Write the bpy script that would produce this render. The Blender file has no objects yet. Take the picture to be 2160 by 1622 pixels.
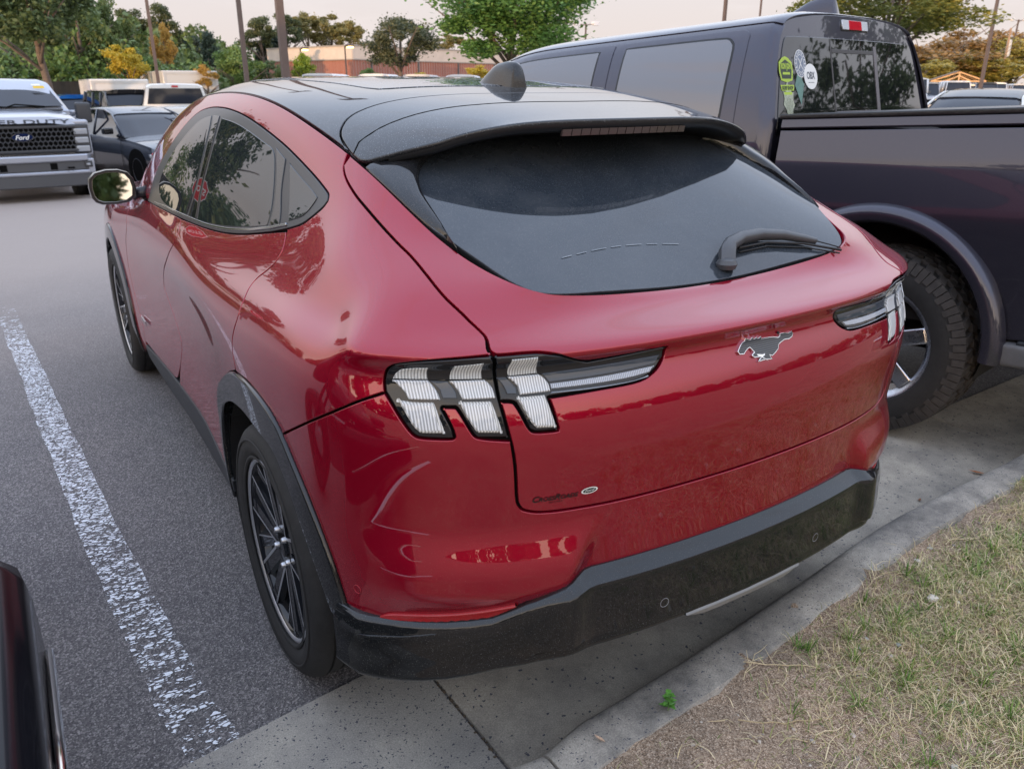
import bpy, bmesh, math, random
import numpy as np
from mathutils import Vector, Matrix
from mathutils.geometry import delaunay_2d_cdt
R=math.radians
random.seed(7); rng=np.random.default_rng(7)
SC=bpy.context.scene; COL=SC.collection
# ---------------------------------------------------------------- camera
CAMP=(-1.377592, -1.108521, 1.592831, 0.561380, 0.362067, 0.001665, 1668.623581)
_y,_p,_r=CAMP[3:6]
_f=Vector((math.sin(_y)*math.cos(_p),math.cos(_y)*math.cos(_p),-math.sin(_p)))
_rt=Vector((math.cos(_y),-math.sin(_y),0)); _up=_rt.cross(_f)
_r2=math.cos(_r)*_rt+math.sin(_r)*_up; _u2=-math.sin(_r)*_rt+math.cos(_r)*_up
cam=bpy.data.cameras.new('camera'); camo=bpy.data.objects.new('camera',cam); COL.objects.link(camo)
camo.matrix_world=Matrix(((_r2.x,_u2.x,-_f.x,CAMP[0]),(_r2.y,_u2.y,-_f.y,CAMP[1]),(_r2.z,_u2.z,-_f.z,CAMP[2]),(0,0,0,1)))
cam.sensor_fit='HORIZONTAL'; cam.sensor_width=36; cam.lens=CAMP[6]/2160*36
cam.clip_start=.05; cam.clip_end=600
cam.dof.use_dof=True; cam.dof.focus_distance=2.15; cam.dof.aperture_fstop=7.5
SC.camera=camo
SC.view_settings.view_transform='Standard'; SC.view_settings.look='None'
SC.view_settings.exposure=0.14; SC.view_settings.gamma=1; SC.view_settings.use_curve_mapping=False
# ---------------------------------------------------------------- sky and low sun (behind the camera, to the left)
SUN_EL=R(5.0); SUN_AZ=R(238)      # azimuth clockwise from +Y
W=bpy.data.worlds.new('World'); SC.world=W; W.use_nodes=True
nt=W.node_tree; nt.nodes.clear(); N=nt.nodes.new; Lk=nt.links.new
out=N('ShaderNodeOutputWorld'); bg=N('ShaderNodeBackground'); Lk(bg.outputs[0],out.inputs[0])
sky=N('ShaderNodeTexSky'); sky.sky_type='NISHITA'; sky.sun_disc=False
sky.sun_elevation=SUN_EL; sky.sun_rotation=SUN_AZ; sky.altitude=100; sky.air_density=1.0; sky.dust_density=1.5
tc=N('ShaderNodeTexCoord'); sep=N('ShaderNodeSeparateXYZ'); Lk(tc.outputs['Generated'],sep.inputs[0])
ramp=N('ShaderNodeValToRGB'); Lk(sep.outputs[2],ramp.inputs[0])
el=ramp.color_ramp.elements
stops=[(0.0,(3.70,3.22,3.05)),(.10,(3.75,3.42,3.45)),(.25,(6.0,6.05,6.5)),(.5,(6.5,7.4,9.2)),(1.0,(6.2,7.4,9.9))]
while len(el)<len(stops): el.new(.5)
for e,(p,c_) in zip(el,stops): e.position=p; e.color=tuple(v/10 for v in c_)+(1,)
# thin high cloud, brightest and warmest on the sunset side
noi=N('ShaderNodeTexNoise'); noi.inputs['Scale'].default_value=2.6; noi.inputs['Detail'].default_value=7; noi.inputs['Roughness'].default_value=.6
mp=N('ShaderNodeMapping'); mp.inputs['Scale'].default_value=(1,1,4.5); Lk(tc.outputs['Generated'],mp.inputs[0]); Lk(mp.outputs[0],noi.inputs[0])
cr=N('ShaderNodeValToRGB'); Lk(noi.outputs[0],cr.inputs[0]); cr.color_ramp.elements[0].position=.50; cr.color_ramp.elements[1].position=.72
dot=N('ShaderNodeVectorMath'); dot.operation='DOT_PRODUCT'; Lk(tc.outputs['Generated'],dot.inputs[0])
dot.inputs[1].default_value=(math.sin(SUN_AZ),math.cos(SUN_AZ),.08)
mr=N('ShaderNodeMapRange'); Lk(dot.outputs['Value'],mr.inputs[0]); mr.inputs[1].default_value=-.2; mr.inputs[2].default_value=1.0
cc=N('ShaderNodeMix'); cc.data_type='RGBA'; Lk(mr.outputs[0],cc.inputs[0]); cc.inputs[6].default_value=(.50,.46,.47,1); cc.inputs[7].default_value=(1.35,.90,.58,1)
mx=N('ShaderNodeMix'); mx.data_type='RGBA'; Lk(ramp.outputs[0],mx.inputs[6]); Lk(cc.outputs[2],mx.inputs[7])
mu=N('ShaderNodeMath'); mu.operation='MULTIPLY'; Lk(cr.outputs[0],mu.inputs[0]); mu.inputs[1].default_value=.35; Lk(mu.outputs[0],mx.inputs[0])
# a warm wash low on the sunset side
wm=N('ShaderNodeMix'); wm.data_type='RGBA'; Lk(mx.outputs[2],wm.inputs[6]); wm.inputs[7].default_value=(1.95,1.58,1.18,1)
hz=N('ShaderNodeMapRange'); Lk(sep.outputs[2],hz.inputs[0]); hz.inputs[1].default_value=.45; hz.inputs[2].default_value=0.0
wmu=N('ShaderNodeMath'); wmu.operation='MULTIPLY'; Lk(hz.outputs[0],wmu.inputs[0]); Lk(mr.outputs[0],wmu.inputs[1]); Lk(wmu.outputs[0],wm.inputs[0])
sm=N('ShaderNodeVectorMath'); sm.operation='SCALE'; Lk(sky.outputs[0],sm.inputs[0]); sm.inputs['Scale'].default_value=.10
gm=N('ShaderNodeVectorMath'); gm.operation='SCALE'; Lk(wm.outputs[2],gm.inputs[0]); gm.inputs['Scale'].default_value=19.0
ad=N('ShaderNodeVectorMath'); ad.operation='ADD'; Lk(sm.outputs[0],ad.inputs[0]); Lk(gm.outputs[0],ad.inputs[1])
Lk(ad.outputs[0],bg.inputs[0]); bg.inputs[1].default_value=.105
sun=bpy.data.lights.new('sun','SUN'); sun.energy=3.2; sun.angle=R(.6); sun.color=(1,.62,.34)
suno=bpy.data.objects.new('sun',sun); COL.objects.link(suno)
sd=Vector((math.sin(SUN_AZ)*math.cos(SUN_EL),math.cos(SUN_AZ)*math.cos(SUN_EL),math.sin(SUN_EL)))
suno.rotation_euler=sd.to_track_quat('Z','Y').to_euler()
# ---------------------------------------------------------------- helpers
def ground_z(y): return 0.0 if y<5 else (-.028*(y-5) if y<18 else -.364)
def tag(o,label=None,cat=None,group=None,kind=None):
    if label: o['label']=label
    if cat: o['category']=cat
    if group: o['group']=group
    if kind: o['kind']=kind
    return o
def empty(name,loc=(0,0,0),rz=0,label=None,cat=None,group=None,rx=0):
    o=bpy.data.objects.new(name,None); COL.objects.link(o); o.location=loc; o.rotation_euler=(rx,0,rz); o.empty_display_size=.1
    return tag(o,label,cat,group)
def mesh(name,V,F,m=None,parent=None,smooth=False,normals=None,angle=None,mats=None,mi=None):
    me=bpy.data.meshes.new(name); me.from_pydata([tuple(map(float,v)) for v in V],[],[tuple(map(int,f)) for f in F]); me.update()
    o=bpy.data.objects.new(name,me); COL.objects.link(o)
    if m: me.materials.append(m)
    if mats:
        for q in mats: me.materials.append(q)
        me.polygons.foreach_set('material_index',mi)
    if smooth or angle: me.shade_smooth()
    if angle: me.set_sharp_from_angle(angle=R(angle))
    if normals is not None: me.normals_split_custom_set_from_vertices([tuple(map(float,n)) for n in normals])
    if parent: o.parent=parent
    return o
class MB:
    def __init__(s): s.V=[];s.F=[]
    def add(s,V,F):
        b=len(s.V); s.V+= [tuple(v) for v in V]; s.F+=[tuple(i+b for i in f) for f in F]; return s
    def box(s,x0,x1,y0,y1,z0,z1,M=None):
        V=[(x,y,z) for z in (z0,z1) for y in (y0,y1) for x in (x0,x1)]
        if M is not None: V=[tuple(M@Vector(v)) for v in V]
        return s.add(V,[(0,2,3,1),(4,5,7,6),(0,1,5,4),(2,6,7,3),(0,4,6,2),(1,3,7,5)])
    def bbox(s,x0,x1,y0,y1,z0,z1,b=.02,M=None):
        bm=bmesh.new(); bmesh.ops.create_cube(bm,size=1)
        for v in bm.verts: v.co=Vector((x0+(v.co.x+.5)*(x1-x0),y0+(v.co.y+.5)*(y1-y0),z0+(v.co.z+.5)*(z1-z0)))
        bmesh.ops.bevel(bm,geom=list(bm.edges),offset=b,segments=3,affect='EDGES',profile=.6)
        V=[v.co.copy() for v in bm.verts]; bm.verts.index_update()
        if M is not None: V=[M@v for v in V]
        F=[[v.index for v in f.verts] for f in bm.faces]; bm.free(); return s.add(V,F)
    def tube(s,pts,r,n=8,cap=True,close=False):
        pts=[Vector(p) for p in pts]; rs=r if isinstance(r,(list,tuple)) else [r]*len(pts)
        b=len(s.V); prev=None; m=len(pts)
        for i,p in enumerate(pts):
            if close: t=(pts[(i+1)%m]-pts[i-1])
            else: t=(pts[min(i+1,m-1)]-pts[max(i-1,0)])
            t.normalize()
            if prev is None: a=t.orthogonal().normalized()
            else:
                a=prev-t*prev.dot(t); a.normalize()
            prev=a; q=t.cross(a)
            for k in range(n):
                an=2*math.pi*k/n; s.V.append(tuple(p+(a*math.cos(an)+q*math.sin(an))*rs[i]))
        for i in range(m if close else m-1):
            for k in range(n):
                j=(i+1)%m; s.F.append((b+i*n+k,b+i*n+(k+1)%n,b+j*n+(k+1)%n,b+j*n+k))
        if cap and not close:
            s.F.append(tuple(b+k for k in range(n))[::-1]); s.F.append(tuple(b+(m-1)*n+k for k in range(n)))
        return s
    def lathe(s,prof,n=48,axis='x',c=(0,0,0)):
        b=len(s.V)
        for (r,h) in prof:
            for k in range(n):
                a=2*math.pi*k/n
                if axis=='x': p=(c[0]+h,c[1]+r*math.cos(a),c[2]+r*math.sin(a))
                elif axis=='z': p=(c[0]+r*math.cos(a),c[1]+r*math.sin(a),c[2]+h)
                else: p=(c[0]+r*math.cos(a),c[1]+h,c[2]+r*math.sin(a))
                s.V.append(p)
        for i in range(len(prof)-1):
            for k in range(n):
                s.F.append((b+i*n+k,b+(i+1)*n+k,b+(i+1)*n+(k+1)%n,b+i*n+(k+1)%n))
        return s
    def prism(s,poly,f0,f1):
        """poly 2d; f0,f1 map 2d->3d for the two ends"""
        n=len(poly); r=delaunay_2d_cdt([Vector(p) for p in poly],[],[list(range(n))],1,1e-6)
        b=len(s.V); vs=[tuple(v) for v in r[0]]; s.V+=[f1(*v) for v in vs]; s.F+=[tuple(b+i for i in f) for f in r[2]]
        b2=len(s.V); s.V+=[f0(*v) for v in vs]; s.F+=[tuple(b2+i for i in f[::-1]) for f in r[2]]
        b3=len(s.V); s.V+=[f0(*p) for p in poly]+[f1(*p) for p in poly]
        s.F+=[(b3+i,b3+(i+1)%n,b3+n+(i+1)%n,b3+n+i) for i in range(n)]
        return s
    def build(s,name,m,parent=None,smooth=False,angle=None):
        o=mesh(name,s.V,s.F,m,parent,smooth,None,angle)
        bm=bmesh.new(); bm.from_mesh(o.data); bmesh.ops.recalc_face_normals(bm,faces=bm.faces); bm.to_mesh(o.data); bm.free()
        if smooth or angle: o.data.shade_smooth()
        if angle: o.data.set_sharp_from_angle(angle=R(angle))
        return o
def copy_tree(o,parent=None):
    c=o.copy(); COL.objects.link(c)
    if parent: c.parent=parent
    for ch in list(o.children): copy_tree(ch,c)
    return c
# ---------------------------------------------------------------- materials
MATS={}
def mat(name,col,rough=.5,metal=0,coat=0,coatr=.03,spec=.5,var=.0,vscale=8,bump=0,bscale=60,emit=None,es=0,trans=0,ior=1.45,rvar=0,sheen=0):
    if name in MATS: return MATS[name]
    m=bpy.data.materials.new(name); m.use_nodes=True; t=m.node_tree; b=t.nodes['Principled BSDF']
    b.inputs['Base Color'].default_value=(*col,1); b.inputs['Roughness'].default_value=rough; b.inputs['Metallic'].default_value=metal
    b.inputs['Coat Weight'].default_value=coat; b.inputs['Coat Roughness'].default_value=coatr; b.inputs['Specular IOR Level'].default_value=0.0 if coat>=.8 else spec
    b.inputs['Transmission Weight'].default_value=trans; b.inputs['IOR'].default_value=ior
    if emit: b.inputs['Emission Color'].default_value=(*emit,1); b.inputs['Emission Strength'].default_value=es
    b.inputs['Coat IOR'].default_value=1.5
    tcn=t.nodes.new('ShaderNodeTexCoord')
    if var or rvar:
        n=t.nodes.new('ShaderNodeTexNoise'); n.inputs['Scale'].default_value=vscale; n.inputs['Detail'].default_value=6; n.inputs['Roughness'].default_value=.65
        t.links.new(tcn.outputs['Object'],n.inputs[0])
        if var:
            r=t.nodes.new('ShaderNodeValToRGB'); r.color_ramp.elements[0].position=.3; r.color_ramp.elements[1].position=.7
            r.color_ramp.elements[0].color=(*[max(0,c*(1-var)) for c in col],1); r.color_ramp.elements[1].color=(*[min(1,c*(1+var)) for c in col],1)
            t.links.new(n.outputs[0],r.inputs[0]); t.links.new(r.outputs[0],b.inputs['Base Color'])
        if rvar:
            q=t.nodes.new('ShaderNodeMapRange'); q.inputs[1].default_value=.35; q.inputs[2].default_value=.7; q.inputs[3].default_value=max(0,rough-rvar); q.inputs[4].default_value=min(1,rough+rvar)
            t.links.new(n.outputs[0],q.inputs[0]); t.links.new(q.outputs[0],b.inputs['Roughness'])
    if bump:
        n=t.nodes.new('ShaderNodeTexNoise'); n.inputs['Scale'].default_value=bscale; n.inputs['Detail'].default_value=4
        t.links.new(tcn.outputs['Object'],n.inputs[0]); bp=t.nodes.new('ShaderNodeBump'); bp.inputs['Strength'].default_value=bump; bp.inputs['Distance'].default_value=.01
        t.links.new(n.outputs[0],bp.inputs['Height']); t.links.new(bp.outputs[0],b.inputs['Normal'])
    MATS[name]=m; return m
def dusty(m,amount=.12,scale=900,dustcol=(.42,.38,.34),zfade=None,thr=.66):
    """real road dust: fine specks and a faint film mixed over a glossy finish"""
    t=m.node_tree; b=t.nodes['Principled BSDF']; o=t.nodes['Material Output']
    tcn=t.nodes.new('ShaderNodeTexCoord')
    n=t.nodes.new('ShaderNodeTexNoise'); n.inputs['Scale'].default_value=scale; n.inputs['Detail'].default_value=1; t.links.new(tcn.outputs['Object'],n.inputs[0])
    r=t.nodes.new('ShaderNodeValToRGB'); r.color_ramp.elements[0].position=thr; r.color_ramp.elements[1].position=thr+.06; t.links.new(n.outputs[0],r.inputs[0])
    n2=t.nodes.new('ShaderNodeTexNoise'); n2.inputs['Scale'].default_value=7; n2.inputs['Detail'].default_value=7; n2.inputs['Roughness'].default_value=.7; t.links.new(tcn.outputs['Object'],n2.inputs[0])
    r2=t.nodes.new('ShaderNodeMapRange'); r2.inputs[1].default_value=.42; r2.inputs[2].default_value=.75; r2.inputs[3].default_value=amount*.25; r2.inputs[4].default_value=amount; t.links.new(n2.outputs[0],r2.inputs[0])
    sp=t.nodes.new('ShaderNodeMath'); sp.operation='MULTIPLY'; sp.inputs[1].default_value=.35; t.links.new(r.outputs[0],sp.inputs[0])
    a=t.nodes.new('ShaderNodeMath'); a.operation='ADD'; a.use_clamp=True; t.links.new(sp.outputs[0],a.inputs[0]); t.links.new(r2.outputs[0],a.inputs[1])
    last=a
    if zfade:
        s=t.nodes.new('ShaderNodeSeparateXYZ'); g=t.nodes.new('ShaderNodeNewGeometry'); t.links.new(g.outputs['Position'],s.inputs[0])
        q=t.nodes.new('ShaderNodeMapRange'); q.inputs[1].default_value=zfade[1]; q.inputs[2].default_value=zfade[0]; q.inputs[3].default_value=.25; q.inputs[4].default_value=1; t.links.new(s.outputs[2],q.inputs[0])
        k=t.nodes.new('ShaderNodeMath'); k.operation='MULTIPLY'; t.links.new(a.outputs[0],k.inputs[0]); t.links.new(q.outputs[0],k.inputs[1]); last=k
    d=t.nodes.new('ShaderNodeBsdfDiffuse'); d.inputs[0].default_value=(*dustcol,1)
    mx=t.nodes.new('ShaderNodeMixShader'); t.links.new(last.outputs[0],mx.inputs[0]); t.links.new(b.outputs[0],mx.inputs[1]); t.links.new(d.outputs[0],mx.inputs[2]); t.links.new(mx.outputs[0],o.inputs[0])
    return m
M_RED=dusty(mat('red_paint',(.27,.0008,.016),.27,.48,1,.010,.5),.022,700,(.40,.24,.22),(.35,1.0),thr=.70)
M_RED.node_tree.nodes['Principled BSDF'].inputs['Coat IOR'].default_value=1.62
M_BLKG=dusty(mat('gloss_black',(.006,.007,.009),.16,0,1,.015),.012,900)
M_BLKROOF=dusty(mat('roof_black',(.010,.011,.013),.2,0,1,.045),.035,420,(.5,.52,.56))
M_BLKM=mat('satin_black_plastic',(.018,.020,.023),.45,0,0,.1,.35,var=.15,bump=.08,bscale=500)
M_FASC=dusty(mat('bumper_black',(.007,.008,.009),.16,0,1,.035),.016,500,(.30,.28,.25),(.2,.7))
M_VOID=mat('dark_gap',(.004,.004,.004),.9,0,0,.1,.1)
M_LINER=mat('wheel_liner',(.012,.012,.013),.9,bump=.2,bscale=90)
M_GLASS=dusty(mat('tinted_glass',(.010,.014,.018),.03,0,1,.01,.6),.012,1100,thr=.70)
M_RGLASS=dusty(mat('rear_glass',(.016,.022,.030),.03,0,1,.015,.8),.06,800,(.36,.36,.36),thr=.66)
M_TRIM=mat('satin_trim',(.035,.037,.042),.34,.2,.2,.15,.3)
M_CHROME=mat('chrome',(.75,.76,.78),.08,1)
M_TYRE=mat('tyre_rubber',(.017,.0165,.0165),.75,var=.25,vscale=30,bump=.15,bscale=200)
M_ALU=mat('machined_alloy',(.50,.51,.54),.36,.85,rvar=.05,vscale=20)
M_RIMB=mat('rim_black',(.012,.013,.016),.28,0,.8,.05)
# ---------------------------------------------------------------- trimmed surface patches
def pip(P,poly):
    x,y=P[:,0],P[:,1]; ins=np.zeros(len(P),bool); q=np.array(poly)
    for (x0,y0),(x1,y1) in zip(q,np.roll(q,-1,0)):
        c=((y0>y)!=(y1>y)); xi=(x1-x0)*(y-y0)/((y1-y0) if y1!=y0 else 1e-12)+x0; ins^=c&(x<xi)
    return ins
def segd(P,poly,sc):
    q=np.array(poly)*sc; P=P*sc; d=np.full(len(P),1e9)
    for a,b in zip(q,np.roll(q,-1,0)):
        ab=b-a; L=(ab@ab)+1e-18; t=np.clip(((P-a)@ab)/L,0,1); d=np.minimum(d,np.hypot(*(P-a-t[:,None]*ab).T))
    return d
def subdiv(poly,sc,step,fn=None):
    out=[]
    for a,b in zip(poly,poly[1:]+poly[:1]):
        a=np.array(a,float);b=np.array(b,float); n=max(1,int(math.ceil(np.hypot(*((b-a)*sc))/step)))
        out+=[a+(b-a)*k/n for k in range(n)]
    return np.array(out)
def smooth_loop(poly,sc,corner=40,it=2):
    """corner cutting that keeps sharp corners"""
    P=[np.array(p,float) for p in poly]
    for _ in range(it):
        n=len(P); Q=[]
        for i in range(n):
            a,b,c_=P[i-1],P[i],P[(i+1)%n]; u=(b-a)*sc; w=(c_-b)*sc; d=(u@w)/(np.hypot(*u)*np.hypot(*w)+1e-12)
            if d<math.cos(R(corner)): Q.append(b)
            else: Q+= [b+(a-b)*.22,b+(c_-b)*.22]
        P=Q
    return [tuple(p) for p in P]
def patch(name,fn,poly,m,parent,off=0.,inset=.002,edge=.0022,depth=.012,grid=(.18,.2),sc=(1,1),step=.12,mirror=None,rnd=True,smoothit=2,corner=40,flip=False,disp=None):
    """fn(a,b)->(P,N). closed polygon in the (a,b) domain becomes a panel with rolled, returned edges"""
    sc=np.array(sc,float)
    if mirror is not None: poly=[(mirror-a,b) for a,b in poly][::-1]
    if smoothit: poly=smooth_loop(poly,sc,corner,smoothit)
    L=subdiv(poly,sc,step)
    A=.5*np.sum(L[:,0]*np.roll(L[:,1],-1)-np.roll(L[:,0],-1)*L[:,1])
    if A<0: L=L[::-1]
    h=2e-3
    def metric(q):
        P,Nn=fn(q[:,0],q[:,1]); Pa=(fn(q[:,0]+h,q[:,1])[0]-fn(q[:,0]-h,q[:,1])[0])/(2*h); Pb=(fn(q[:,0],q[:,1]+h)[0]-fn(q[:,0],q[:,1]-h)[0])/(2*h)
        return P,Nn,Pa,Pb
    P,Nn,Pa,Pb=metric(L)
    T_=np.roll(P,-1,0)-np.roll(P,1,0); T_/=np.linalg.norm(T_,axis=1,keepdims=True)+1e-12
    # inward direction: domain polygon is CCW; orientation of surface frame decides the sign
    sgn=np.sign(np.einsum('ij,ij->i',np.cross(Pa,Pb),Nn)); sgn[sgn==0]=1
    B=np.cross(Nn,T_)*sgn[:,None]
    aa=np.einsum('ij,ij->i',Pa,Pa);bb=np.einsum('ij,ij->i',Pb,Pb);ab=np.einsum('ij,ij->i',Pa,Pb);det=aa*bb-ab*ab+1e-14
    pa=np.einsum('ij,ij->i',Pa,B);pb=np.einsum('ij,ij->i',Pb,B)
    D=np.stack([(bb*pa-ab*pb)/det,(aa*pb-ab*pa)/det],1)
    lim=.35; nn=np.hypot(D[:,0]*.004*sc[0],D[:,1]*.004*sc[1]); 
    def ins(d): 
        Dd=D*d; k=np.hypot(*(Dd*sc).T); f=np.minimum(1,lim/(k+1e-12)); return L+Dd*f[:,None]
    rings=[(ins(inset+edge),0.0)]
    if rnd: rings+=[(ins(inset+edge*.35),-edge*.28),(ins(inset),-edge)]
    else: rings=[(ins(inset),0.0)]
    L0=rings[0][0]
    lo,hi=L0.min(0),L0.max(0)
    gx=np.arange(lo[0],hi[0]+grid[0],grid[0]);gy=np.arange(lo[1],hi[1]+grid[1],grid[1])
    G=np.array(np.meshgrid(gx,gy)).reshape(2,-1).T
    G=G[pip(G,L0)]
    if len(G): G=G[segd(G,L0,sc)>.35*min(grid[0]*sc[0],grid[1]*sc[1])]
    pts=np.concatenate([L0,G]) if len(G) else L0
    r=delaunay_2d_cdt([Vector(p*sc) for p in pts],[],[list(range(len(L0)))],1,1e-7)
    V2=np.array([tuple(v) for v in r[0]])/sc
    P0,N0=fn(V2[:,0],V2[:,1])
    if disp is not None: P0,N0=disp(P0,N0)
    Vv=list(P0+N0*off); Nv=list(N0); F=[]
    for f in r[2]:
        f=list(f); a,b_,c_=Vv[f[0]],Vv[f[1]],Vv[f[2]]
        if np.dot(np.cross(b_-a,c_-a),N0[f[0]])<0: f=f[::-1]
        F.append(f)
    # edge strips: need boundary verts of L0 in output
    base=len(Vv); n=len(L0); loops=[]
    for k,(q,dz) in enumerate(rings):
        p,nn_=fn(q[:,0],q[:,1])
        if disp is not None: p,nn_=disp(p,nn_)
        loops.append((p+nn_*(off+dz),nn_,k))
    pl,nl,_=loops[-1]; loops.append((pl-nl*depth,nl,99))
    # outward side normals
    for k,(p,nn_,kk) in enumerate(loops):
        Vv+=list(p)
        t=np.roll(p,-1,0)-np.roll(p,1,0); t/=np.linalg.norm(t,axis=1,keepdims=True)+1e-12
        o_=-np.cross(nn_,t)*sgn[:,None]
        w={0:0,1:.55,2:.95}.get(kk,1.0) if rnd else (0 if kk==0 else 1)
        nv=nn_*(1-w)+o_*w; nv/=np.linalg.norm(nv,axis=1,keepdims=True)+1e-12; Nv+=list(nv)
    for k in range(len(loops)-1):
        b0=base+k*n;b1=b0+n
        for i in range(n):
            j=(i+1)%n; f=[b0+i,b0+j,b1+j,b1+i]
            a,b_,c_=Vv[f[0]],Vv[f[1]],Vv[f[2]]; 
            if np.dot(np.cross(b_-a,c_-a),Nv[b1+i])<0: f=f[::-1]
            F.append(f)
    return mesh(name,Vv,F,m,parent,True,Nv)
def strip_poly(pts,w,sc):
    P=[np.array(p,float) for p in pts]; l=[];r=[]
    for i,p in enumerate(P):
        t=(P[min(i+1,len(P)-1)]-P[max(i-1,0)])*sc; t/=np.hypot(*t)+1e-12; n=np.array([-t[1],t[0]])*w/2/np.array(sc)
        l.append(tuple(p+n)); r.append(tuple(p-n))
    return l+r[::-1]
# ---------------------------------------------------------------- red car: master surface (B-spline net) in car space, metres
def dyp(X): 
    X=np.abs(X); return .16*X**2+.30*X**6
YS=[4.75,4.3,3.85,3.4,2.9,2.4,2.0,1.6,1.3,1.05,.8,.6,.42]
XR=[-.885,-.82,-.70,-.54,-.36,-.18,0.]
def side(d):  # dict Y->(x,z) sparse
    ks=sorted(d); return np.interp(YS,ks,[d[k][0] for k in ks]),np.interp(YS,ks,[d[k][1] for k in ks])
RINGS=[ # (y0,z rear, corner tweak), side dict
 (.06,.21,{4.75:(-.86,.19),.42:(-.86,.19)}),
 (.02,.26,{4.75:(-.87,.24),3.85:(-.90,.24),2.4:(-.885,.24),.8:(-.905,.24),.42:(-.89,.24)}),
 (.008,.36,{4.75:(-.89,.34),3.85:(-.93,.34),2.9:(-.90,.34),2.0:(-.895,.34),1.6:(-.90,.34),1.2:(-.93,.34),.8:(-.94,.34),.42:(-.91,.34)}),
 (.018,.47,{4.75:(-.89,.46),3.85:(-.94,.46),2.9:(-.90,.46),2.0:(-.893,.46),1.6:(-.90,.46),1.2:(-.93,.46),.8:(-.945,.46),.42:(-.92,.46)}),
 (.025,.58,{4.75:(-.88,.58),3.85:(-.94,.58),2.9:(-.895,.58),2.0:(-.885,.58),1.6:(-.892,.58),1.2:(-.925,.58),.8:(-.945,.58),.42:(-.925,.58)}),
 (.017,.68,{4.75:(-.87,.70),3.85:(-.94,.70),2.9:(-.89,.70),2.0:(-.884,.69),1.6:(-.893,.69),1.2:(-.925,.69),.8:(-.945,.69),.42:(-.93,.69)}),
 (.008,.78,{4.75:(-.86,.80),3.85:(-.935,.80),2.9:(-.892,.79),2.0:(-.884,.78),1.6:(-.893,.78),1.2:(-.925,.79),.8:(-.945,.79),.42:(-.93,.79)}),
 (-.004,.88,{4.75:(-.83,.88),3.85:(-.925,.88),2.9:(-.90,.88),2.0:(-.888,.87),1.6:(-.90,.87),1.2:(-.93,.88),.8:(-.945,.88),.42:(-.93,.88)}),
 (-.006,.94,{4.75:(-.80,.93),3.85:(-.91,.94),2.9:(-.905,.95),2.0:(-.902,.94),1.6:(-.915,.94),1.2:(-.93,.95),.8:(-.94,.96),.42:(-.928,.96)}),
 (.008,1.005,{4.75:(-.77,.96),3.85:(-.89,.97),2.9:(-.90,1.0),2.0:(-.903,.99),1.6:(-.915,.99),1.2:(-.922,1.00),.8:(-.93,1.02),.6:(-.928,1.03),.42:(-.918,1.03)}),
 (.040,1.062,{4.75:(-.73,.98),3.85:(-.86,1.0),2.9:(-.89,1.03),2.0:(-.897,1.03),1.6:(-.903,1.02),1.2:(-.905,1.035),.8:(-.912,1.062),.6:(-.912,1.07),.42:(-.90,1.072)}),
 (.032,1.083,{4.75:(-.69,.99),3.85:(-.83,1.02),2.9:(-.88,1.055),2.0:(-.888,1.055),1.6:(-.89,1.045),1.2:(-.887,1.058),.8:(-.893,1.084),.6:(-.896,1.09),.42:(-.882,1.092)}),
 (.012,1.100,{4.75:(-.64,1.0),3.85:(-.80,1.04),2.9:(-.87,1.08),2.0:(-.878,1.08),1.6:(-.873,1.068),1.2:(-.866,1.078),.8:(-.870,1.104),.6:(-.872,1.108),.42:(-.858,1.110)}),
 (.020,1.117,{4.75:(-.60,1.0),3.85:(-.77,1.06),2.9:(-.86,1.10),2.0:(-.865,1.105),1.6:(-.852,1.098),1.2:(-.838,1.110),.8:(-.84,1.132),.6:(-.838,1.135),.42:(-.822,1.130)}),
]
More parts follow.
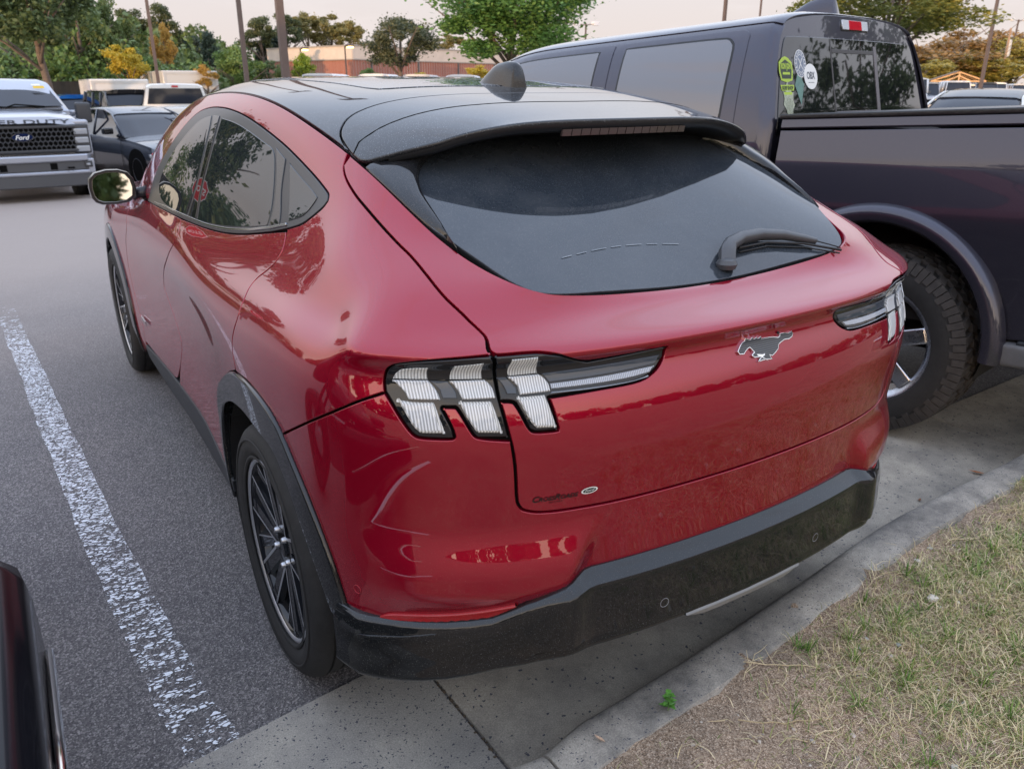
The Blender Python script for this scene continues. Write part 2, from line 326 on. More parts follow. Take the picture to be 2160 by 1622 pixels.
def ring_pts():
    rows=[]
    for y0,z,d in RINGS:
        x,zz=side(d); P=[(a,Y,b) for a,Y,b in zip(x,YS,zz)]
        for X in XR:
            P.append((X,y0+dyp(X),z))
        rows.append(P)
    A=np.array(rows,float)
    n=len(YS)
    # corner z blend (a between side last and rear b)
    for k in range(len(rows)):
        A[k,n,2]=.5*(A[k,n-1,2]+A[k,n+1,2]); 
    for k,w in ((10,.0),(11,.35),(12,.8),(13,1.)):
        A[k,n+1,2]+= .006*w
    # tailgate slightly lower lip centre
    up=[]
    # upper rings: explicit points per column
    # columns: 13 side + a,b + 5 rear
    U1={4.75:(-.52,1.0),3.85:(-.72,1.08),3.4:(-.80,1.11),2.9:(-.845,1.125),2.4:(-.855,1.132),2.0:(-.85,1.138),1.6:(-.83,1.14),1.3:(-.81,1.155),1.05:(-.80,1.175),.8:(-.795,1.19),.6:(-.80,1.21),.42:(-.785,1.195)}
    U2={4.75:(-.50,1.0),3.85:(-.70,1.09),3.4:(-.77,1.16),2.9:(-.81,1.22),2.4:(-.82,1.25),2.0:(-.815,1.26),1.6:(-.795,1.26),1.3:(-.773,1.265),1.05:(-.757,1.265),.8:(-.75,1.262),.6:(-.757,1.268),.42:(-.735,1.238)}
    U3={4.75:(-.48,1.01),3.85:(-.68,1.10),3.4:(-.72,1.24),2.9:(-.755,1.34),2.4:(-.765,1.39),2.0:(-.758,1.405),1.6:(-.742,1.40),1.3:(-.724,1.385),1.05:(-.715,1.365),.8:(-.71,1.335),.6:(-.712,1.315),.42:(-.675,1.262)}
    U4={4.75:(-.46,1.01),3.85:(-.66,1.11),3.4:(-.66,1.32),2.9:(-.69,1.44),2.4:(-.700,1.50),2.0:(-.697,1.522),1.6:(-.690,1.522),1.3:(-.684,1.492),1.05:(-.681,1.452),.8:(-.676,1.402),.6:(-.673,1.352),.42:(-.632,1.272)}
    U5={4.75:(-.44,1.01),3.85:(-.62,1.12),3.4:(-.60,1.36),2.9:(-.63,1.475),2.4:(-.655,1.543),2.0:(-.657,1.570),1.6:(-.658,1.568),1.3:(-.658,1.540),1.05:(-.657,1.495),.8:(-.653,1.442),.6:(-.643,1.382),.42:(-.60,1.278)}
    R=[ # a,b, -.70,-.54,-.36,-.18,0 -> (X,Y,Z)
     [(-.805,.30,1.167),(-.745,.222,1.140),(-.65,.155,1.134),(-.50,.115,1.131),(-.34,.09,1.129),(-.17,.08,1.127),(0,.078,1.126)],
     [(-.742,.30,1.198),(-.68,.225,1.163),(-.595,.175,1.152),(-.46,.148,1.143),(-.31,.135,1.139),(-.155,.13,1.137),(0,.13,1.136)],
     [(-.672,.295,1.214),(-.62,.222,1.183),(-.54,.185,1.168),(-.42,.170,1.155),(-.285,.163,1.149),(-.14,.160,1.146),(0,.16,1.145)],
     [(-.61,.29,1.222),(-.565,.220,1.198),(-.49,.190,1.181),(-.385,.183,1.166),(-.26,.18,1.159),(-.13,.178,1.155),(0,.178,1.154)],
     [(-.555,.285,1.228),(-.520,.212,1.212),(-.44,.190,1.190),(-.345,.196,1.174),(-.23,.195,1.165),(-.115,.193,1.158),(0,.193,1.156)]]
    for d,r in zip((U1,U2,U3,U4,U5),R):
        x,zz=side(d); up.append([(a,Y,b) for a,Y,b in zip(x,YS,zz)]+r)
    A=np.concatenate([A,np.array(up)],0)
    return A
def net():
    A=ring_pts()
    M=A[:,:-1][:,::-1].copy(); M[...,0]*=-1
    A=np.concatenate([A,M],1)
    # extrapolated ends
    A=np.concatenate([2*A[:1]-A[1:2],A,2*A[-1:]-A[-2:-1]],0)
    A=np.concatenate([2*A[:,:1]-A[:,1:2],A,2*A[:,-1:]-A[:,-2:-1]],1)
    return A
NET=net(); NV,NU=NET.shape[0]-2,NET.shape[1]-2   # v in[0,NV-1], u in [0,NU-1]
def bas(t): return np.stack([(1-t)**3,3*t**3-6*t**2+4,-3*t**3+3*t**2+3*t+1,t**3],-1)/6
def smooth(a,b,x):
    t=np.clip((x-a)/(b-a),0,1); return t*t*(3-2*t)
def base(u,v):
    u=np.asarray(u,float);v=np.asarray(v,float)
    u=np.clip(u,0,NU-1-1e-9);v=np.clip(v,0,NV-1-1e-9)
    iu=np.floor(u).astype(int);iv=np.floor(v).astype(int)
    bu=bas(u-iu);bv=bas(v-iv)
    P=np.zeros(u.shape+(3,))
    for a in range(4):
        for b in range(4):
            P+=(bv[...,a]*bu[...,b])[...,None]*NET[iv+a,iu+b]
    return P
def disp(P):
    X=np.abs(P[...,0]);z=P[...,2];y=P[...,1]
    # bumper corner facet bulge
    e=.405+(.735-z)*.38
    lat=smooth(-.012,.065,X-e)*(1-smooth(.80,.93,X))
    ver=(1-smooth(.62,.745,z))*smooth(.500,.60,z)
    P=P.copy(); P[...,1]-=.036*lat*ver*(y<.6)
    return P
def S(u,v): return disp(base(u,v))
def SN(u,v,h=1e-3):
    u=np.asarray(u,float);v=np.asarray(v,float)
    a=S(u+h,v)-S(u-h,v); b=S(u,v+h)-S(u,v-h)
    n=np.cross(a,b); n/=np.linalg.norm(n,axis=-1,keepdims=True)+1e-12
    return S(u,v),n
T={"F1":[[5.264,17.564],[5.855,18.0],[6.333,18.0],[6.811,18.0],[7.289,18.0],[7.887,18.0],[8.484,18.0],[8.962,18.0],[9.44,18.0],[9.918,18.0],[10.038,18.0],[10.635,18.0],[11.233,18.0],[11.591,18.0],[12.069,18.0],[12.367,17.831],[12.497,17.85],[12.906,18.0],[13.503,18.0],[14.266,17.852],[14.855,17.758],[15.51,17.918],[16.273,18.0],[18.163,18.0]],"F2":[[4.357,13.45],[4.39,14.627],[4.532,15.247],[4.874,15.895],[5.18,16.419],[5.429,16.78],[5.678,17.002],[6.059,17.117],[6.534,17.099],[7.087,16.992],[7.601,16.871],[8.114,16.758],[8.623,16.649],[9.121,16.498],[9.603,16.331],[9.938,16.176],[10.058,16.096],[10.094,15.912],[10.056,15.682],[9.899,15.323],[9.676,14.943],[9.323,14.68],[8.862,14.434],[8.11,14.167],[7.521,14.014],[6.928,13.903],[6.315,13.801],[5.845,13.733],[5.102,13.634]],"F3":[[8.31,5.919],[8.806,6.501],[9.225,6.843],[9.683,7.021],[10.171,7.049],[10.659,6.91],[11.037,6.594],[11.27,6.241],[11.519,5.868],[11.733,5.547],[12.037,4.95],[12.303,4.257],[12.55,3.438],[12.593,3.268]],"F3L":[[7.934,2.692],[7.761,3.228],[7.598,3.924],[7.591,4.512],[7.866,5.295]],"F3in":[[7.8,1.621],[7.748,2.568],[7.663,3.343],[7.751,4.173],[8.038,4.783],[8.715,5.466],[9.508,5.869],[10.079,5.875],[10.749,5.817],[11.23,5.122],[11.62,4.205],[11.977,3.385],[12.106,3.017]],"F4":[[9.334,14.698],[9.375,14.491],[9.455,14.125],[9.439,13.637],[9.306,13.166],[9.158,12.627],[9.152,11.778],[9.296,10.559],[9.341,9.209],[9.214,8.357],[9.144,7.901],[9.125,7.463],[9.185,7.009]],"F5":[[6.004,13.721],[6.079,12.464],[6.019,10.368],[5.748,8.585],[5.212,7.065],[5.057,6.2],[5.23,5.564],[5.456,4.928],[5.58,4.403],[5.548,4.05],[5.344,3.204],[5.093,2.499]],"F6":[[3.184,11.243],[3.377,10.19],[3.478,7.964],[3.248,6.786],[3.135,5.428],[3.24,4.27],[3.389,3.565],[3.514,2.988],[3.449,2.12]],"F7":[[3.538,2.172],[4.091,2.19],[4.919,2.422],[5.689,2.52],[6.366,2.588],[7.001,2.349],[7.406,2.203]],"F7b":[[3.388,1.671],[3.509,0.408],[4.528,0.906],[5.332,1.303],[6.146,1.268],[6.977,1.187],[7.8,1.621]],"F8":[[10.157,18.0],[10.067,17.64],[10.079,17.299],[10.166,17.049],[10.315,16.841],[10.634,16.613],[10.977,16.467],[11.458,16.233],[11.829,16.095],[12.144,16.069],[13.035,15.86],[13.996,15.344],[14.654,14.643],[15.043,13.974],[15.223,13.324],[15.296,12.538],[15.356,10.81],[15.371,10.066],[15.361,9.242],[15.402,8.363],[15.454,7.676],[15.502,6.829],[15.522,6.417],[15.542,6.18],[15.576,6.056],[15.625,5.968],[15.78,5.876],[16.001,5.835],[16.334,5.823],[16.68,5.809],[16.857,5.807],[17.496,5.812],[18.189,5.815]],"F9":[[11.056,6.498],[11.893,7.438],[12.788,8.547],[13.227,9.02],[13.835,9.494]],"lampQ":[[13.837,9.507],[13.85,9.792],[13.882,10.134],[13.932,10.747],[14.021,11.4],[14.306,11.897],[14.764,12.387],[15.081,12.64],[15.266,12.725],[15.356,10.81],[15.371,10.066],[15.361,9.242],[15.402,8.363],[15.416,8.098],[15.034,8.141],[14.975,8.3],[14.847,9.031],[14.82,9.116],[14.651,9.117],[14.637,9.074],[14.731,8.474],[14.751,8.203],[14.727,8.128],[14.322,8.138],[14.22,8.171],[14.135,8.323],[14.02,8.682],[13.929,9.063]],"lampT":[[15.288,12.718],[15.37,12.69],[15.614,12.771],[15.797,12.745],[15.902,12.593],[16.057,12.165],[16.19,11.561],[16.337,10.97],[16.464,10.727],[16.933,10.906],[17.471,11.176],[17.471,10.148],[17.359,9.679],[17.182,9.413],[17.007,9.328],[16.48,9.302],[15.941,9.239],[16.0,8.306],[16.004,8.182],[15.733,8.194],[15.662,8.305],[15.543,9.16],[15.492,9.219],[15.361,9.242],[15.371,10.066],[15.356,10.81]],"gR":[[6.541,16.747],[6.989,16.706],[7.494,16.596],[7.919,16.495],[8.342,16.436],[8.557,15.784],[8.74,15.062],[8.75,14.563],[8.434,14.463],[7.667,14.251],[7.087,14.128],[6.575,14.032],[6.549,14.942],[6.572,15.827]],"gF":[[6.171,16.788],[5.836,16.673],[5.53,16.282],[5.286,15.922],[5.044,15.565],[4.871,15.116],[4.803,14.671],[4.886,14.368],[5.101,14.055],[5.661,13.925],[6.191,14.038],[6.229,14.311],[6.35,15.339],[6.268,16.402]],"gQ":[[8.845,16.3],[9.235,16.129],[9.647,15.977],[9.832,15.864],[9.821,15.706],[9.735,15.354],[9.605,15.112],[9.402,14.958],[9.316,14.89]],"lowline":[[12.583,3.269],[12.99,3.314],[13.361,3.279],[14.081,3.229],[14.702,3.193],[15.356,3.261],[15.551,3.433],[15.683,3.709],[15.985,3.966],[16.372,4.115],[16.837,4.09],[17.935,4.242],[18.666,4.324]],"refl":[[13.405,3.354],[13.569,3.461],[13.781,3.522],[14.684,3.602],[15.111,3.678],[15.541,3.779],[15.357,3.305],[14.703,3.237],[14.083,3.273]],"q1u":[[14.015,10.089],[14.072,10.475],[14.152,10.894],[14.337,11.112],[14.527,11.174],[14.528,10.584],[14.537,10.133]],"q1m":[[14.013,10.061],[14.536,10.109],[14.581,9.932],[14.635,9.623],[14.65,9.337],[14.212,9.32],[14.17,9.586],[14.095,9.804]],"q1l":[[14.005,9.339],[14.212,9.286],[14.563,9.296],[14.595,8.847],[14.648,8.296],[14.291,8.273],[14.196,8.439],[14.103,8.8]],"q2u":[[14.813,10.128],[14.82,10.379],[14.842,11.432],[15.186,11.814],[15.218,10.111]],"q2m":[[14.811,10.081],[15.239,10.088],[15.284,9.917],[15.324,9.633],[15.326,9.337],[14.923,9.339],[14.897,9.619],[14.841,9.931]],"q2l":[[14.861,9.314],[15.276,9.295],[15.358,8.25],[15.033,8.295],[14.976,8.518],[14.904,8.923]],"qbox":[[14.559,10.078],[14.792,10.058],[14.867,9.652],[14.866,9.378],[14.679,9.382],[14.667,9.671]],"tu":[[15.507,10.409],[15.507,12.161],[15.81,12.245],[15.867,10.222],[15.527,10.191]],"tm":[[15.508,10.181],[15.877,10.185],[15.933,9.964],[15.978,9.658],[15.975,9.414],[15.616,9.394],[15.608,9.701],[15.542,9.996]],"tl":[[15.557,9.365],[15.913,9.36],[15.994,8.266],[15.745,8.314],[15.68,8.51],[15.613,8.957]],"tbox":[[15.373,10.177],[15.493,10.166],[15.588,9.635],[15.58,9.431],[15.465,9.447],[15.446,9.74]],"tbar":[[15.991,9.697],[16.731,9.724],[17.314,9.821],[17.232,9.59],[16.959,9.502],[16.514,9.479],[15.989,9.494]],"tbar2":[[15.908,10.204],[17.404,10.372],[17.381,10.111],[17.34,9.892],[17.284,9.866],[16.734,9.767],[15.983,9.737]],"tedge":[[15.992,9.408],[16.506,9.386],[16.992,9.399],[17.222,9.479],[17.174,9.428],[16.986,9.337],[16.5,9.315],[15.968,9.343]],"horse":[[18.574,9.7],[18.614,9.87],[18.655,10.05],[18.711,10.205],[18.724,10.415],[18.765,10.282],[18.81,10.185],[18.836,10.35],[18.871,10.186],[18.921,10.278],[18.939,10.15],[18.995,10.255],[19.0,10.081],[19.098,10.073],[19.214,10.032],[19.305,9.925],[19.351,9.996],[19.348,10.102],[19.413,10.132],[19.503,10.031],[19.544,10.056],[19.577,10.09],[19.594,9.956],[19.572,9.809],[19.505,9.731],[19.414,9.755],[19.347,9.688],[19.292,9.617],[19.261,9.443],[19.198,9.336],[19.133,9.258],[19.087,9.316],[19.103,9.198],[19.121,9.149],[19.02,9.182],[18.957,9.185],[18.877,9.173],[18.92,9.26],[18.953,9.301],[18.894,9.33],[18.828,9.346],[18.793,9.428],[18.817,9.5],[18.847,9.522],[18.811,9.669],[18.782,9.776],[18.734,9.727],[18.693,9.636],[18.663,9.556],[18.595,9.579]],"oval":[[16.335,6.204],[16.354,6.263],[16.418,6.306],[16.498,6.294],[16.541,6.25],[16.533,6.198],[16.485,6.15],[16.406,6.15],[16.354,6.171]],"cross":[[15.716,6.162],[16.309,6.169],[15.715,6.281]],"sens":[[14.787,2.647],[17.666,2.852],[20.744,2.802]],"sensred":[[12.919,3.662]]}
def fS(a,b): return SN(a,b,2e-3)
US=(3.0,1.0)   # rough metric weights for the (u,v) domain
CAR=empty('red_crossover',(0,.87,0),0,'glossy dark red crossover car with black roof and horse emblem, backed against the kerb','car')
class _Off: pass
def _adopt(o):      # parts are modelled in car space; the Empty stands at the rear axle
    o.location=(0,-.87,0); return o
def cp(name,poly,m,off=0.,mirror=False,parent=None,label=None,**k):
    k.setdefault('sc',US); k.setdefault('step',.10); k.setdefault('grid',(.14,.17))
    o=patch(name,fS,poly,m,parent or CAR,off,mirror=38 if mirror else None,**k)
    if parent is None: _adopt(o)
    if label: o['label']=label
    return o
def both(name,poly,m,off=0.,**k): return [cp(name,poly,m,off,False,**k),cp(name,poly,m,off,True,**k)]
def mir(L): return [(38-a,b) for a,b in L][::-1]
def uv_of(y,z):     # point of the left side at (y,z)
    u,v=3.0,8.0
    us=np.linspace(.1,12,60);vs=np.linspace(.5,13.5,60);U_,V_=np.meshgrid(us,vs);Q=S(U_,V_); d=(Q[...,1]-y)**2+(Q[...,2]-z)**2; k=np.unravel_index(d.argmin(),d.shape)
    u,v=U_[k],V_[k]
    for _ in range(8):
        f=S(u,v)[[1,2]]-[y,z];h=1e-3;J=np.stack([(S(u+h,v)[[1,2]]-[y,z]-f)/h,(S(u,v+h)[[1,2]]-[y,z]-f)/h],1)
        s_=np.linalg.solve(J,-f); u=float(np.clip(u+s_[0],.05,14));v=float(np.clip(v+s_[1],.05,14))
    return (u,v)
F1,F2,F3,_FL,F3i,F4,F5,F6,F7,F7b,F8,F9=[[tuple(p) for p in T[k]] for k in ('F1','F2','F3','F3L','F3in','F4','F5','F6','F7','F7b','F8','F9')]
LQ=[tuple(p) for p in T['lampQ']];LT=[tuple(p) for p in T['lampT']]
farch_o=[uv_of(3.854+.50*math.cos(a),.365+.50*math.sin(a)) for a in np.linspace(R(-18),R(198),17)]   # from rear side of the arch (larger y is forward)
farch_o=[uv_of(3.854-.50*math.cos(a),.365+.50*math.sin(a)) for a in np.linspace(R(-14),R(194),17)]
farch_i=[uv_of(3.854-.405*math.cos(a),.365+.42*math.sin(a)) for a in np.linspace(R(-14),R(194),17)]
F3L=[(7.62,2.5),(7.58,3.1),(7.50,3.9),(7.50,4.45),(7.76,5.19)]
V18=17.96
# --- inner shell (dark, seen only through the shut lines)
shell=[(.2,1.2)]+[(.2,V18),(10.5,V18),(12.4,V18),(19,V18)]
half=[(.2,V18),(12.4,V18),(15,V18),(19,V18)]
low=[(19,3.3),(15,3.3),(13.2,3.3),(12.75,3.2),(12.3,3.1)]+[(a+.05,b+.1) for a,b in F3i[::-1][1:-1]]+[(7.7,.8),(5,.7),(3.6,.7)]+[(a,b+.1) for a,b in farch_i]+[(.5,.9),(.2,.9)]
cp('body_shell',half+low,M_VOID,-.013,inset=0,rnd=False,smoothit=0,depth=.002,grid=(.3,.4))
cp('body_shell',half+low,M_VOID,-.013,mirror=True,inset=0,rnd=False,smoothit=0,depth=.002,grid=(.3,.4))
# --- painted panels
quarter=[(10.04,V18)]+F8[2:14]+[(15.262,12.76)]+LQ[1:8][::-1]+[(13.836,9.50)]+F9[:-1][::-1]+F3[2:7][::-1]+F4[::-1]+F2[:23][::-1]+[(4.0,13.9),(3.3,15.2),(2.7,17.2),(2.5,V18)]+[(u,V18) for u in (4,5.5,7,8.5)]
# order F2 so the rail runs from the lower rear corner, round the tip and forward
q_f2=F2[23:17:-1]+F2[17::-1]
quarter=[(10.04,V18)]+F8[2:14]+[(15.262,12.76)]+LQ[1:8][::-1]+[(13.836,9.50)]+F9[:-1][::-1]+F3[2:7][::-1]+[(9.19,6.86)]+F4[::-1]+[(9.676,14.943)]+F2[19::-1]+[(4.0,13.9),(3.3,15.2),(2.7,17.2),(2.5,V18)]+[(u,V18) for u in (4,5.5,7,8.5)]
both('quarter_panel',quarter,M_RED,corner=55)
rdoor=[F2[21]]+[(9.33,14.62)]+F4[1:]+[(9.15,6.80)]+[F3[1],F3[0]]+F3L[::-1]+[(7.93,2.4),(7.406,2.203)]+F7[::-1][1:4]+[(5.2,2.44)]+F5[::-1]+F2[26:21:-1]
rdoor=[(9.33,14.62)]+F4[1:]+[(9.15,6.80)]+[F3[1],F3[0]]+F3L[::-1]+[(7.55,2.25),(7.35,2.203)]+F7[::-1][1:4]+[(5.2,2.44)]+F5[::-1][1:]+F2[26:21:-1]
both('rear_door',rdoor,M_RED,corner=50)
fdoor=F5+[(4.919,2.422),(4.091,2.19),(3.538,2.172),(3.449,2.12)]+F6[::-1][1:]+[(3.2,12.6),(4.0,13.3),(4.357,13.45),(5.102,13.634),(5.845,13.733)]
both('front_door',fdoor,M_RED,corner=50)
fend=F6+[(3.449,1.9)]+[(a,b) for a,b in farch_o]+[(.4,2.0),(.4,V18),(2.45,V18),(2.7,17.0),(3.25,14.9),(3.9,13.7),(3.15,12.6)]
both('front_fender',fend,M_RED,corner=50,grid=(.3,.3))
tail=[(10.12,V18)]+F8[2:14]+[(15.30,12.74)]+LT[1:24]+F8[19:]+[(19,5.815)]
tailL=[p for p in tail]
gl=[(12.4,V18),(13.5,V18)]+[(14.266,17.851),(14.855,17.758),(15.51,17.90)]+[(16.3,V18),(19,V18)]
tail=tailL+mir(tailL[:-1])+mir([(10.12,V18)]+gl[:-1])[0:0]+mir(gl[:-1])[::1][0:0]
tail=tailL+mir(tailL[:-1])+[(38-a,b) for a,b in gl[:-1]]+[(19,V18)]+gl[:-1][::-1]
TG=cp('tailgate',tail,M_RED,corner=50,inset=.0032)
bump=F9+[(13.836,9.50)]+LQ[13:][::-1][:-1][::1]
bump=F9[:-1]+[(13.836,9.50)]+LQ[14:][::-1]+[(15.44,8.0)]+F8[20:]+[(19,5.815)]
bl=[(19,2.7),(16,2.7),(14,2.7),(12.72,2.7)]+F3[::-1][1:7]
bumpF=bump+mir(bump[:-1])+[(38-a,b) for a,b in bl[:0:-1]][::1]
bumpF=bump+mir(bump[:-1])+[(38-a,b) for a,b in bl[1:]][::-1]+bl
# build loop: left half down to centre along the shut line, right half mirrored, then back along the lower edge
bumpF=bump+mir(bump[:-1])+[(38-a,b) for a,b in bl[1:][::-1]]+bl[0:]
cp('rear_bumper',bumpF,M_RED,corner=50,inset=.0028,grid=(.07,.10))
# --- black sill, wheel arch cladding
sill=[(3.45,1.98)]+F7[1:]+[(7.9,2.3),(7.8,1.621)]+F7b[::-1][1:5]+[(3.6,1.1),(3.45,1.3)]
both('side_sill',sill,M_BLKM,.004,depth=.03,inset=.001,edge=.006,corner=60)
arch=[(7.72,1.6)]+[(7.64,2.3)]+F3L[1:]+F3+[(12.62,2.95),(12.15,2.85)]+F3i[::-1][1:]
both('wheel_arch_trim',arch,M_FASC,.010,depth=.05,inset=-.001,edge=.008,corner=60,grid=(.12,.15))
both('wheel_arch_trim',farch_o+farch_i[::-1],M_FASC,.010,depth=.05,inset=-.001,edge=.008,corner=60,grid=(.12,.15))
# --- side windows
FR=both('window_frame',F2[:30]+[(4.6,13.5)],M_TRIM,.0015,inset=.0015,corner=50)
gR,gF,gQ=[[tuple(p) for p in T[k]] for k in ('gR','gF','gQ')]
both('side_window',gR,M_GLASS,.0035,inset=.001,corner=50,label=None)
both('side_window',gF,M_GLASS,.0035,inset=.001,corner=50)
both('quarter_window',gQ,M_GLASS,.0035,inset=.001,corner=45)
both('pillar_cover',[(8.36,16.50),(8.72,16.34),(8.83,15.6),(9.05,15.0),(9.1,14.72),(8.82,14.58),(8.80,15.1),(8.62,15.8)],M_BLKG,.0042,inset=.001)
both('pillar_cover',[(6.24,16.8),(6.45,16.8),(6.52,15.9),(6.49,14.95),(6.52,14.05),(6.26,14.04),(6.30,14.4),(6.42,15.3),(6.33,16.4)],M_BLKG,.0042,inset=.001)
belt=[(4.75,13.80),(5.3,13.93),(6.0,13.98),(6.9,14.05),(7.6,14.17),(8.3,14.35),(8.9,14.58),(9.3,14.80)]
both('belt_moulding',strip_poly(belt,.09,US),mat('belt_gloss',(.35,.36,.38),.12,1),.006,inset=0,edge=.002,smoothit=0,grid=(.3,.3))
# --- front of the car, out of view beyond the roof
def zc(Y): return np.interp(Y,[.40,.52,.60,.743,.88,1.05,1.4,1.8,2.3,2.7,3.1,3.6,4.2,4.75],[1.494,1.513,1.525,1.548,1.566,1.585,1.606,1.618,1.622,1.598,1.505,1.31,1.05,.99])
_ry=np.linspace(2.4,11.2,200); _rp=S(_ry,np.full(200,V18)); _o=np.argsort(_rp[:,1]); RY,RX,RZ=_rp[_o,1],_rp[_o,0],_rp[_o,2]
_ker=np.exp(-np.linspace(-2,2,9)**2)
def zcs(Y):
    a=0;w=0
    for k,d in zip(_ker,np.linspace(-.14,.14,9)): a=a+k*zc(Y+d*np.clip((Y-.45)/.25,0,1)); w+=k
    return a/w
def roof(X,Y):
    X=np.asarray(X,float);Y=np.asarray(Y,float)
    def z(X,Y):
        xr=-np.interp(Y,RY,RX); zr=np.interp(Y,RY,RZ); c_=zcs(Y); g=np.clip(np.abs(X)/xr,0,1.05)
        return c_-(c_-zr)*(.16*g**2+.84*g**4.6)
    h=4e-3; Z=z(X,Y); n=np.stack([-(z(X+h,Y)-z(X-h,Y))/(2*h),-(z(X,Y+h)-z(X,Y-h))/(2*h),np.ones_like(Z)],-1); n/=np.linalg.norm(n,axis=-1,keepdims=True)
    return np.stack([X,Y,Z],-1),n
def rp(name,poly,m,off=0.,**k):
    k.setdefault('sc',(1,1));k.setdefault('step',.03);k.setdefault('grid',(.035,.04)); o=patch(name,roof,poly,m,k.pop('parent',CAR),off,**k)
    if o.parent==CAR: _adopt(o)
    return o
def rail(Y): return float(np.interp(Y,RY,RX))
cut=[(-.5,.965),(-.3,.93),(0,.905),(.3,.93),(.5,.965)]
cutL=[(rail(.80)+.003,.80),(-.635,.90),(-.585,.96)]
cutR=[(-a,b) for a,b in cutL[::-1]]
YR=[.84,1.05,1.3,1.6,1.9,2.2,2.5,2.8]
roofpoly=cutL+cut+cutR+[(-rail(y)-.004,y) for y in YR[1:]]+[(.45,2.95),(0,2.98),(-.45,2.95)]+[(rail(y)+.004,y) for y in YR[1:][::-1]]
rp('roof_panel',roofpoly,M_BLKROOF,.001,corner=60)
rp('windscreen',[(-.60,2.84),(-.45,2.97),(0,3.0),(.45,2.97),(.60,2.84),(.60,3.95),(-.60,3.95)],M_GLASS,0,corner=60,grid=(.08,.08))
rp('bonnet',[(-.62,3.97),(.62,3.97),(.5,4.72),(-.5,4.72)],M_RED,0,grid=(.1,.1))
tr=[(x,.515+.33*x*x) for x in (0,.12,.25,.38,.47)]
trail=[(-.648,.722),(-.60,.672),(-.545,.625),(-.508,.600)]+[(-a,b) for a,b in tr[::-1][:-1]]+tr+[(.508,.600),(.545,.625),(.60,.672),(.648,.722)]
spoil=trail+cutR[::-1][0:1]+[(.635,.90),(.585,.96)]+cut[::-1]+[(-.585,.96),(-.635,.90),cutL[0]]
rp('roof_spoiler',spoil,M_BLKROOF,.0015,corner=62,edge=.006,depth=.004,inset=.001)
sunroof=[(-.44,1.17),(-.36,1.12),(0,1.09),(.36,1.12),(.44,1.17),(.46,2.3),(.42,2.8),(-.42,2.8),(-.46,2.3)]
M_DEW=dusty(mat('roof_glass_dew',(.012,.014,.018),.06,0,1,.03),.12,170,(.55,.58,.62),thr=.58)
rp('roof_glass',sunroof,M_DEW,.003,corner=62,inset=.001)
rp('seam',strip_poly([(-.645,.775),(-.62,.80),(-.56,.80),(-.45,.785),(-.3,.765),(0,.75),(.3,.765),(.45,.785),(.56,.80),(.62,.80),(.645,.775)],.004,(1,1)),M_VOID,.0022,inset=0,edge=.0005,smoothit=0,depth=.001)
# spoiler rear fascia, underside
def zr_(x,y): return float(roof(np.array([x]),np.array([y]))[0][0,2])
mb=MB(); st=[(-.600,.672),(-.545,.625),(-.508,.600)]+[(-a,b) for a,b in tr[::-1][:-1]]+tr+[(.508,.600),(.545,.625),(.60,.672)]
dens=[]
for a,b in zip(st[:-1],st[1:]): dens+=[(a[0]+(b[0]-a[0])*k/4,a[1]+(b[1]-a[1])*k/4) for k in range(4)]
dens.append(st[-1])
rows=[]
for x,y in dens:
    z=zr_(x,y); e=1-min(1,max(0,(abs(x)-.47)/.13)); ctr=1-smooth(.22,.30,abs(x))
    top=1.455-.10*abs(x)**2*2.2; gy=.775-.30*x*x
    rows.append([(x,y+.001,z-.006),(x*.999,y+.003,z-.016),(x*.998,y+.012+.006*(1-ctr),z-.021-.004*e),(x*.99,y+.06,z-.027-.004*e),(x*.97,y+.14,z-.010*e-.026),(x*.93,max(y+.17,gy),min(z-.03,top+.012))])
V=[p for r in rows for p in r];m_=6;F=[(i*m_+k,i*m_+k+1,(i+1)*m_+k+1,(i+1)*m_+k) for i in range(len(rows)-1) for k in range(m_-1)]
_adopt(mesh('spoiler_underside',V,F,mat('dark_satin',(.010,.011,.013),.35,0,.2,.3,var=.2),CAR,True))
# high brake light
mb=MB()
for i in range(15):
    x0=-.200+i*.0270;x1=x0+.0245; f=lambda x:(.515+.33*x*x)
    V=[]
    for x in (x0,x1): 
        y=f(x); z=zr_(x,y); V+=[(x,y+.004,z-.020),(x,y+.009,z-.036),(x,y+.016,z-.036),(x,y+.012,z-.020)]
    mb.add(V,[(0,1,5,4),(1,2,6,5),(2,3,7,6),(3,0,4,7),(0,3,2,1),(4,5,6,7)])
_adopt(mb.build('high_brake_light',mat('brake_strip',(.06,.045,.045),.2,0,.6,.05),CAR))
# --- rear glass
GC=(1.03949,0.62179,-0.05080,0.26805,-0.39729,-0.28730)
def glassf(X,Y):
    X=np.asarray(X,float);Y=np.asarray(Y,float)
    z=lambda X,Y:GC[0]+GC[1]*Y+GC[2]*Y*Y+GC[3]*X*X+GC[4]*X*X*Y+GC[5]*X**4
    h=2e-3;n=np.stack([-(z(X+h,Y)-z(X-h,Y))/(2*h),-(z(X,Y+h)-z(X,Y-h))/(2*h),np.ones_like(X)],-1);n/=np.linalg.norm(n,axis=-1,keepdims=True)
    return np.stack([X,Y,z(X,Y)],-1),n
gb=S(np.array([a for a,b in gl]),np.array([b for a,b in gl]))[:,:2]
gbl=[tuple(p) for p in gb]   # left rail corner to centre bottom
gpoly=gbl+[(-x,y) for x,y in gbl[:-1][::-1]]+[(.612,.45),(.62,.56),(.60,.66),(.50,.735),(.3,.79),(0,.81),(-.3,.79),(-.50,.735),(-.60,.66),(-.62,.56),(-.612,.45)]
RG=patch('rear_window',glassf,gpoly,M_RGLASS,CAR,-.001,inset=.004,edge=.002,depth=.01,grid=(.04,.04),step=.02,corner=70); _adopt(RG)
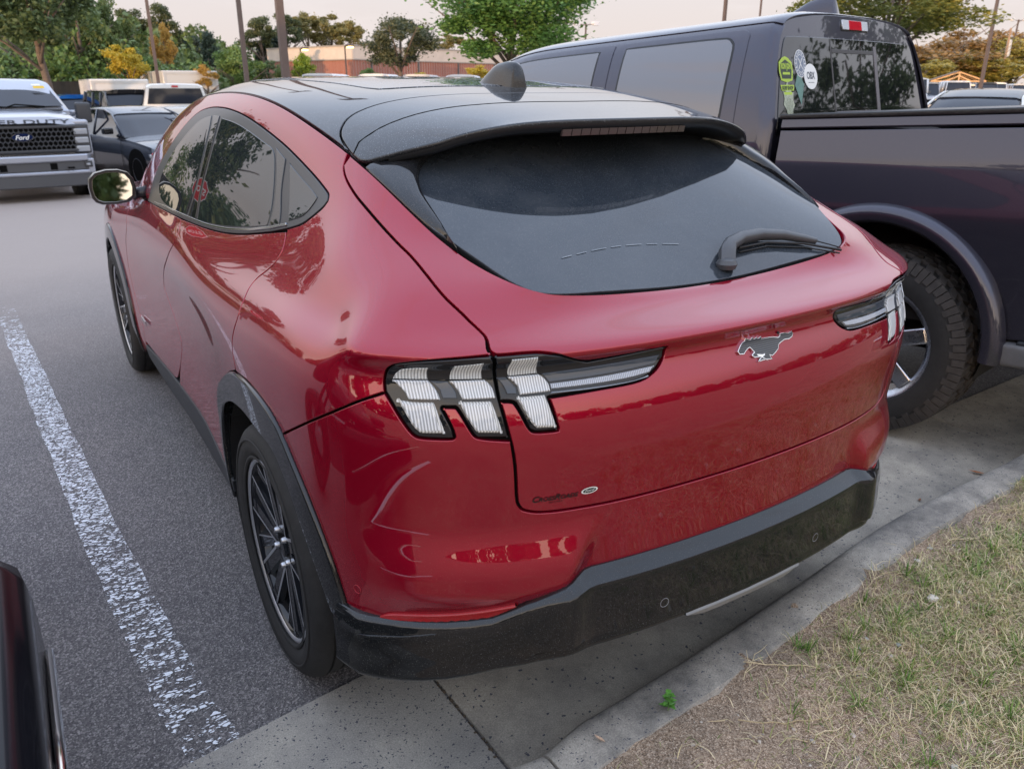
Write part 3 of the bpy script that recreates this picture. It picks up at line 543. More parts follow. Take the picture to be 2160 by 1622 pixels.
gs=patch('window_seal',glassf,gpoly,M_VOID,CAR,-.006,inset=0,edge=.001,depth=.01,grid=(.1,.1),step=.02,corner=70,rnd=False); _adopt(gs)
# pillar fins either side of the rear glass
fin_in=[(-.455,.712,1.462),(-.495,.69,1.452),(-.527,.662,1.436),(-.550,.633,1.415),(-.570,.584,1.387),(-.580,.547,1.366),(-.583,.503,1.343),(-.588,.439,1.312),(-.590,.395,1.286),(-.588,.368,1.266)]
fin_y=[.705,.69,.665,.64,.60,.56,.51,.445,.40,.375]
for s in (1,-1):
    V=[];F=[];k=9
    for (x,y,z),yo in zip(fin_in,fin_y):
        uo=float(np.interp(-yo,-_rp[:,1],_ry)); uo=uo if yo>.42 else None
        if uo is None:
            gg=np.array([tuple(S(np.array([u_]),np.array([V18]))[0]) for u_ in np.linspace(10,12.6,40)]); i_=np.abs(gg[:,1]-yo).argmin(); o_=gg[i_]
        else:
            gg=np.array([tuple(S(np.array([u_]),np.array([V18]))[0]) for u_ in np.linspace(9.8,12.6,90)]); i_=np.abs(gg[:,1]-yo).argmin(); o_=gg[i_]
        o_=np.array([o_[0]+.003,o_[1],o_[2]+.001]); i3=np.array([x,y,z]); cr_=.006
        row=[o_+np.array([0,0,-.012])]+[o_+(i3-o_)*t+np.array([0,0,4*cr_*t*(1-t)]) for t in (0,.2,.4,.6,.8,.97)]+[i3+np.array([.004,0,-.004]),i3+np.array([.006,0,-.045])]
        V+= [(p[0]*s,p[1],p[2]) for p in row]
    for i in range(len(fin_in)-1):
        for j in range(k-1):
            f=(i*k+j,i*k+j+1,(i+1)*k+j+1,(i+1)*k+j); F.append(f if s>0 else f[::-1])
    fo=mesh('rear_pillar_fin',V,F,M_BLKG,CAR,True,None,50); _adopt(fo)
    bm=bmesh.new(); bm.from_mesh(fo.data); bmesh.ops.subdivide_edges(bm,edges=bm.edges[:],cuts=1,use_grid_fill=True,smooth=.6); bm.to_mesh(fo.data); bm.free(); fo.data.shade_smooth(); fo.data.set_sharp_from_angle(angle=R(45))
# --- shark fin antenna
mb=MB();prof=[(1.262,1.592,.010),(1.240,1.606,.019),(1.210,1.626,.022),(1.175,1.646,.0215),(1.145,1.656,.0225),(1.10,1.660,.021),(1.062,1.656,.019),(1.050,1.646,.018),(1.047,1.60,.028),(1.046,1.585,.030)]
V=[];n_=9
for y,z,w in prof:
    zb=zr_(0,y)-.002
    for k in range(n_):
        a=math.pi*k/(n_-1); wx=.030*(1 if k in(0,n_-1) else 1)
        cx_=math.copysign(abs(math.cos(a))**.55,math.cos(a)); t=math.sin(a)**.55; V.append((-cx_*(wx*(1-t)+w*t)*min(1,(1.3-y)/.05+.2),y,zb+(z-zb)*t))
F=[(i*n_+k,(i+1)*n_+k,(i+1)*n_+k+1,i*n_+k+1) for i in range(len(prof)-1) for k in range(n_-1)]+[tuple((len(prof)-1)*n_+k for k in range(n_))]
_adopt(mesh('antenna_fin',V,F,M_BLKG,CAR,True,None,55))
# --- black lower fascia
M_FT=mat('fascia_top_gloss',(.02,.022,.026),.12,0,1,.04)
xs=[0,.1,.2,.3,.37,.41,.44,.46,.48,.50,.52,.54,.56,.58,.60,.62,.64,.66,.70,.747,.79,.82,.85,.872,.888]
Pn=[]
def col(x,y_,y0):   # plan point with offset
    return
rowsL=[]
def prof_at(x,y,nx,ny,c):
    """c=1 centre shelf, 0 corner; returns list of (d outward, z)"""
    zt=.604*c+(1-c)*float(np.interp(abs(x),[.55,.60,.63,.66,.75,.88,.95],[.575,.560,.541,.524,.515,.508,.50]))
    out=[(-.035,zt-.001),(.0015+.0*c,zt),(.006+.004*c,zt-.002-.006*c),(.010+.013*c,zt-.006-.012*c),(.0125+.021*c,zt-.009-.017*c),(.0145+.021*c,zt-.013-.021*c),(.016+.019*c,zt-.022-.026*c)]
    lo=.021-.063*float(smooth(.50,.90,abs(x)))
    out+=[(.022+.014*c,.475),(.021+.014*c,.435+lo*.6),(.0215+.014*c,.418+lo),(.0235+.014*c,.410+lo),(.0235+.014*c,.404+lo),(.018+.014*c,.396+lo),(.004+.01*c,.390+lo),(-.06,.365+lo),(-.20,.33+lo)]
    return out
stn=[]
for x in xs: stn.append((-x,.022+dyp(x)))
for x,y in ((-.900,.335),(-.908,.365)): stn.append((x,y))
stn=np.array(stn)
tn=np.gradient(stn,axis=0); tn[0]=[-1,0]; tn/=np.linalg.norm(tn,axis=1,keepdims=True); nr=np.stack([-tn[:,1],tn[:,0]],1); nr*=np.where(nr[:,1:2]>0,-1,1) if False else 1
V=[];k=None
for (x,y),t in zip(stn,tn):
    n2=np.array([t[1],-t[0]]); 
    if n2[1]>0 or (abs(n2[1])<1e-6 and n2[0]>0): n2=-n2
    if x<-.8 and n2[0]>0: n2=-n2
    c=float(1-smooth(.44,.585,abs(x))); pr_=prof_at(x,y,n2[0],n2[1],c); k=len(pr_)
    zt_=pr_[1][1]; X_=abs(x); e_=.405+(.735-zt_)*.38; bl_=.036*float(smooth(-.012,.065,X_-e_)*(1-smooth(.80,.93,X_))*(1-smooth(.62,.745,zt_))*smooth(.500,.60,zt_)); V+=[(x+n2[0]*d,y+n2[1]*d-(bl_ if z>.44 else bl_*.6),z) for d,z in pr_]
nS=len(stn)
Vr=[(-x,y,z) for x,y,z in V]
def fasc_faces(b,n,flip):
    F=[]
    for i in range(n-1):
        for j in range(k-1):
            f=(b+i*k+j,b+(i+1)*k+j,b+(i+1)*k+j+1,b+i*k+j+1); F.append(f[::-1] if flip else f)
    return F
FA=V+Vr; Fx=fasc_faces(0,nS,False)+fasc_faces(len(V),nS,True)
fo=mesh('lower_bumper_fascia',FA,Fx,M_FASC,CAR,True,None,38); _adopt(fo)
bm=bmesh.new(); bm.from_mesh(fo.data); bmesh.ops.remove_doubles(bm,verts=bm.verts,dist=1e-5); bmesh.ops.recalc_face_normals(bm,faces=bm.faces); bm.to_mesh(fo.data); bm.free(); fo.data.shade_smooth(); fo.data.set_sharp_from_angle(angle=R(35))
# centre diffuser insert below
mb=MB(); 
V=[]
for x in np.linspace(-.20,.20,15):
    y=-.020+dyp(x); e=min(1,(.20-abs(x))/.05); V+=[(x,y+.010,.433),(x,y+.001,.421),(x,y+.004,.419-.012*e),(x,y+.035,.413-.022*e)]
_adopt(mesh('diffuser_insert',V,[(i*4+j,(i+1)*4+j,(i+1)*4+j+1,i*4+j+1) for i in range(14) for j in range(3)],mat('insert_grey',(.16,.16,.155),.4,var=.15),CAR,True,None,40))
# reflectors
both('rear_reflector',[tuple(p) for p in T['refl']],dusty(mat('reflector_red',(.32,.004,.010),.12,0,1,.03,bump=.3,bscale=900),.12,600,(.3,.22,.2)),.006,inset=0,edge=.003)
# parking sensors
def ring_on(fn,a,b,r,name,m,parent,off):
    P_,N_=fn(np.array([a]),np.array([b])); P_,N_=Vector(P_[0]),Vector(N_[0]); M_=N_.to_track_quat('Z','Y').to_matrix(); mb=MB()
    pts=[P_+N_*off+M_@Vector((r*math.cos(t),r*math.sin(t),0)) for t in np.linspace(0,2*math.pi,24,endpoint=False)]
    mb.tube(pts,.0009,6,close=True); o=mb.build(name,m,parent,True); return _adopt(o)
M_SR=mat('sensor_ring',(.20,.20,.21),.4)
for x,z,c in ((-.722,.447,0),(-.262,.477,1),(.262,.477,1),(.722,.447,0)):
    i=np.searchsorted(-stn[:,0],abs(x)); y=.022+dyp(x); t=np.array([1,.32*x+1.8*x**5*(1)]); t/=np.hypot(*t); n2=np.array([t[1],-t[0]]); d=.0212+.0135*c-.0*c
    mb=MB(); ctr_=Vector((x+n2[0]*d,y+n2[1]*d,z)); nn=Vector((n2[0],n2[1],0)); tt=Vector((t[0],t[1],0))
    mb.tube([ctr_+tt*.0115*math.cos(a)+Vector((0,0,.0115*math.sin(a))) for a in np.linspace(0,2*math.pi,28,endpoint=False)],.0011,6,close=True)
    _adopt(mb.build('parking_sensor',M_SR,CAR,True))
ring_on(fS,12.893,3.85,.0105,'parking_sensor',mat('sensor_ring_red',(.25,.02,.03),.3),CAR,.0005)
ring_on(fS,38-12.893,3.85,.0105,'parking_sensor',MATS['sensor_ring_red'],CAR,.0005)
# --- tail lamps
def ribbed(name,col,scale,axis=0,rough=.10):
    m=mat(name,col,rough,0,1,.03,.8); t=m.node_tree; b=t.nodes['Principled BSDF']; tcn=t.nodes.new('ShaderNodeTexCoord'); w=t.nodes.new('ShaderNodeTexWave')
    w.wave_type='BANDS'; w.bands_direction='XYZ'[axis]; w.inputs['Scale'].default_value=scale; t.links.new(tcn.outputs['Object'],w.inputs[0])
    r=t.nodes.new('ShaderNodeValToRGB'); r.color_ramp.elements[0].color=(*[c*.50 for c in col],1); r.color_ramp.elements[1].color=(*[min(1,c*1.25) for c in col],1)
    t.links.new(w.outputs[0],r.inputs[0]); t.links.new(r.outputs[0],b.inputs['Base Color'])
    bp=t.nodes.new('ShaderNodeBump'); bp.inputs['Strength'].default_value=.5; bp.inputs['Distance'].default_value=.002; t.links.new(w.outputs[0],bp.inputs['Height']); t.links.new(bp.outputs[0],b.inputs['Normal'])
    return m
M_LH=mat('lamp_housing',(.010,.011,.013),.10,0,1,.02)
M_LU=ribbed('lamp_lens_ribbed',(.50,.51,.50),62); M_LM=ribbed('lamp_lens_blade',(.60,.61,.62),62); M_LL=ribbed('lamp_lens_lower',(.56,.56,.54),58,0,.12)
M_LBAR=ribbed('lamp_light_bar',(.42,.45,.50),75); M_SMK=mat('lamp_smoked_box',(.05,.06,.075),.08,0,1,.02)
M_LEDGE=mat('lamp_clear_edge',(.22,.25,.29),.08,.3,1,.02)
LP=lambda k:[tuple(p) for p in T[k]]
for mirr in (False,True):
    def lc(name,poly,m,off,parent,**k):
        o=cp(name,poly,m,off,mirr,parent=parent,**k); return o
    kk=dict(inset=.0005,edge=.0015,depth=.006,corner=30,step=.05,grid=(.08,.12))
    hq=cp('side_tail_lamp',LQ,M_LH,-.0005,mirr,inset=.0022,edge=.003,corner=35,step=.05,grid=(.08,.12))
    ht=cp('tailgate_lamp',LT,M_LH,-.0005,mirr,inset=.0026,edge=.003,corner=35,step=.05,grid=(.08,.12))
    for nm,key,m,off,h_ in (('upper_lens','q1u',M_LU,.0008,hq),('upper_lens','q2u',M_LU,.0008,hq),('blade_lens','q1m',M_LM,.0065,hq),('blade_lens','q2m',M_LM,.0065,hq),('lower_lens','q1l',M_LL,.0022,hq),('lower_lens','q2l',M_LL,.0022,hq),('smoked_panel','qbox',M_SMK,.0050,hq),
                        ('upper_lens','tu',M_LU,.0008,ht),('blade_lens','tm',M_LM,.0065,ht),('lower_lens','tl',M_LL,.0022,ht),('smoked_panel','tbox',M_SMK,.0050,ht),('smoked_panel','tbar2',M_SMK,.0015,ht),('light_bar','tbar',M_LBAR,.0045,ht),('clear_edge','tedge',M_LEDGE,.0016,ht)):
        kw=dict(kk)
        if nm=='lower_lens': kw['edge']=.006
        if nm=='blade_lens': kw['edge']=.003
        lc(nm,LP(key),m,off,h_,**kw)
    for key in ('q1l','q2l','tl'):
        q=LP(key); c_=np.mean(q,0); s2=[tuple(c_+(np.array(p)-c_)*.80) for p in q]
        lc('inner_reflector',s2,mat('lamp_inner_bright',(.60,.60,.60),.16,.2,1,.02) if False else M_LM,.0028,hq if key[0]=='q' else ht,**kk)
# --- horse emblem, ribbed black in a bright rim
hp=LP('horse'); hc=np.mean(hp,0)
EM=cp('horse_emblem',hp,M_CHROME,.0055,parent=TG,inset=-.0012,edge=.0008,depth=.007,corner=20,step=.02,grid=(.03,.08),smoothit=1)
mR=mat('emblem_black',(.012,.013,.016),.3,0,.4,.1); t=mR.node_tree; w=t.nodes.new('ShaderNodeTexWave'); w.bands_direction='Z'; w.inputs['Scale'].default_value=75; tcn=t.nodes.new('ShaderNodeTexCoord'); t.links.new(tcn.outputs['Object'],w.inputs[0])
r_=t.nodes.new('ShaderNodeValToRGB'); r_.color_ramp.elements[0].color=(.006,.007,.008,1); r_.color_ramp.elements[0].position=.45; r_.color_ramp.elements[1].color=(.10,.11,.13,1); t.links.new(w.outputs[0],r_.inputs[0]); t.links.new(r_.outputs[0],t.nodes['Principled BSDF'].inputs['Base Color'])
cp('emblem_face',hp,mR,.0062,parent=TG,inset=.0009,edge=.0003,depth=.002,corner=20,step=.02,grid=(.03,.08),smoothit=1)
for q in ([(470,609),(520,600),(536,588),(530,606),(508,622),(545,648),(500,628),(478,622)],):
    hx=[(345,590),(685,490)]
    x0,x1=-.077,.077
    hu0,hv0=hp[0]; hu1,hv1=hp[27]
    # map the little leg outline by the same affine as the silhouette's picked corners
    A_=np.array([(340,607),(678,477),(470,669)],float);B_=np.array([hp[0],hp[27],hp[36]])
    Mx=np.linalg.solve(np.hstack([A_,np.ones((3,1))]),B_); pl=[tuple(np.array([a,b,1.])@Mx) for a,b in q]
    cp('emblem_leg_line',pl,M_CHROME,.0068,parent=TG,inset=0,edge=.0002,depth=.001,corner=20,step=.02,grid=(.03,.08),smoothit=0,rnd=False)
# --- dealer lettering
def text_mesh(s,size=1,shear=0,spacing=1,ext=0.0,bold=0):
    cu=bpy.data.curves.new('lettering','FONT'); cu.body=s; cu.size=size; cu.shear=shear; cu.space_character=spacing; cu.align_x='LEFT'; cu.offset=bold; cu.resolution_u=3
    if hasattr(cu,'small_caps_scale'): cu.small_caps_scale=.72
    return cu
def text_pts(s,size,shear=0,spacing=1,bold=0,caps=None):
    cu=text_mesh(s,size,shear,spacing,0,bold)
    if caps:
        for i,ch in enumerate(s):
            if ch.islower(): cu.body_format[i].use_small_caps=True
    o=bpy.data.objects.new('tmp_lettering',cu); COL.objects.link(o); bpy.context.view_layer.update()
    me=bpy.data.meshes.new_from_object(o.evaluated_get(bpy.context.evaluated_depsgraph_get())); V=[tuple(v.co) for v in me.vertices];F=[tuple(p.vertices) for p in me.polygons]
    bpy.data.objects.remove(o); bpy.data.curves.remove(cu); bpy.data.meshes.remove(me); return V,F
def text_on(fn,name,s,org,xaxis,up,size,m,parent,width=None,off=.001,shear=0,spacing=1,bold=0,caps=None,thick=0):
    V,F=text_pts(s,size,shear,spacing,bold,caps); k=1
    if width: k=width/max(v[0] for v in V)
    o_=Vector(org);xa=Vector(xaxis).normalized();ua=Vector(up).normalized();n=xa.cross(ua)
    W3=[o_+xa*v[0]*k+ua*v[1]+n*off for v in V]
    if fn: W3=[fn(p) for p in W3]
    o=mesh(name,W3,F,m,parent)
    return o
def on_tail(x,z,off):
    # y of the tailgate skin near (x,z)
    u0=np.interp(abs(x),[0,.18,.36,.54,.70],[19,18,17,16,15]);u,v=(u0 if x<=0 else 38-u0),float(np.interp(z,[.76,.78,.88,.94,1.0,1.06],[5.8,6,7,8,9,10]))
    for _ in range(6):
        p=S(u,v)-0; f=np.array([p[0]-x,p[2]-z]); h=1e-3; pu=S(u+h,v);pv=S(u,v+h); J=np.array([[pu[0]-p[0],pv[0]-p[0]],[pu[2]-p[2],pv[2]-p[2]]])/h; d=np.linalg.solve(J,-f);u+=d[0];v+=d[1]
    P_,N_=SN(u,v); return Vector(P_+N_*off)
M_LET=mat('dealer_lettering_black',(.004,.003,.003),.6)
mt=text_on(lambda p:on_tail(p.x,p.z,.0012),'dealer_lettering','CrossRoads',(-.584,0,.7935),(1,0,.008),(0,0,1),.019,M_LET,TG,width=.099,shear=.25,bold=.0004,caps=True)
mt=text_on(lambda p:on_tail(p.x,p.z,.0010),'dealer_lettering','OF CARY',(-.548,0,.7865),(1,0,.008),(0,0,1),.006,M_LET,TG,width=.030)
def oval(name,cx,cz,rx,rz,off,m,n=28,tilt=.05):
    V=[on_tail(cx,cz,off)]+[on_tail(cx+rx*math.cos(a),cz+rz*math.sin(a)+tilt*rx*math.cos(a),off) for a in np.linspace(0,2*math.pi,n,endpoint=False)]
    return mesh(name,V,[(0,1+i,1+(i+1)%n) for i in range(n)],m,TG)
M_WHT=mat('decal_white',(.72,.72,.70),.3)
oval('maker_oval',-.4605,.8030,.0185,.0078,.0011,M_WHT); oval('maker_oval_field',-.4605,.8030,.0150,.0056,.0014,mat('decal_dark_green',(.012,.03,.022),.3))
text_on(lambda p:on_tail(p.x,p.z,.0017),'maker_script','Ford',(-.4715,0,.8002),(1,0,.05),(0,0,1),.0085,M_WHT,TG,width=.022,shear=.3)
# small camera and boss on the tailgate
for x,z,r in ((-.016,1.058,.004),(.06,1.064,.003)):
    mb=MB(); c_=on_tail(x,z,.001); mb.lathe([(r,0),(r,-.003),(r*.5,-.0045),(0.0003,-.0045)],16,'y',c_); _adopt(mb.build('tailgate_camera',M_BLKM,CAR,True))
# --- rear wiper
M_WIP=mat('wiper_plastic',(.055,.057,.062),.45,0,.1,.3,bump=.05,bscale=400)
def gz(x,y,o): p,n=glassf(np.array([x]),np.array([y])); return Vector(p[0]+n[0]*o)
mb=MB()
path=[(.074,.226,.014,.021),(.088,.248,.030,.021),(.115,.268,.034,.017),(.17,.281,.032,.0145),(.24,.281,.029,.0135),(.31,.266,.025,.012),(.37,.240,.020,.010),(.398,.227,.016,.006)]
V=[];n_=10
for i,(x,y,h,w) in enumerate(path):
    a=path[max(0,i-1)];b=path[min(len(path)-1,i+1)]; t=(gz(b[0],b[1],0)-gz(a[0],a[1],0)).normalized(); nn=Vector(glassf(np.array([x]),np.array([y]))[1][0]); q=t.cross(nn).normalized(); c_=gz(x,y,0)
    for k in range(n_):
        an=2*math.pi*k/n_; ca,sa=math.cos(an),math.sin(an); e=lambda v:math.copysign(abs(v)**.6,v)
        V.append(tuple(c_+q*e(ca)*w+nn*(h*.5+.006+e(sa)*(h*.5))))
F=[(i*n_+k,i*n_+(k+1)%n_,(i+1)*n_+(k+1)%n_,(i+1)*n_+k) for i in range(len(path)-1) for k in range(n_)]+[tuple(range(n_))[::-1],tuple((len(path)-1)*n_+k for k in range(n_))]
WA=mesh('wiper_arm',V,F,M_WIP,CAR,True,None,50); _adopt(WA)
bm=bmesh.new(); bm.from_mesh(WA.data); bmesh.ops.recalc_face_normals(bm,faces=bm.faces); bm.to_mesh(WA.data); bm.free()
mb=MB(); mb.tube([gz(.15,.262,.012),gz(.25,.262,.010),gz(.36,.232,.010),gz(.455,.186,.008)],.0035,6); mb.tube([gz(.15,.256,.004),gz(.25,.256,.003),gz(.36,.226,.003),gz(.448,.182,.003)],.0022,5)
mb.tube([gz(.39,.230,.016),gz(.43,.208,.013),gz(.458,.192,.010)],.0018,5)
_adopt(mb.build('wiper_blade',M_VOID if False else mat('wiper_rubber',(.015,.015,.016),.5),CAR,True))
mb=MB(); c_=gz(.074,.222,0); mb.lathe([(.022,.0),(.026,.012),(.020,.022),(.004,.026),(.0004,.026)],20,'z',c_); _adopt(mb.build('wiper_pivot',M_WIP,CAR,True,40))
# washed dust arc left by a scraper on the glass
mb=MB(); V=[];pts_=[(-.363+.36*t,.299+.025*math.sin(t*2.6)) for t in np.linspace(0,1,24)]
for x,y in pts_: V+=[gz(x,y-.0013,.0006),gz(x,y+.0011,.0006)]
_adopt(mesh('glass_scratch',V,[(2*i,2*i+2,2*i+3,2*i+1) for i in range(23) if i%7 not in(2,5)],dusty(mat('scratch_film',(.10,.12,.14),.4),.25,900,(.4,.4,.4),thr=.5),CAR))
# --- door mirror (left and right)
def mirror_part(s):
    cy=2.86; ol=[(-1.058,1.124),(-1.063,1.165),(-1.058,1.205),(-1.032,1.230),(-.985,1.241),(-.935,1.240),(-.900,1.228),(-.880,1.200),(-.873,1.160),(-.880,1.118),(-.910,1.098),(-.960,1.091),(-1.020,1.093),(-1.045,1.104)]
    n=len(ol); cx,cz=np.mean(ol,0); V=[];F=[]
    levels=[(0,.955),(-.004,.985),(.004,1.0),(.04,1.0),(.08,.93),(.12,.74),(.145,.45),(.152,.15)]
    for dy,k in levels:
        V+=[(s*-1*-(cx+(x-cx)*k),cy+dy,cz+(z-cz)*k) for x,z in ol]
    for i in range(len(levels)-1): F+=[(i*n+k,i*n+(k+1)%n,(i+1)*n+(k+1)%n,(i+1)*n+k) for k in range(n)]
    F.append(tuple((len(levels)-1)*n+k for k in range(n)))
    # rim inner recess
    b=len(V)
    for dy,k in ((0,.86),(.014,.83)): V+=[(s*(cx+(x-cx)*k),cy+dy,cz+(z-cz)*k) for x,z in ol]
    F+=[(k,b+k,b+(k+1)%n,(k+1)%n) for k in range(n)]+[(b+k,b+n+k,b+n+(k+1)%n,b+(k+1)%n) for k in range(n)]
    h=mesh('door_mirror',V,F,mat('mirror_black',(.016,.017,.019),.3,0,.6,.15),CAR,True,None,45); _adopt(h)
    bm=bmesh.new(); bm.from_mesh(h.data); bmesh.ops.recalc_face_normals(bm,faces=bm.faces); bm.to_mesh(h.data); bm.free()
    V=[(s*(cx+(x-cx)*.835),cy+.013-.06*(x-cx)+.05*(z-cz),cz+(z-cz)*.835) for x,z in ol]
    mesh('mirror_glass',V,[tuple(range(n))],mat('mirror_silver',(.42,.43,.43),.02,1),h)
    mb=MB(); mb.tube([(s*-.885,cy+.06,1.125),(s*-.86,cy+.05,1.13),(s*-.83,cy+.02,1.135)],[.030,.024,.028],10); mb.build('mirror_stalk',M_TRIM,h,True)
    mb=MB(); mb.add([(s*-.868,2.80,1.115),(s*-.862,2.62,1.118),(s*-.80,2.66,1.22),(s*-.79,2.80,1.19)],[(0,1,2,3)])
mirror_part(1); mirror_part(-1)
# --- door release pads / front door script badge
mb=MB()
for i in range(4): mb.box(-.004,0,-.05+.034*i,-.026+.034*i,-.012,.012)
bd=mb.build('front_door_badge',M_CHROME,CAR); bd.location=(-.9125,3.03-.87,.50); bd.rotation_euler=(0,0,0)
# --- wheels
def suv_wheel():
    w=empty('wheel',(0,0,0)); Rr,W2=.366,.112
    prof=[(.262,-.085),(.272,-.100),(.30,-.112),(.335,-.110),(.352,-.098),(.3605,-.084)]
    for g in (-.055,-.018,.018,.055):
        prof+=[(.3655,g-.016),(.3655,g-.006),(.358,g-.005),(.358,g+.001),(.3655,g+.002)]
    prof+=[(.3605,.084),(.352,.098),(.335,.110),(.30,.112),(.262,.09)]
    mb=MB(); mb.lathe(prof,96); mb.build('tyre',M_TYRE,w,True,35)
    # shoulder sipes and raised sidewall band
    mb=MB(); mb.lathe([(.264,-.102),(.268,-.1065),(.272,-.1065),(.276,-.1055)],72); mb.lathe([(.318,-.1125),(.320,-.1145),(.324,-.1145),(.326,-.1120)],72); mb.build('sidewall_rib',M_TYRE,w,True)
    mb=MB(); mb.lathe([(.245,.08),(.243,0),(.244,-.075),(.252,-.088),(.262,-.0945),(.2655,-.094),(.2655,-.086)],72); mb.build('rim_barrel',M_RIMB,w,True,40)
    mb=MB(); mb.lathe([(.2525,-.0912),(.256,-.0950),(.2620,-.0970),(.2650,-.0955)],72); mb.build('rim_lip',M_ALU,w,True)
    body=MB();face=MB()
    def spoke(a0,r0,a1,r1,w0,w1,x0=-.072,x1=-.088,fw=.0035,d=.02,ed=(-1,1)):
        def pt(a,r,o): return (r*math.cos(a)-o*math.sin(a),r*math.sin(a)+o*math.cos(a))
        p=pt(a0,r0,0);q=pt(a1,r1,0);dx,dy=q[0]-p[0],q[1]-p[1];L=math.hypot(dx,dy);nx,ny=-dy/L,dx/L
        V=[]
        for (c_,w_,x_) in ((p,w0,x0),(q,w1,x1)):
            for s_ in (-1,1):
                V+=[(x_,c_[0]+nx*w_*s_,c_[1]+ny*w_*s_),(x_+d,c_[0]+nx*w_*s_*1.1,c_[1]+ny*w_*s_*1.1)]
        body.add(V,[(0,2,6,4),(0,4,5,1),(2,3,7,6),(4,6,7,5),(1,3,2,0)])
        for s_ in ed:
            V=[]
            for (c_,w_,x_) in ((p,w0,x0),(q,w1,x1)):
                V+=[(x_-.0012,c_[0]+nx*(w_*s_),c_[1]+ny*(w_*s_)),(x_-.0012,c_[0]+nx*(w_*s_-fw*s_),c_[1]+ny*(w_*s_-fw*s_))]
            face.add(V,[(0,1,3,2)])
    for i in range(5):
        a=2*math.pi*i/5+.33
        spoke(a-.34,.055,a-.20,.254,.021,.022,fw=.009,ed=(-1,)); spoke(a+.34,.055,a+.20,.254,.021,.022,fw=.009,ed=(1,))
        b=a+math.pi/5
        spoke(b-.04,.11,b-.09,.252,.010,.021,fw=.0045,x0=-.055,x1=-.084,ed=(1,))
    body.lathe([(.088,-.05),(.080,-.066),(.060,-.074),(.052,-.072),(.046,-.060),(.0005,-.058)],40)
    for i in range(60):
        a0=2*math.pi*i/60
    body.build('rim_spokes',M_RIMB,w,False,30); face.build('spoke_faces',M_ALU,w)
    mb=MB(); mb.lathe([(.030,-.058),(.029,-.072),(.024,-.077),(.0005,-.078)],28); mb.build('hub_cap',M_RIMB,w,True,40)
    for i in range(5):
        a=2*math.pi*i/5+.33+.63; mb=MB(); mb.lathe([(.0095,-.045),(.0095,-.078),(.007,-.084),(.0004,-.085)],8,'x',(0,.055*math.cos(a),.055*math.sin(a))); mb.build('lug_nut',M_ALU,w,True,50)
    mb=MB(); mb.lathe([(.165,-.02),(.17,-.03),(.10,-.032),(.06,-.04)],48); mb.build('brake_disc',mat('brake_disc',(.22,.21,.20),.35,1,rvar=.1,vscale=40),w,True,40)
    return w
w0=suv_wheel(); w0.parent=CAR; w0.location=(-.824,0,.366)
for x,y,rz in ((-.824,3.854-.87,0),(.824,0,math.pi),(.824,3.854-.87,math.pi)):
    c_=copy_tree(w0); c_.parent=CAR; c_.location=(x,y,.366); c_.rotation_euler=(.5 if y else 0,0,rz)
# wheel housings and floor
mb=MB()
for s in (-1,1):
    for cy,kr in ((.87,1.0),(3.854,.92)):
        pts=[]; 
        for a in np.linspace(R(-34),R(186),26):
            pts.append((cy+.475*kr*math.cos(a),.365+.435*kr*math.sin(a)+.01))
        V=[(s*.915,y,z) for y,z in pts]+[(s*.60,y,z) for y,z in pts]; n=len(pts)
        mb.add(V,[(i,i+1,n+i+1,n+i) for i in range(n-1)]+[tuple(range(n,2*n))])
    mb.box(s*.60-.01,s*.60+.01,.62,4.4,.24,.8)
mb.box(-.58,.58,.62,4.5,.20,.225)
o=mb.build('wheel_housings',M_LINER,CAR); _adopt(o)
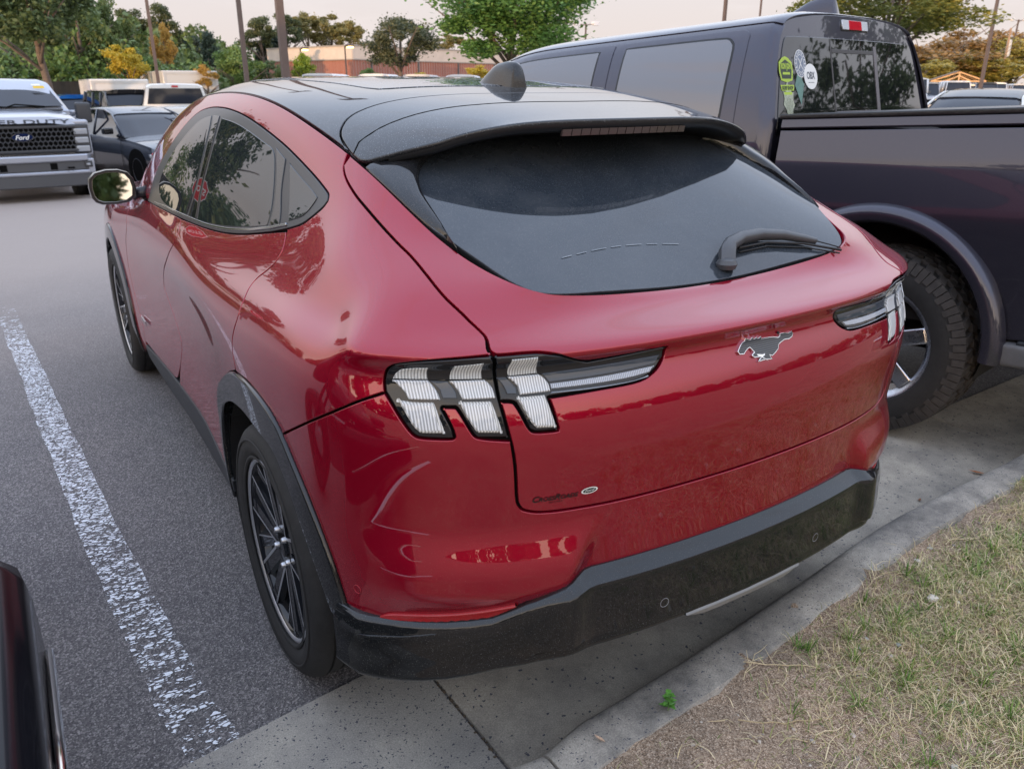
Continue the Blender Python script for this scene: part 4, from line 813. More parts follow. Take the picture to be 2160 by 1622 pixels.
# ---------------------------------------------------------------- ground, gutter, kerb, stripe
def nodes_of(m): return m.node_tree, m.node_tree.nodes['Principled BSDF']
def asphalt_mat():
    m=bpy.data.materials.new('asphalt'); m.use_nodes=True; t,b=nodes_of(m); n=t.nodes.new; l=t.links.new
    tc=n('ShaderNodeTexCoord'); b.inputs['Roughness'].default_value=.82
    v=n('ShaderNodeTexVoronoi'); v.inputs['Scale'].default_value=210; l(tc.outputs['Object'],v.inputs[0])
    r=n('ShaderNodeValToRGB'); l(v.outputs['Color'],r.inputs[0])
    e=r.color_ramp.elements; e[0].color=(.060,.057,.060,1); e[0].position=.1; e[1].color=(.36,.34,.33,1); e[1].position=1; q=e.new(.62); q.color=(.148,.139,.138,1)
    v2=n('ShaderNodeTexNoise'); v2.inputs['Scale'].default_value=330; v2.inputs['Detail'].default_value=3; v2.inputs['Roughness'].default_value=.8; l(tc.outputs['Object'],v2.inputs[0])
    r3=n('ShaderNodeValToRGB'); r3.color_ramp.elements[0].position=.35; r3.color_ramp.elements[1].position=.68; r3.color_ramp.elements[0].color=(.45,.45,.46,1); r3.color_ramp.elements[1].color=(1.5,1.48,1.46,1); l(v2.outputs[0],r3.inputs[0])
    big=n('ShaderNodeTexNoise'); big.inputs['Scale'].default_value=1.3; big.inputs['Detail'].default_value=8; big.inputs['Roughness'].default_value=.62; l(tc.outputs['Object'],big.inputs[0])
    r2=n('ShaderNodeValToRGB'); r2.color_ramp.elements[0].position=.3; r2.color_ramp.elements[1].position=.72; r2.color_ramp.elements[0].color=(.80,.80,.83,1); r2.color_ramp.elements[1].color=(1.15,1.12,1.09,1); l(big.outputs[0],r2.inputs[0])
    m1=n('ShaderNodeMix'); m1.data_type='RGBA'; m1.blend_type='MULTIPLY'; m1.inputs[0].default_value=1; l(r.outputs[0],m1.inputs[6]); l(r2.outputs[0],m1.inputs[7])
    m2=n('ShaderNodeMix'); m2.data_type='RGBA'; m2.blend_type='MULTIPLY'; m2.inputs[0].default_value=1; l(m1.outputs[2],m2.inputs[6]); l(r3.outputs[0],m2.inputs[7])
    # lane colour turns paler and warmer beyond the stalls
    s=n('ShaderNodeSeparateXYZ'); l(tc.outputs['Object'],s.inputs[0]); q=n('ShaderNodeMapRange'); q.inputs[1].default_value=3.0; q.inputs[2].default_value=8.0; q.inputs[3].default_value=0; q.inputs[4].default_value=.72; l(s.outputs[1],q.inputs[0])
    m3=n('ShaderNodeMix'); m3.data_type='RGBA'; l(q.outputs[0],m3.inputs[0]); l(m2.outputs[2],m3.inputs[6]); m3.inputs[7].default_value=(.37,.305,.265,1); l(m3.outputs[2],b.inputs['Base Color'])
    bp=n('ShaderNodeBump'); bp.inputs['Strength'].default_value=.7; bp.inputs['Distance'].default_value=.004; l(v.outputs['Distance'],bp.inputs['Height']); l(bp.outputs[0],b.inputs['Normal'])
    return m
M_ASPH=asphalt_mat()
xs_=[-120,-40,-10,0,10,40,120,260]; ys_=[-60,-5,0,2,5,8,11,14,18,30,60,120,260]
V=[(x,y,ground_z(y)) for y in ys_ for x in xs_]; k=len(xs_)
tag(mesh('asphalt_lot',V,[(j*k+i,j*k+i+1,(j+1)*k+i+1,(j+1)*k+i) for j in range(len(ys_)-1) for i in range(k-1)],M_ASPH),kind='structure')
def concrete(name,col,spot=.0,spotscale=70,rough=.85,stain=.0):
    m=bpy.data.materials.new(name); m.use_nodes=True; t,b=nodes_of(m); n=t.nodes.new; l=t.links.new; b.inputs['Roughness'].default_value=rough
    tc=n('ShaderNodeTexCoord'); a=n('ShaderNodeTexNoise'); a.inputs['Scale'].default_value=260; a.inputs['Detail'].default_value=3; a.inputs['Roughness'].default_value=.8; l(tc.outputs['Object'],a.inputs[0])
    r=n('ShaderNodeValToRGB'); r.color_ramp.elements[0].position=.32; r.color_ramp.elements[1].position=.7; r.color_ramp.elements[0].color=(*[c*.62 for c in col],1); r.color_ramp.elements[1].color=(*[c*1.3 for c in col],1); l(a.outputs[0],r.inputs[0])
    g=n('ShaderNodeTexNoise'); g.inputs['Scale'].default_value=4; g.inputs['Detail'].default_value=9; g.inputs['Roughness'].default_value=.68; l(tc.outputs['Object'],g.inputs[0])
    r2=n('ShaderNodeValToRGB'); r2.color_ramp.elements[0].position=.36; r2.color_ramp.elements[1].position=.66; d=1-stain; r2.color_ramp.elements[0].color=(d*.72,d*.72,d*.73,1); r2.color_ramp.elements[1].color=(1.1,1.08,1.04,1); l(g.outputs[0],r2.inputs[0])
    m1=n('ShaderNodeMix'); m1.data_type='RGBA'; m1.blend_type='MULTIPLY'; m1.inputs[0].default_value=1; l(r.outputs[0],m1.inputs[6]); l(r2.outputs[0],m1.inputs[7]); last=m1.outputs[2]
    if spot:
        v=n('ShaderNodeTexVoronoi'); v.inputs['Scale'].default_value=spotscale; v.inputs['Randomness'].default_value=1; ns=n('ShaderNodeTexNoise'); ns.inputs['Scale'].default_value=90; l(tc.outputs['Object'],ns.inputs[0])
        ad_=n('ShaderNodeMix'); ad_.data_type='RGBA'; ad_.inputs[0].default_value=.02; l(tc.outputs['Object'],ad_.inputs[6]); l(ns.outputs['Color'],ad_.inputs[7]); l(ad_.outputs[2],v.inputs[0])
        # only some cells carry a visible dark stone
        c1=n('ShaderNodeMath'); c1.operation='LESS_THAN'; l(v.outputs['Distance'],c1.inputs[0]); c1.inputs[1].default_value=.27
        sc=n('ShaderNodeSeparateColor'); l(v.outputs['Color'],sc.inputs[0]); c2=n('ShaderNodeMath'); c2.operation='GREATER_THAN'; l(sc.outputs[0],c2.inputs[0]); c2.inputs[1].default_value=1-spot
        mm=n('ShaderNodeMath'); mm.operation='MULTIPLY'; l(c1.outputs[0],mm.inputs[0]); l(c2.outputs[0],mm.inputs[1])
        m2=n('ShaderNodeMix'); m2.data_type='RGBA'; l(mm.outputs[0],m2.inputs[0]); l(last,m2.inputs[6]); m2.inputs[7].default_value=(.065,.066,.080,1); last=m2.outputs[2]
    l(last,b.inputs['Base Color'])
    bp=n('ShaderNodeBump'); bp.inputs['Strength'].default_value=.5; bp.inputs['Distance'].default_value=.003; l(a.outputs[0],bp.inputs['Height']); l(bp.outputs[0],b.inputs['Normal'])
    return m
M_GUT=concrete('gutter_concrete_pale',(.36,.335,.295),.50,95); M_GUT2=concrete('gutter_concrete_dark',(.40,.36,.30),.22,60,stain=.18); M_KERB=concrete('kerb_concrete',(.41,.375,.325),.30,110,stain=.50)
JL=[(-9,-.05),(-4,.33),(-1.276,.60),(-.77,.672),(-.585,.690),(.6,.775),(2.22,.93),(3.51,.996),(6,1.15),(14,1.6)]
KL=[(-9,-.68),(-4,-.22),(-1.3,.045),(-.567,.112),(-.50,.118),(.104,.172),(1.128,.315),(2.143,.350),(4,.50),(6,.65),(14,1.2)]
jy=lambda x:float(np.interp(x,[a for a,b in JL],[b for a,b in JL])); ky=lambda x:float(np.interp(x,[a for a,b in KL],[b for a,b in KL]))
GUT=empty('gutter',(0,.4,0)); GUT['kind']='structure'
joints=[-9,-6.6,-3.6,-.595,2.42,5.45,8.5,11.5,14]
for i,(a,b) in enumerate(zip(joints[:-1],joints[1:])):
    n=14; V=[]; rows=5
    for j in range(n+1):
        x=a+.005+(b-a-.010)*j/n
        for k2 in range(rows):
            t_=k2/(rows-1); y=ky(x)+(jy(x)-ky(x))*t_; skew=(.02*(t_-.5) if a==-.595 or b==-.595 else 0)
            V.append((x-skew,y-(.006 if k2==rows-1 else 0),.008+.010*(1-t_)*0+.004*math.cos(j*1.7)*.3-.4*0))
    F=[(j*rows+k2,(j+1)*rows+k2,(j+1)*rows+k2+1,j*rows+k2+1) for j in range(n) for k2 in range(rows-1)]
    # skirt
    bnd=[j*rows for j in range(n+1)]+[n*rows+k2 for k2 in range(1,rows)]+[j*rows+rows-1 for j in range(n-1,-1,-1)]+[k2 for k2 in range(rows-2,0,-1)]
    bV=len(V); V+=[(V[q][0],V[q][1],-.03) for q in bnd]; m_=len(bnd); F+=[(bnd[q],bV+q,bV+(q+1)%m_,bnd[(q+1)%m_]) for q in range(m_)]
    o=mesh('slab',V,F,M_GUT if b<=-.5 else M_GUT2,GUT); o.location=(0,-.4,0)
KB=empty('kerb',(0,.15,0)); KB['kind']='structure'
kprof=[(.000,-.02),(.004,.0),(.008,.045),(.014,.085),(.022,.108),(.036,.122),(.055,.129),(.09,.131),(.135,.131),(.158,.128),(.168,.11),(.17,-.02)]
kj=[-9,-6.5,-3.5,-.545,2.9,6.0,9,12,14]
for a,b in zip(kj[:-1],kj[1:]):
    n=26;V=[];kp=len(kprof)
    for j in range(n+1):
        x=a+.004+(b-a-.008)*j/n; e=min(j,n-j); sh=.012 if e==0 else 0
        for (d,z) in kprof:
            wob=.0025*math.sin(x*9+z*30)+.002*math.sin(x*23+d*40)
            V.append((x,ky(x)-d-(sh if z>.05 and d<.1 else 0)-wob,z-(sh if z>.05 else 0)+wob*.6))
    F=[(j*kp+i,j*kp+i+1,(j+1)*kp+i+1,(j+1)*kp+i) for j in range(n) for i in range(kp-1)]+[tuple(range(kp))[::-1],tuple(n*kp+i for i in range(kp))]
    o=mesh('kerb_stone',V,F,M_KERB,KB,True,None,50); o.location=(0,-.15,0)
# dirt caught in the joints and along the asphalt edge
mb=MB()
for (p,q,w) in (((-.595,.13),(-.597,.68),.012),((-.545,.12),(-.55,-.05),.008)):
    for s_ in range(40):
        t_=s_/40; x=p[0]+(q[0]-p[0])*t_+random.uniform(-w,w)*.6; y=p[1]+(q[1]-p[1])*t_; r_=random.uniform(.003,.009)
        mb.lathe([(r_,0),(r_*.7,r_*.5),(.0003,r_*.7)],6,'z',(x,y,.004))
tag(mb.build('joint_dirt',mat('joint_dirt',(.10,.075,.05),.95,var=.4,vscale=90)),kind='stuff')
# painted stall line, worn away in flakes
m=bpy.data.materials.new('worn_line_paint'); m.use_nodes=True; t,b=nodes_of(m); n=t.nodes.new; l=t.links.new
b.inputs['Base Color'].default_value=(.74,.76,.80,1); b.inputs['Roughness'].default_value=.6
tc=n('ShaderNodeTexCoord'); mpn=n('ShaderNodeMapping'); mpn.inputs['Scale'].default_value=(1,1.9,1); l(tc.outputs['Object'],mpn.inputs[0])
dn=n('ShaderNodeTexNoise'); dn.inputs['Scale'].default_value=28; dn.inputs['Detail'].default_value=5; l(mpn.outputs[0],dn.inputs[0])
dm=n('ShaderNodeMix'); dm.data_type='RGBA'; dm.inputs[0].default_value=.045; l(mpn.outputs[0],dm.inputs[6]); l(dn.outputs['Color'],dm.inputs[7])
v=n('ShaderNodeTexVoronoi'); v.feature='DISTANCE_TO_EDGE'; v.inputs['Scale'].default_value=40; l(dm.outputs[2],v.inputs[0])
c1=n('ShaderNodeMath'); c1.operation='GREATER_THAN'; l(v.outputs[0],c1.inputs[0]); c1.inputs[1].default_value=.13
n1=n('ShaderNodeTexNoise'); n1.inputs['Scale'].default_value=17; n1.inputs['Detail'].default_value=6; n1.inputs['Roughness'].default_value=.7; l(mpn.outputs[0],n1.inputs[0])
s=n('ShaderNodeSeparateXYZ'); l(tc.outputs['Object'],s.inputs[0]); q=n('ShaderNodeMapRange'); q.inputs[1].default_value=.7; q.inputs[2].default_value=2.2; q.inputs[3].default_value=.52; q.inputs[4].default_value=.44; l(s.outputs[1],q.inputs[0])
q2=n('ShaderNodeMapRange'); q2.inputs[1].default_value=4.4; q2.inputs[2].default_value=5.9; q2.inputs[3].default_value=0; q2.inputs[4].default_value=.16; l(s.outputs[1],q2.inputs[0]); ad2=n('ShaderNodeMath'); l(q.outputs[0],ad2.inputs[0]); l(q2.outputs[0],ad2.inputs[1])
c2=n('ShaderNodeMath'); c2.operation='GREATER_THAN'; l(n1.outputs[0],c2.inputs[0]); l(ad2.outputs[0],c2.inputs[1])
mm=n('ShaderNodeMath'); mm.operation='MULTIPLY'; l(c1.outputs[0],mm.inputs[0]); l(c2.outputs[0],mm.inputs[1])
tr_=n('ShaderNodeBsdfTransparent'); ms=n('ShaderNodeMixShader'); l(mm.outputs[0],ms.inputs[0]); l(tr_.outputs[0],ms.inputs[1]); l(b.outputs[0],ms.inputs[2]); l(ms.outputs[0],t.nodes['Material Output'].inputs[0])
LNS=[(-1.240,.64),(-1.281,.833),(-1.378,2.114),(-1.575,5.58),(-1.60,6.1)]
V=[]
for i in range(60):
    t_=i/59; y=.60+5.4*t_; xl=float(np.interp(y,[b for a,b in LNS],[a for a,b in LNS])); w=.108+.012*(1-t_); je=.0025*math.sin(i*1.9)+.003*math.sin(i*5.3)+.003*math.sin(i*.37)
    V+=[(xl-.012+je,y,ground_z(y)+.004),(xl+w+je*.7,y+.01,ground_z(y)+.004)]
tag(mesh('parking_line',V,[(2*i,2*i+1,2*i+3,2*i+2) for i in range(59)],m),kind='structure')
# soil bank behind the kerb
def soil_h(x,y):
    d=ky(x)-.15-y; return .124+.014*math.sin(x*3.1+1)*math.sin(y*4.3)+.006*math.sin(x*17+y*9)+.005*math.sin(x*31-y*27)+min(.05,max(0,d)*.035)
def soil_mat():
    m=bpy.data.materials.new('sandy_soil'); m.use_nodes=True; t,b=nodes_of(m); n=t.nodes.new; l=t.links.new; b.inputs['Roughness'].default_value=.95
    tc=n('ShaderNodeTexCoord'); v=n('ShaderNodeTexVoronoi'); v.inputs['Scale'].default_value=260; l(tc.outputs['Object'],v.inputs[0]); r=n('ShaderNodeValToRGB'); l(v.outputs['Color'],r.inputs[0])
    e=r.color_ramp.elements; e[0].color=(.19,.135,.09,1); e[0].position=.05; e[1].color=(.78,.64,.50,1); e[1].position=.95; e.new(.5).color=(.44,.335,.24,1)
    g=n('ShaderNodeTexNoise'); g.inputs['Scale'].default_value=3.2; g.inputs['Detail'].default_value=9; g.inputs['Roughness'].default_value=.7; l(tc.outputs['Object'],g.inputs[0]); r2=n('ShaderNodeValToRGB'); r2.color_ramp.elements[0].position=.35; r2.color_ramp.elements[1].position=.68; r2.color_ramp.elements[0].color=(.60,.58,.57,1); r2.color_ramp.elements[1].color=(1.12,1.02,.92,1); l(g.outputs[0],r2.inputs[0])
    m1=n('ShaderNodeMix'); m1.data_type='RGBA'; m1.blend_type='MULTIPLY'; m1.inputs[0].default_value=1; l(r.outputs[0],m1.inputs[6]); l(r2.outputs[0],m1.inputs[7]); l(m1.outputs[2],b.inputs['Base Color'])
    bp=n('ShaderNodeBump'); bp.inputs['Strength'].default_value=.9; bp.inputs['Distance'].default_value=.006; l(v.outputs['Distance'],bp.inputs['Height']); l(bp.outputs[0],b.inputs['Normal']); return m
gxs=list(np.arange(-2,-.8,.2))+list(np.arange(-.8,4.6,.05))+list(np.arange(4.6,8,.3)); gxs=[-30,-9]+gxs+[14,40]
V=[];nr_=44
for x in gxs:
    y0=ky(max(-9,min(14,x)))-.098-.022*math.sin(x*13)*math.sin(x*5+1)-.014*math.sin(x*37+2)
    for j in range(nr_):
        d=(j/(nr_-1))**1.6*3.0 if j<nr_-1 else 40; y=y0-d; z=soil_h(x,y) if j<nr_-1 else .2
        z-=.016*max(0,1-d/.10)*(.5+.5*math.sin(x*41)*math.sin(x*17+1))
        V.append((x,y,z))
tag(mesh('soil_bank',V,[(i*nr_+j,i*nr_+j+1,(i+1)*nr_+j+1,(i+1)*nr_+j) for i in range(len(gxs)-1) for j in range(nr_-1)],soil_mat(),None,True),kind='structure')
# grass
def rnd_island_mat(name,cols,rough=.6,trans=.25):
    m=bpy.data.materials.new(name); m.use_nodes=True; t,b=nodes_of(m); n=t.nodes.new; l=t.links.new; g=n('ShaderNodeNewGeometry'); r=n('ShaderNodeValToRGB'); l(g.outputs['Random Per Island'],r.inputs[0]); e=r.color_ramp.elements
    while len(e)<len(cols): e.new(.5)
    for i,(q,c_) in enumerate(zip(e,cols)): q.position=i/(len(cols)-1); q.color=(*c_,1)
    l(r.outputs[0],b.inputs['Base Color']); b.inputs['Roughness'].default_value=rough
    if trans:
        tn=n('ShaderNodeBsdfTranslucent'); l(r.outputs[0],tn.inputs[0]); mx=n('ShaderNodeMixShader'); mx.inputs[0].default_value=trans; l(b.outputs[0],mx.inputs[1]); l(tn.outputs[0],mx.inputs[2]); l(mx.outputs[0],t.nodes['Material Output'].inputs[0])
    return m
def dens_g(x,y):
    k=.5+.5*math.sin(x*2.3+.7)*math.sin(y*3.1+1.9); k2=.5+.5*math.sin(x*7.1+y*5.3)*math.cos(y*8.9-x*2); d=ky(x)-.15-y
    base=smooth(-.02,.72,x-.25*y); edge=smooth(-.02,.22,d+.25*(x>1.7)); return float(np.clip(base*edge*(.55+.6*k)+.16*k2*k*edge,0,1)), d
def blades(n,x0,x1,y0,y1,hmin,hmax,wd,lean,thr,seed):
    rs=random.Random(seed); V=[];F=[]
    c_=0
    while c_<n:
        x=rs.uniform(x0,x1); y=rs.uniform(y0,y1); de,d=dens_g(x,y)
        if d<0 or rs.random()>de*thr+.006: 
            c_+=.12; continue
        c_+=1; z=soil_h(x,y)-.004; L=rs.uniform(hmin,hmax); a=rs.uniform(0,6.283); ln=rs.uniform(*lean); w=wd*rs.uniform(.6,1.3); px,py=-math.sin(a)*w,math.cos(a)*w; b_=len(V)
        for k,(f,g) in enumerate(((0,0),(.5,.62),(1,1))):
            r=L*f*math.sin(ln*(.4+.6*f)); h=L*f*math.cos(ln*(.4+.6*f)); cx,cy=x+math.cos(a)*r,y+math.sin(a)*r
            if k<2: s_=1-.35*f; V+=[(cx-px*s_,cy-py*s_,z+h),(cx+px*s_,cy+py*s_,z+h)]
            else: V.append((cx,cy,z+max(h,.003)))
        F+=[(b_,b_+1,b_+3,b_+2),(b_+2,b_+3,b_+4)]
    return V,F
V,F=blades(44000,-.55,3.2,-1.0,.35,.018,.050,.0011,(.5,1.45),1.0,1)
tag(mesh('green_grass',V,F,rnd_island_mat('grass_green',[(.08,.14,.030),(.15,.23,.045),(.26,.33,.08),(.42,.40,.15),(.13,.20,.05)],.6,.3)),kind='stuff')
V,F=blades(30000,-.55,3.2,-1.0,.35,.03,.075,.0012,(1.0,1.62),1.0,2)
tag(mesh('dry_grass',V,F,rnd_island_mat('grass_straw',[(.55,.42,.20),(.70,.57,.33),(.40,.31,.16),(.80,.67,.43),(.48,.44,.20)],.6,.2)),kind='stuff')
# straw runners creeping over the bare soil
V=[];F=[]; rs=random.Random(31)
for i in range(420):
    cx_=rs.uniform(-.3,3.0);cy2=rs.uniform(-.95,.3); de,d=dens_g(cx_,cy2)
    if d<.0 or rs.random()>de+.05: continue
    for k in range(rs.randint(12,30)):
        a=rs.uniform(0,6.283); r0=rs.uniform(0,.018); x=cx_+r0*math.cos(a); y=cy2+r0*math.sin(a); z=soil_h(x,y)-.003; L=rs.uniform(.025,.062); ln=rs.uniform(.25,1.25); w=.0013*rs.uniform(.7,1.3); px,py=-math.sin(a)*w,math.cos(a)*w; b_=len(V)
        for q_,f_ in enumerate((0,.5,1)):
            r=L*f_*math.sin(ln*(.4+.6*f_)); h=L*f_*math.cos(ln*(.4+.6*f_)); X_,Y_=x+math.cos(a)*r,y+math.sin(a)*r
            if q_<2: V+=[(X_-px,Y_-py,z+h),(X_+px,Y_+py,z+h)]
            else: V.append((X_,Y_,z+h))
        F+=[(b_,b_+1,b_+3,b_+2),(b_+2,b_+3,b_+4)]
tag(mesh('grass_tufts',V,F,rnd_island_mat('grass_tuft',[(.06,.14,.02),(.11,.22,.03),(.20,.32,.06),(.34,.40,.12)],.55,.3)),kind='stuff')
rs=random.Random(5); mb=MB()
for i in range(170):
    x=rs.uniform(-.1,3.0); y=rs.uniform(-1.7,.2); de,d=dens_g(x,y)
    if d<.03: continue
    a=rs.uniform(-.5,.5)+rs.choice((0,math.pi)); pts=[]; L=rs.randint(4,10)
    for k in range(L):
        pts.append((x,y,soil_h(x,y)+.004+.006*abs(math.sin(k*1.3+i)))); a+=rs.uniform(-.35,.35); x+=math.cos(a)*.03; y+=math.sin(a)*.03
        if ky(max(-9,x))-.13<y: break
        if rs.random()<.8:
            b2=a+rs.choice((-1,1))*rs.uniform(.5,1.1); s_=rs.uniform(.02,.06); mb.tube([(x,y,soil_h(x,y)+.004),(x+math.cos(b2)*s_*.5,y+math.sin(b2)*s_*.5,soil_h(x,y)+.012),(x+math.cos(b2)*s_,y+math.sin(b2)*s_,soil_h(x,y)+rs.uniform(.004,.03))],[.0011,.0009,.0004],3,False)
    if len(pts)>2: mb.tube(pts,.0013,4,False)
tag(mb.build('straw_runners',rnd_island_mat('straw_runner',[(.55,.44,.26),(.66,.54,.34),(.45,.34,.19)],.6,0)),kind='stuff')
# pebbles
def pebbles(name,n,size,cols,seed,reg):
    rs=random.Random(seed); mb=MB()
    ico=bmesh.new(); bmesh.ops.create_icosphere(ico,subdivisions=1,radius=1); iv=[v.co.copy() for v in ico.verts]; ico.verts.index_update(); fi=[[v.index for v in f.verts] for f in ico.faces]; ico.free()
    k=0
    while k<n:
        x=rs.uniform(reg[0],reg[1]); y=rs.uniform(reg[2],reg[3]); 
        if ky(x)-.17<y: continue
        k+=1; s_=rs.uniform(*size)*(1 if rs.random()<.9 else 2); M_=Matrix.Rotation(rs.uniform(0,6),3,'Z')
        mb.add([tuple(Vector((x,y,soil_h(x,y)+s_*.2))+M_@Vector((v.x*s_*rs.uniform(.8,1.3),v.y*s_*.8*rs.uniform(.8,1.2),v.z*s_*.55))) for v in iv],fi)
    return tag(mb.build(name,rnd_island_mat(name,cols,.8,0),None,False),kind='stuff')
pebbles('soil_pebbles',1500,(.0015,.0045),[(.30,.25,.2),(.48,.42,.35),(.2,.17,.15),(.42,.33,.25)],3,(-.5,3,-1.8,.3))
pebbles('larger_pebbles',190,(.004,.011),[(.42,.26,.17),(.50,.47,.42),(.24,.25,.22),(.60,.54,.46),(.40,.22,.15)],4,(0,2.4,-1.5,.1))
# little weed by the kerb
wd=empty('weed_seedling',(-.215,.005,.128),0,'small fresh green weed seedling growing on the sandy kerb edge','weed')
rs=random.Random(9); mb=MB(); mb.tube([(0,0,0),(.004,.002,.03),(.001,.004,.055)],[.0013,.001,.0006],5); mb.build('stem',mat('weed_stem',(.12,.2,.05),.5),wd)
lm=mat('weed_leaf',(.09,.24,.035),.45,var=.3,vscale=60)
for i in range(13):
    a=i*2.4; z=.012+.0038*i; L=.026-.0009*i; mb=MB(); c_,s_=math.cos(a),math.sin(a)
    V=[(0,0,z),(L*.35*c_-.009*s_,L*.35*s_+.009*c_,z+.006),(L*.4*c_,L*.4*s_,z+.002),(L*.35*c_+.009*s_,L*.35*s_-.009*c_,z+.006),(L*c_,L*s_,z+.004)]
    mb.add(V,[(0,2,1),(0,3,2),(1,2,4),(2,3,4)]); mb.build('leaf',lm,wd)
# fallen leaves
def dead_leaf(x,y,z,s_,col,label,a=0):
    pts=[(0,-1),(.35,-.6),(.55,-.1),(.35,.45),(0,1),(-.3,.5),(-.5,0),(-.35,-.55)]; V=[(px*s_*.6,py*s_,.25*s_*abs(px)+.15*s_*py*py) for px,py in pts]+[(0,0,0)]
    o=mesh('fallen_leaf',V,[(i,(i+1)%8,8) for i in range(8)],mat('leaf_'+col[0],col[1],.6,var=.3,vscale=200)); o.location=(x,y,z); o.rotation_euler=(.15,.1,a); tag(o,label,'leaf')
dead_leaf(1.98,.43,.016,.035,('rust',(.35,.13,.05)),'curled rust brown dead leaf in the gutter near the right edge',.8)
dead_leaf(1.55,.42,.012,.018,('brown',(.22,.10,.05)),'tiny brown dead leaf lying in the gutter left of the rust leaf',2)
dead_leaf(-.42,.02,.136,.016,('tan',(.45,.30,.2)),'small tan dead leaf beside the green weed seedling',.4)
V=[];
# ---------------------------------------------------------------- dark pickup parked to the right of the red car
M_PUR=dusty(mat('dark_metallic_paint',(.038,.037,.055),.28,.6,1,.02,.5),.03,600,(.35,.30,.27),(.4,1.0))
RM=empty('dark_pickup',(3.01,1.08,0),.165,'dark purple grey crew cab pickup with stickers on its rear window','pickup truck')
BT=Matrix.Rotation(-.052,4,'X')@Matrix.Translation((0,0,.045))
def rb(o): o.matrix_local=BT; return o
def sideB(sg):
    def f(y,z):
        y=np.asarray(y,float);z=np.asarray(z,float)
        X=lambda z:1.0-.125*np.clip(z-1.02,0,1)-.10*np.clip(z-1.22,0,1)-.035*(1-smooth(.45,1.02,z))-.0
        h=2e-3; dx=(X(z+h)-X(z-h))/(2*h); n=np.stack([sg*np.ones_like(z),0*z,-dx],-1); n/=np.linalg.norm(n,axis=-1,keepdims=True)
        return np.stack([sg*X(z),y,z],-1),n
    return f
AY,AZ=.13,.465
arc=[(AY+.515*math.cos(a),AZ+.515*math.sin(a)) for a in np.linspace(R(172),R(8),16)]
for sg in (-1,1):
    poly=[(-1.235,1.375),(-1.24,1.0),(-1.22,.60),(-.39,.50)]+[(a,b) for a,b in arc]+[(.645,.50),(.695,.50),(.695,1.375)]
    rb(patch('bed_side',sideB(sg),poly,M_PUR,RM,0,inset=.002,edge=.003,grid=(.1,.05),step=.06,smoothit=1,corner=35))
    rb(patch('bed_rail_cap',sideB(sg),[(-1.235,1.382),(.70,1.382),(.70,1.432),(-1.235,1.432)],M_PUR,RM,-.004,inset=.001,edge=.008,depth=.05,grid=(.2,.03),smoothit=0))
    mb=MB(); pr=[(.985,.58),(1.022,.572),(1.040,.555),(1.046,.530),(1.040,.505),(1.022,.492),(.985,.487),(.90,.487)]
    V=[];A_=np.linspace(R(-6),R(186),40)
    for a in A_:
        for x,r in pr: V.append((sg*x,AY+(r+.012)*math.cos(a),AZ+(r+.012)*math.sin(a)))
    k=len(pr);F=[(i*k+j,i*k+j+1,(i+1)*k+j+1,(i+1)*k+j) for i in range(len(A_)-1) for j in range(k-1)]
    o=mesh('fender_flare',V,F,M_PUR,RM,True,None,40); rb(o)
    bm=bmesh.new(); bm.from_mesh(o.data); bmesh.ops.recalc_face_normals(bm,faces=bm.faces); bm.to_mesh(o.data); bm.free()
mb=MB()
for s_ in (-1,1):
    V=[(s_*.93,AY+.50*math.cos(a),AZ+.50*math.sin(a)) for a in np.linspace(R(-20),R(200),20)]; V+=[(s_*.55,y,z) for x,y,z in V]; mb.add(V,[(i,i+1,21+i,20+i) for i in range(19)]+[tuple(range(20,40))])
mb.box(-.9,.9,-1.15,.6,.52,.60); rb(mb.build('bed_floor_and_liners',M_LINER,RM))
mb=MB(); mb.bbox(-.93,.93,-1.22,.71,1.425,1.450,.008); rb(mb.build('bed_cover',mat('vinyl_bed_cover',(.010,.010,.012),.35,bump=.2,bscale=60),RM,True,40))
mb=MB(); mb.bbox(-.99,.99,-1.27,-1.235,.60,1.41,.012); rb(mb.build('tail_gate',M_PUR,RM,True,40))
mb=MB(); mb.bbox(-1.0,1.0,-1.46,-1.25,.50,.72,.03); rb(mb.build('rear_bumper',M_CHROME,RM,True,40))
for x0 in (-1.0,.86): mb=MB(); mb.bbox(x0,x0+.14,-.62,-.40,.40,.50,.02); rb(mb.build('mud_flap_bracket',mat('grey_bracket',(.10,.10,.105),.5,var=.2),RM,True,40))
mb=MB()
for s_ in (-1,1): mb.bbox(s_*.97-.02,s_*.97+.02,-1.22,-.50,.47,.515,.01)
rb(mb.build('lower_bed_trim',M_BLKM,RM,True,40))
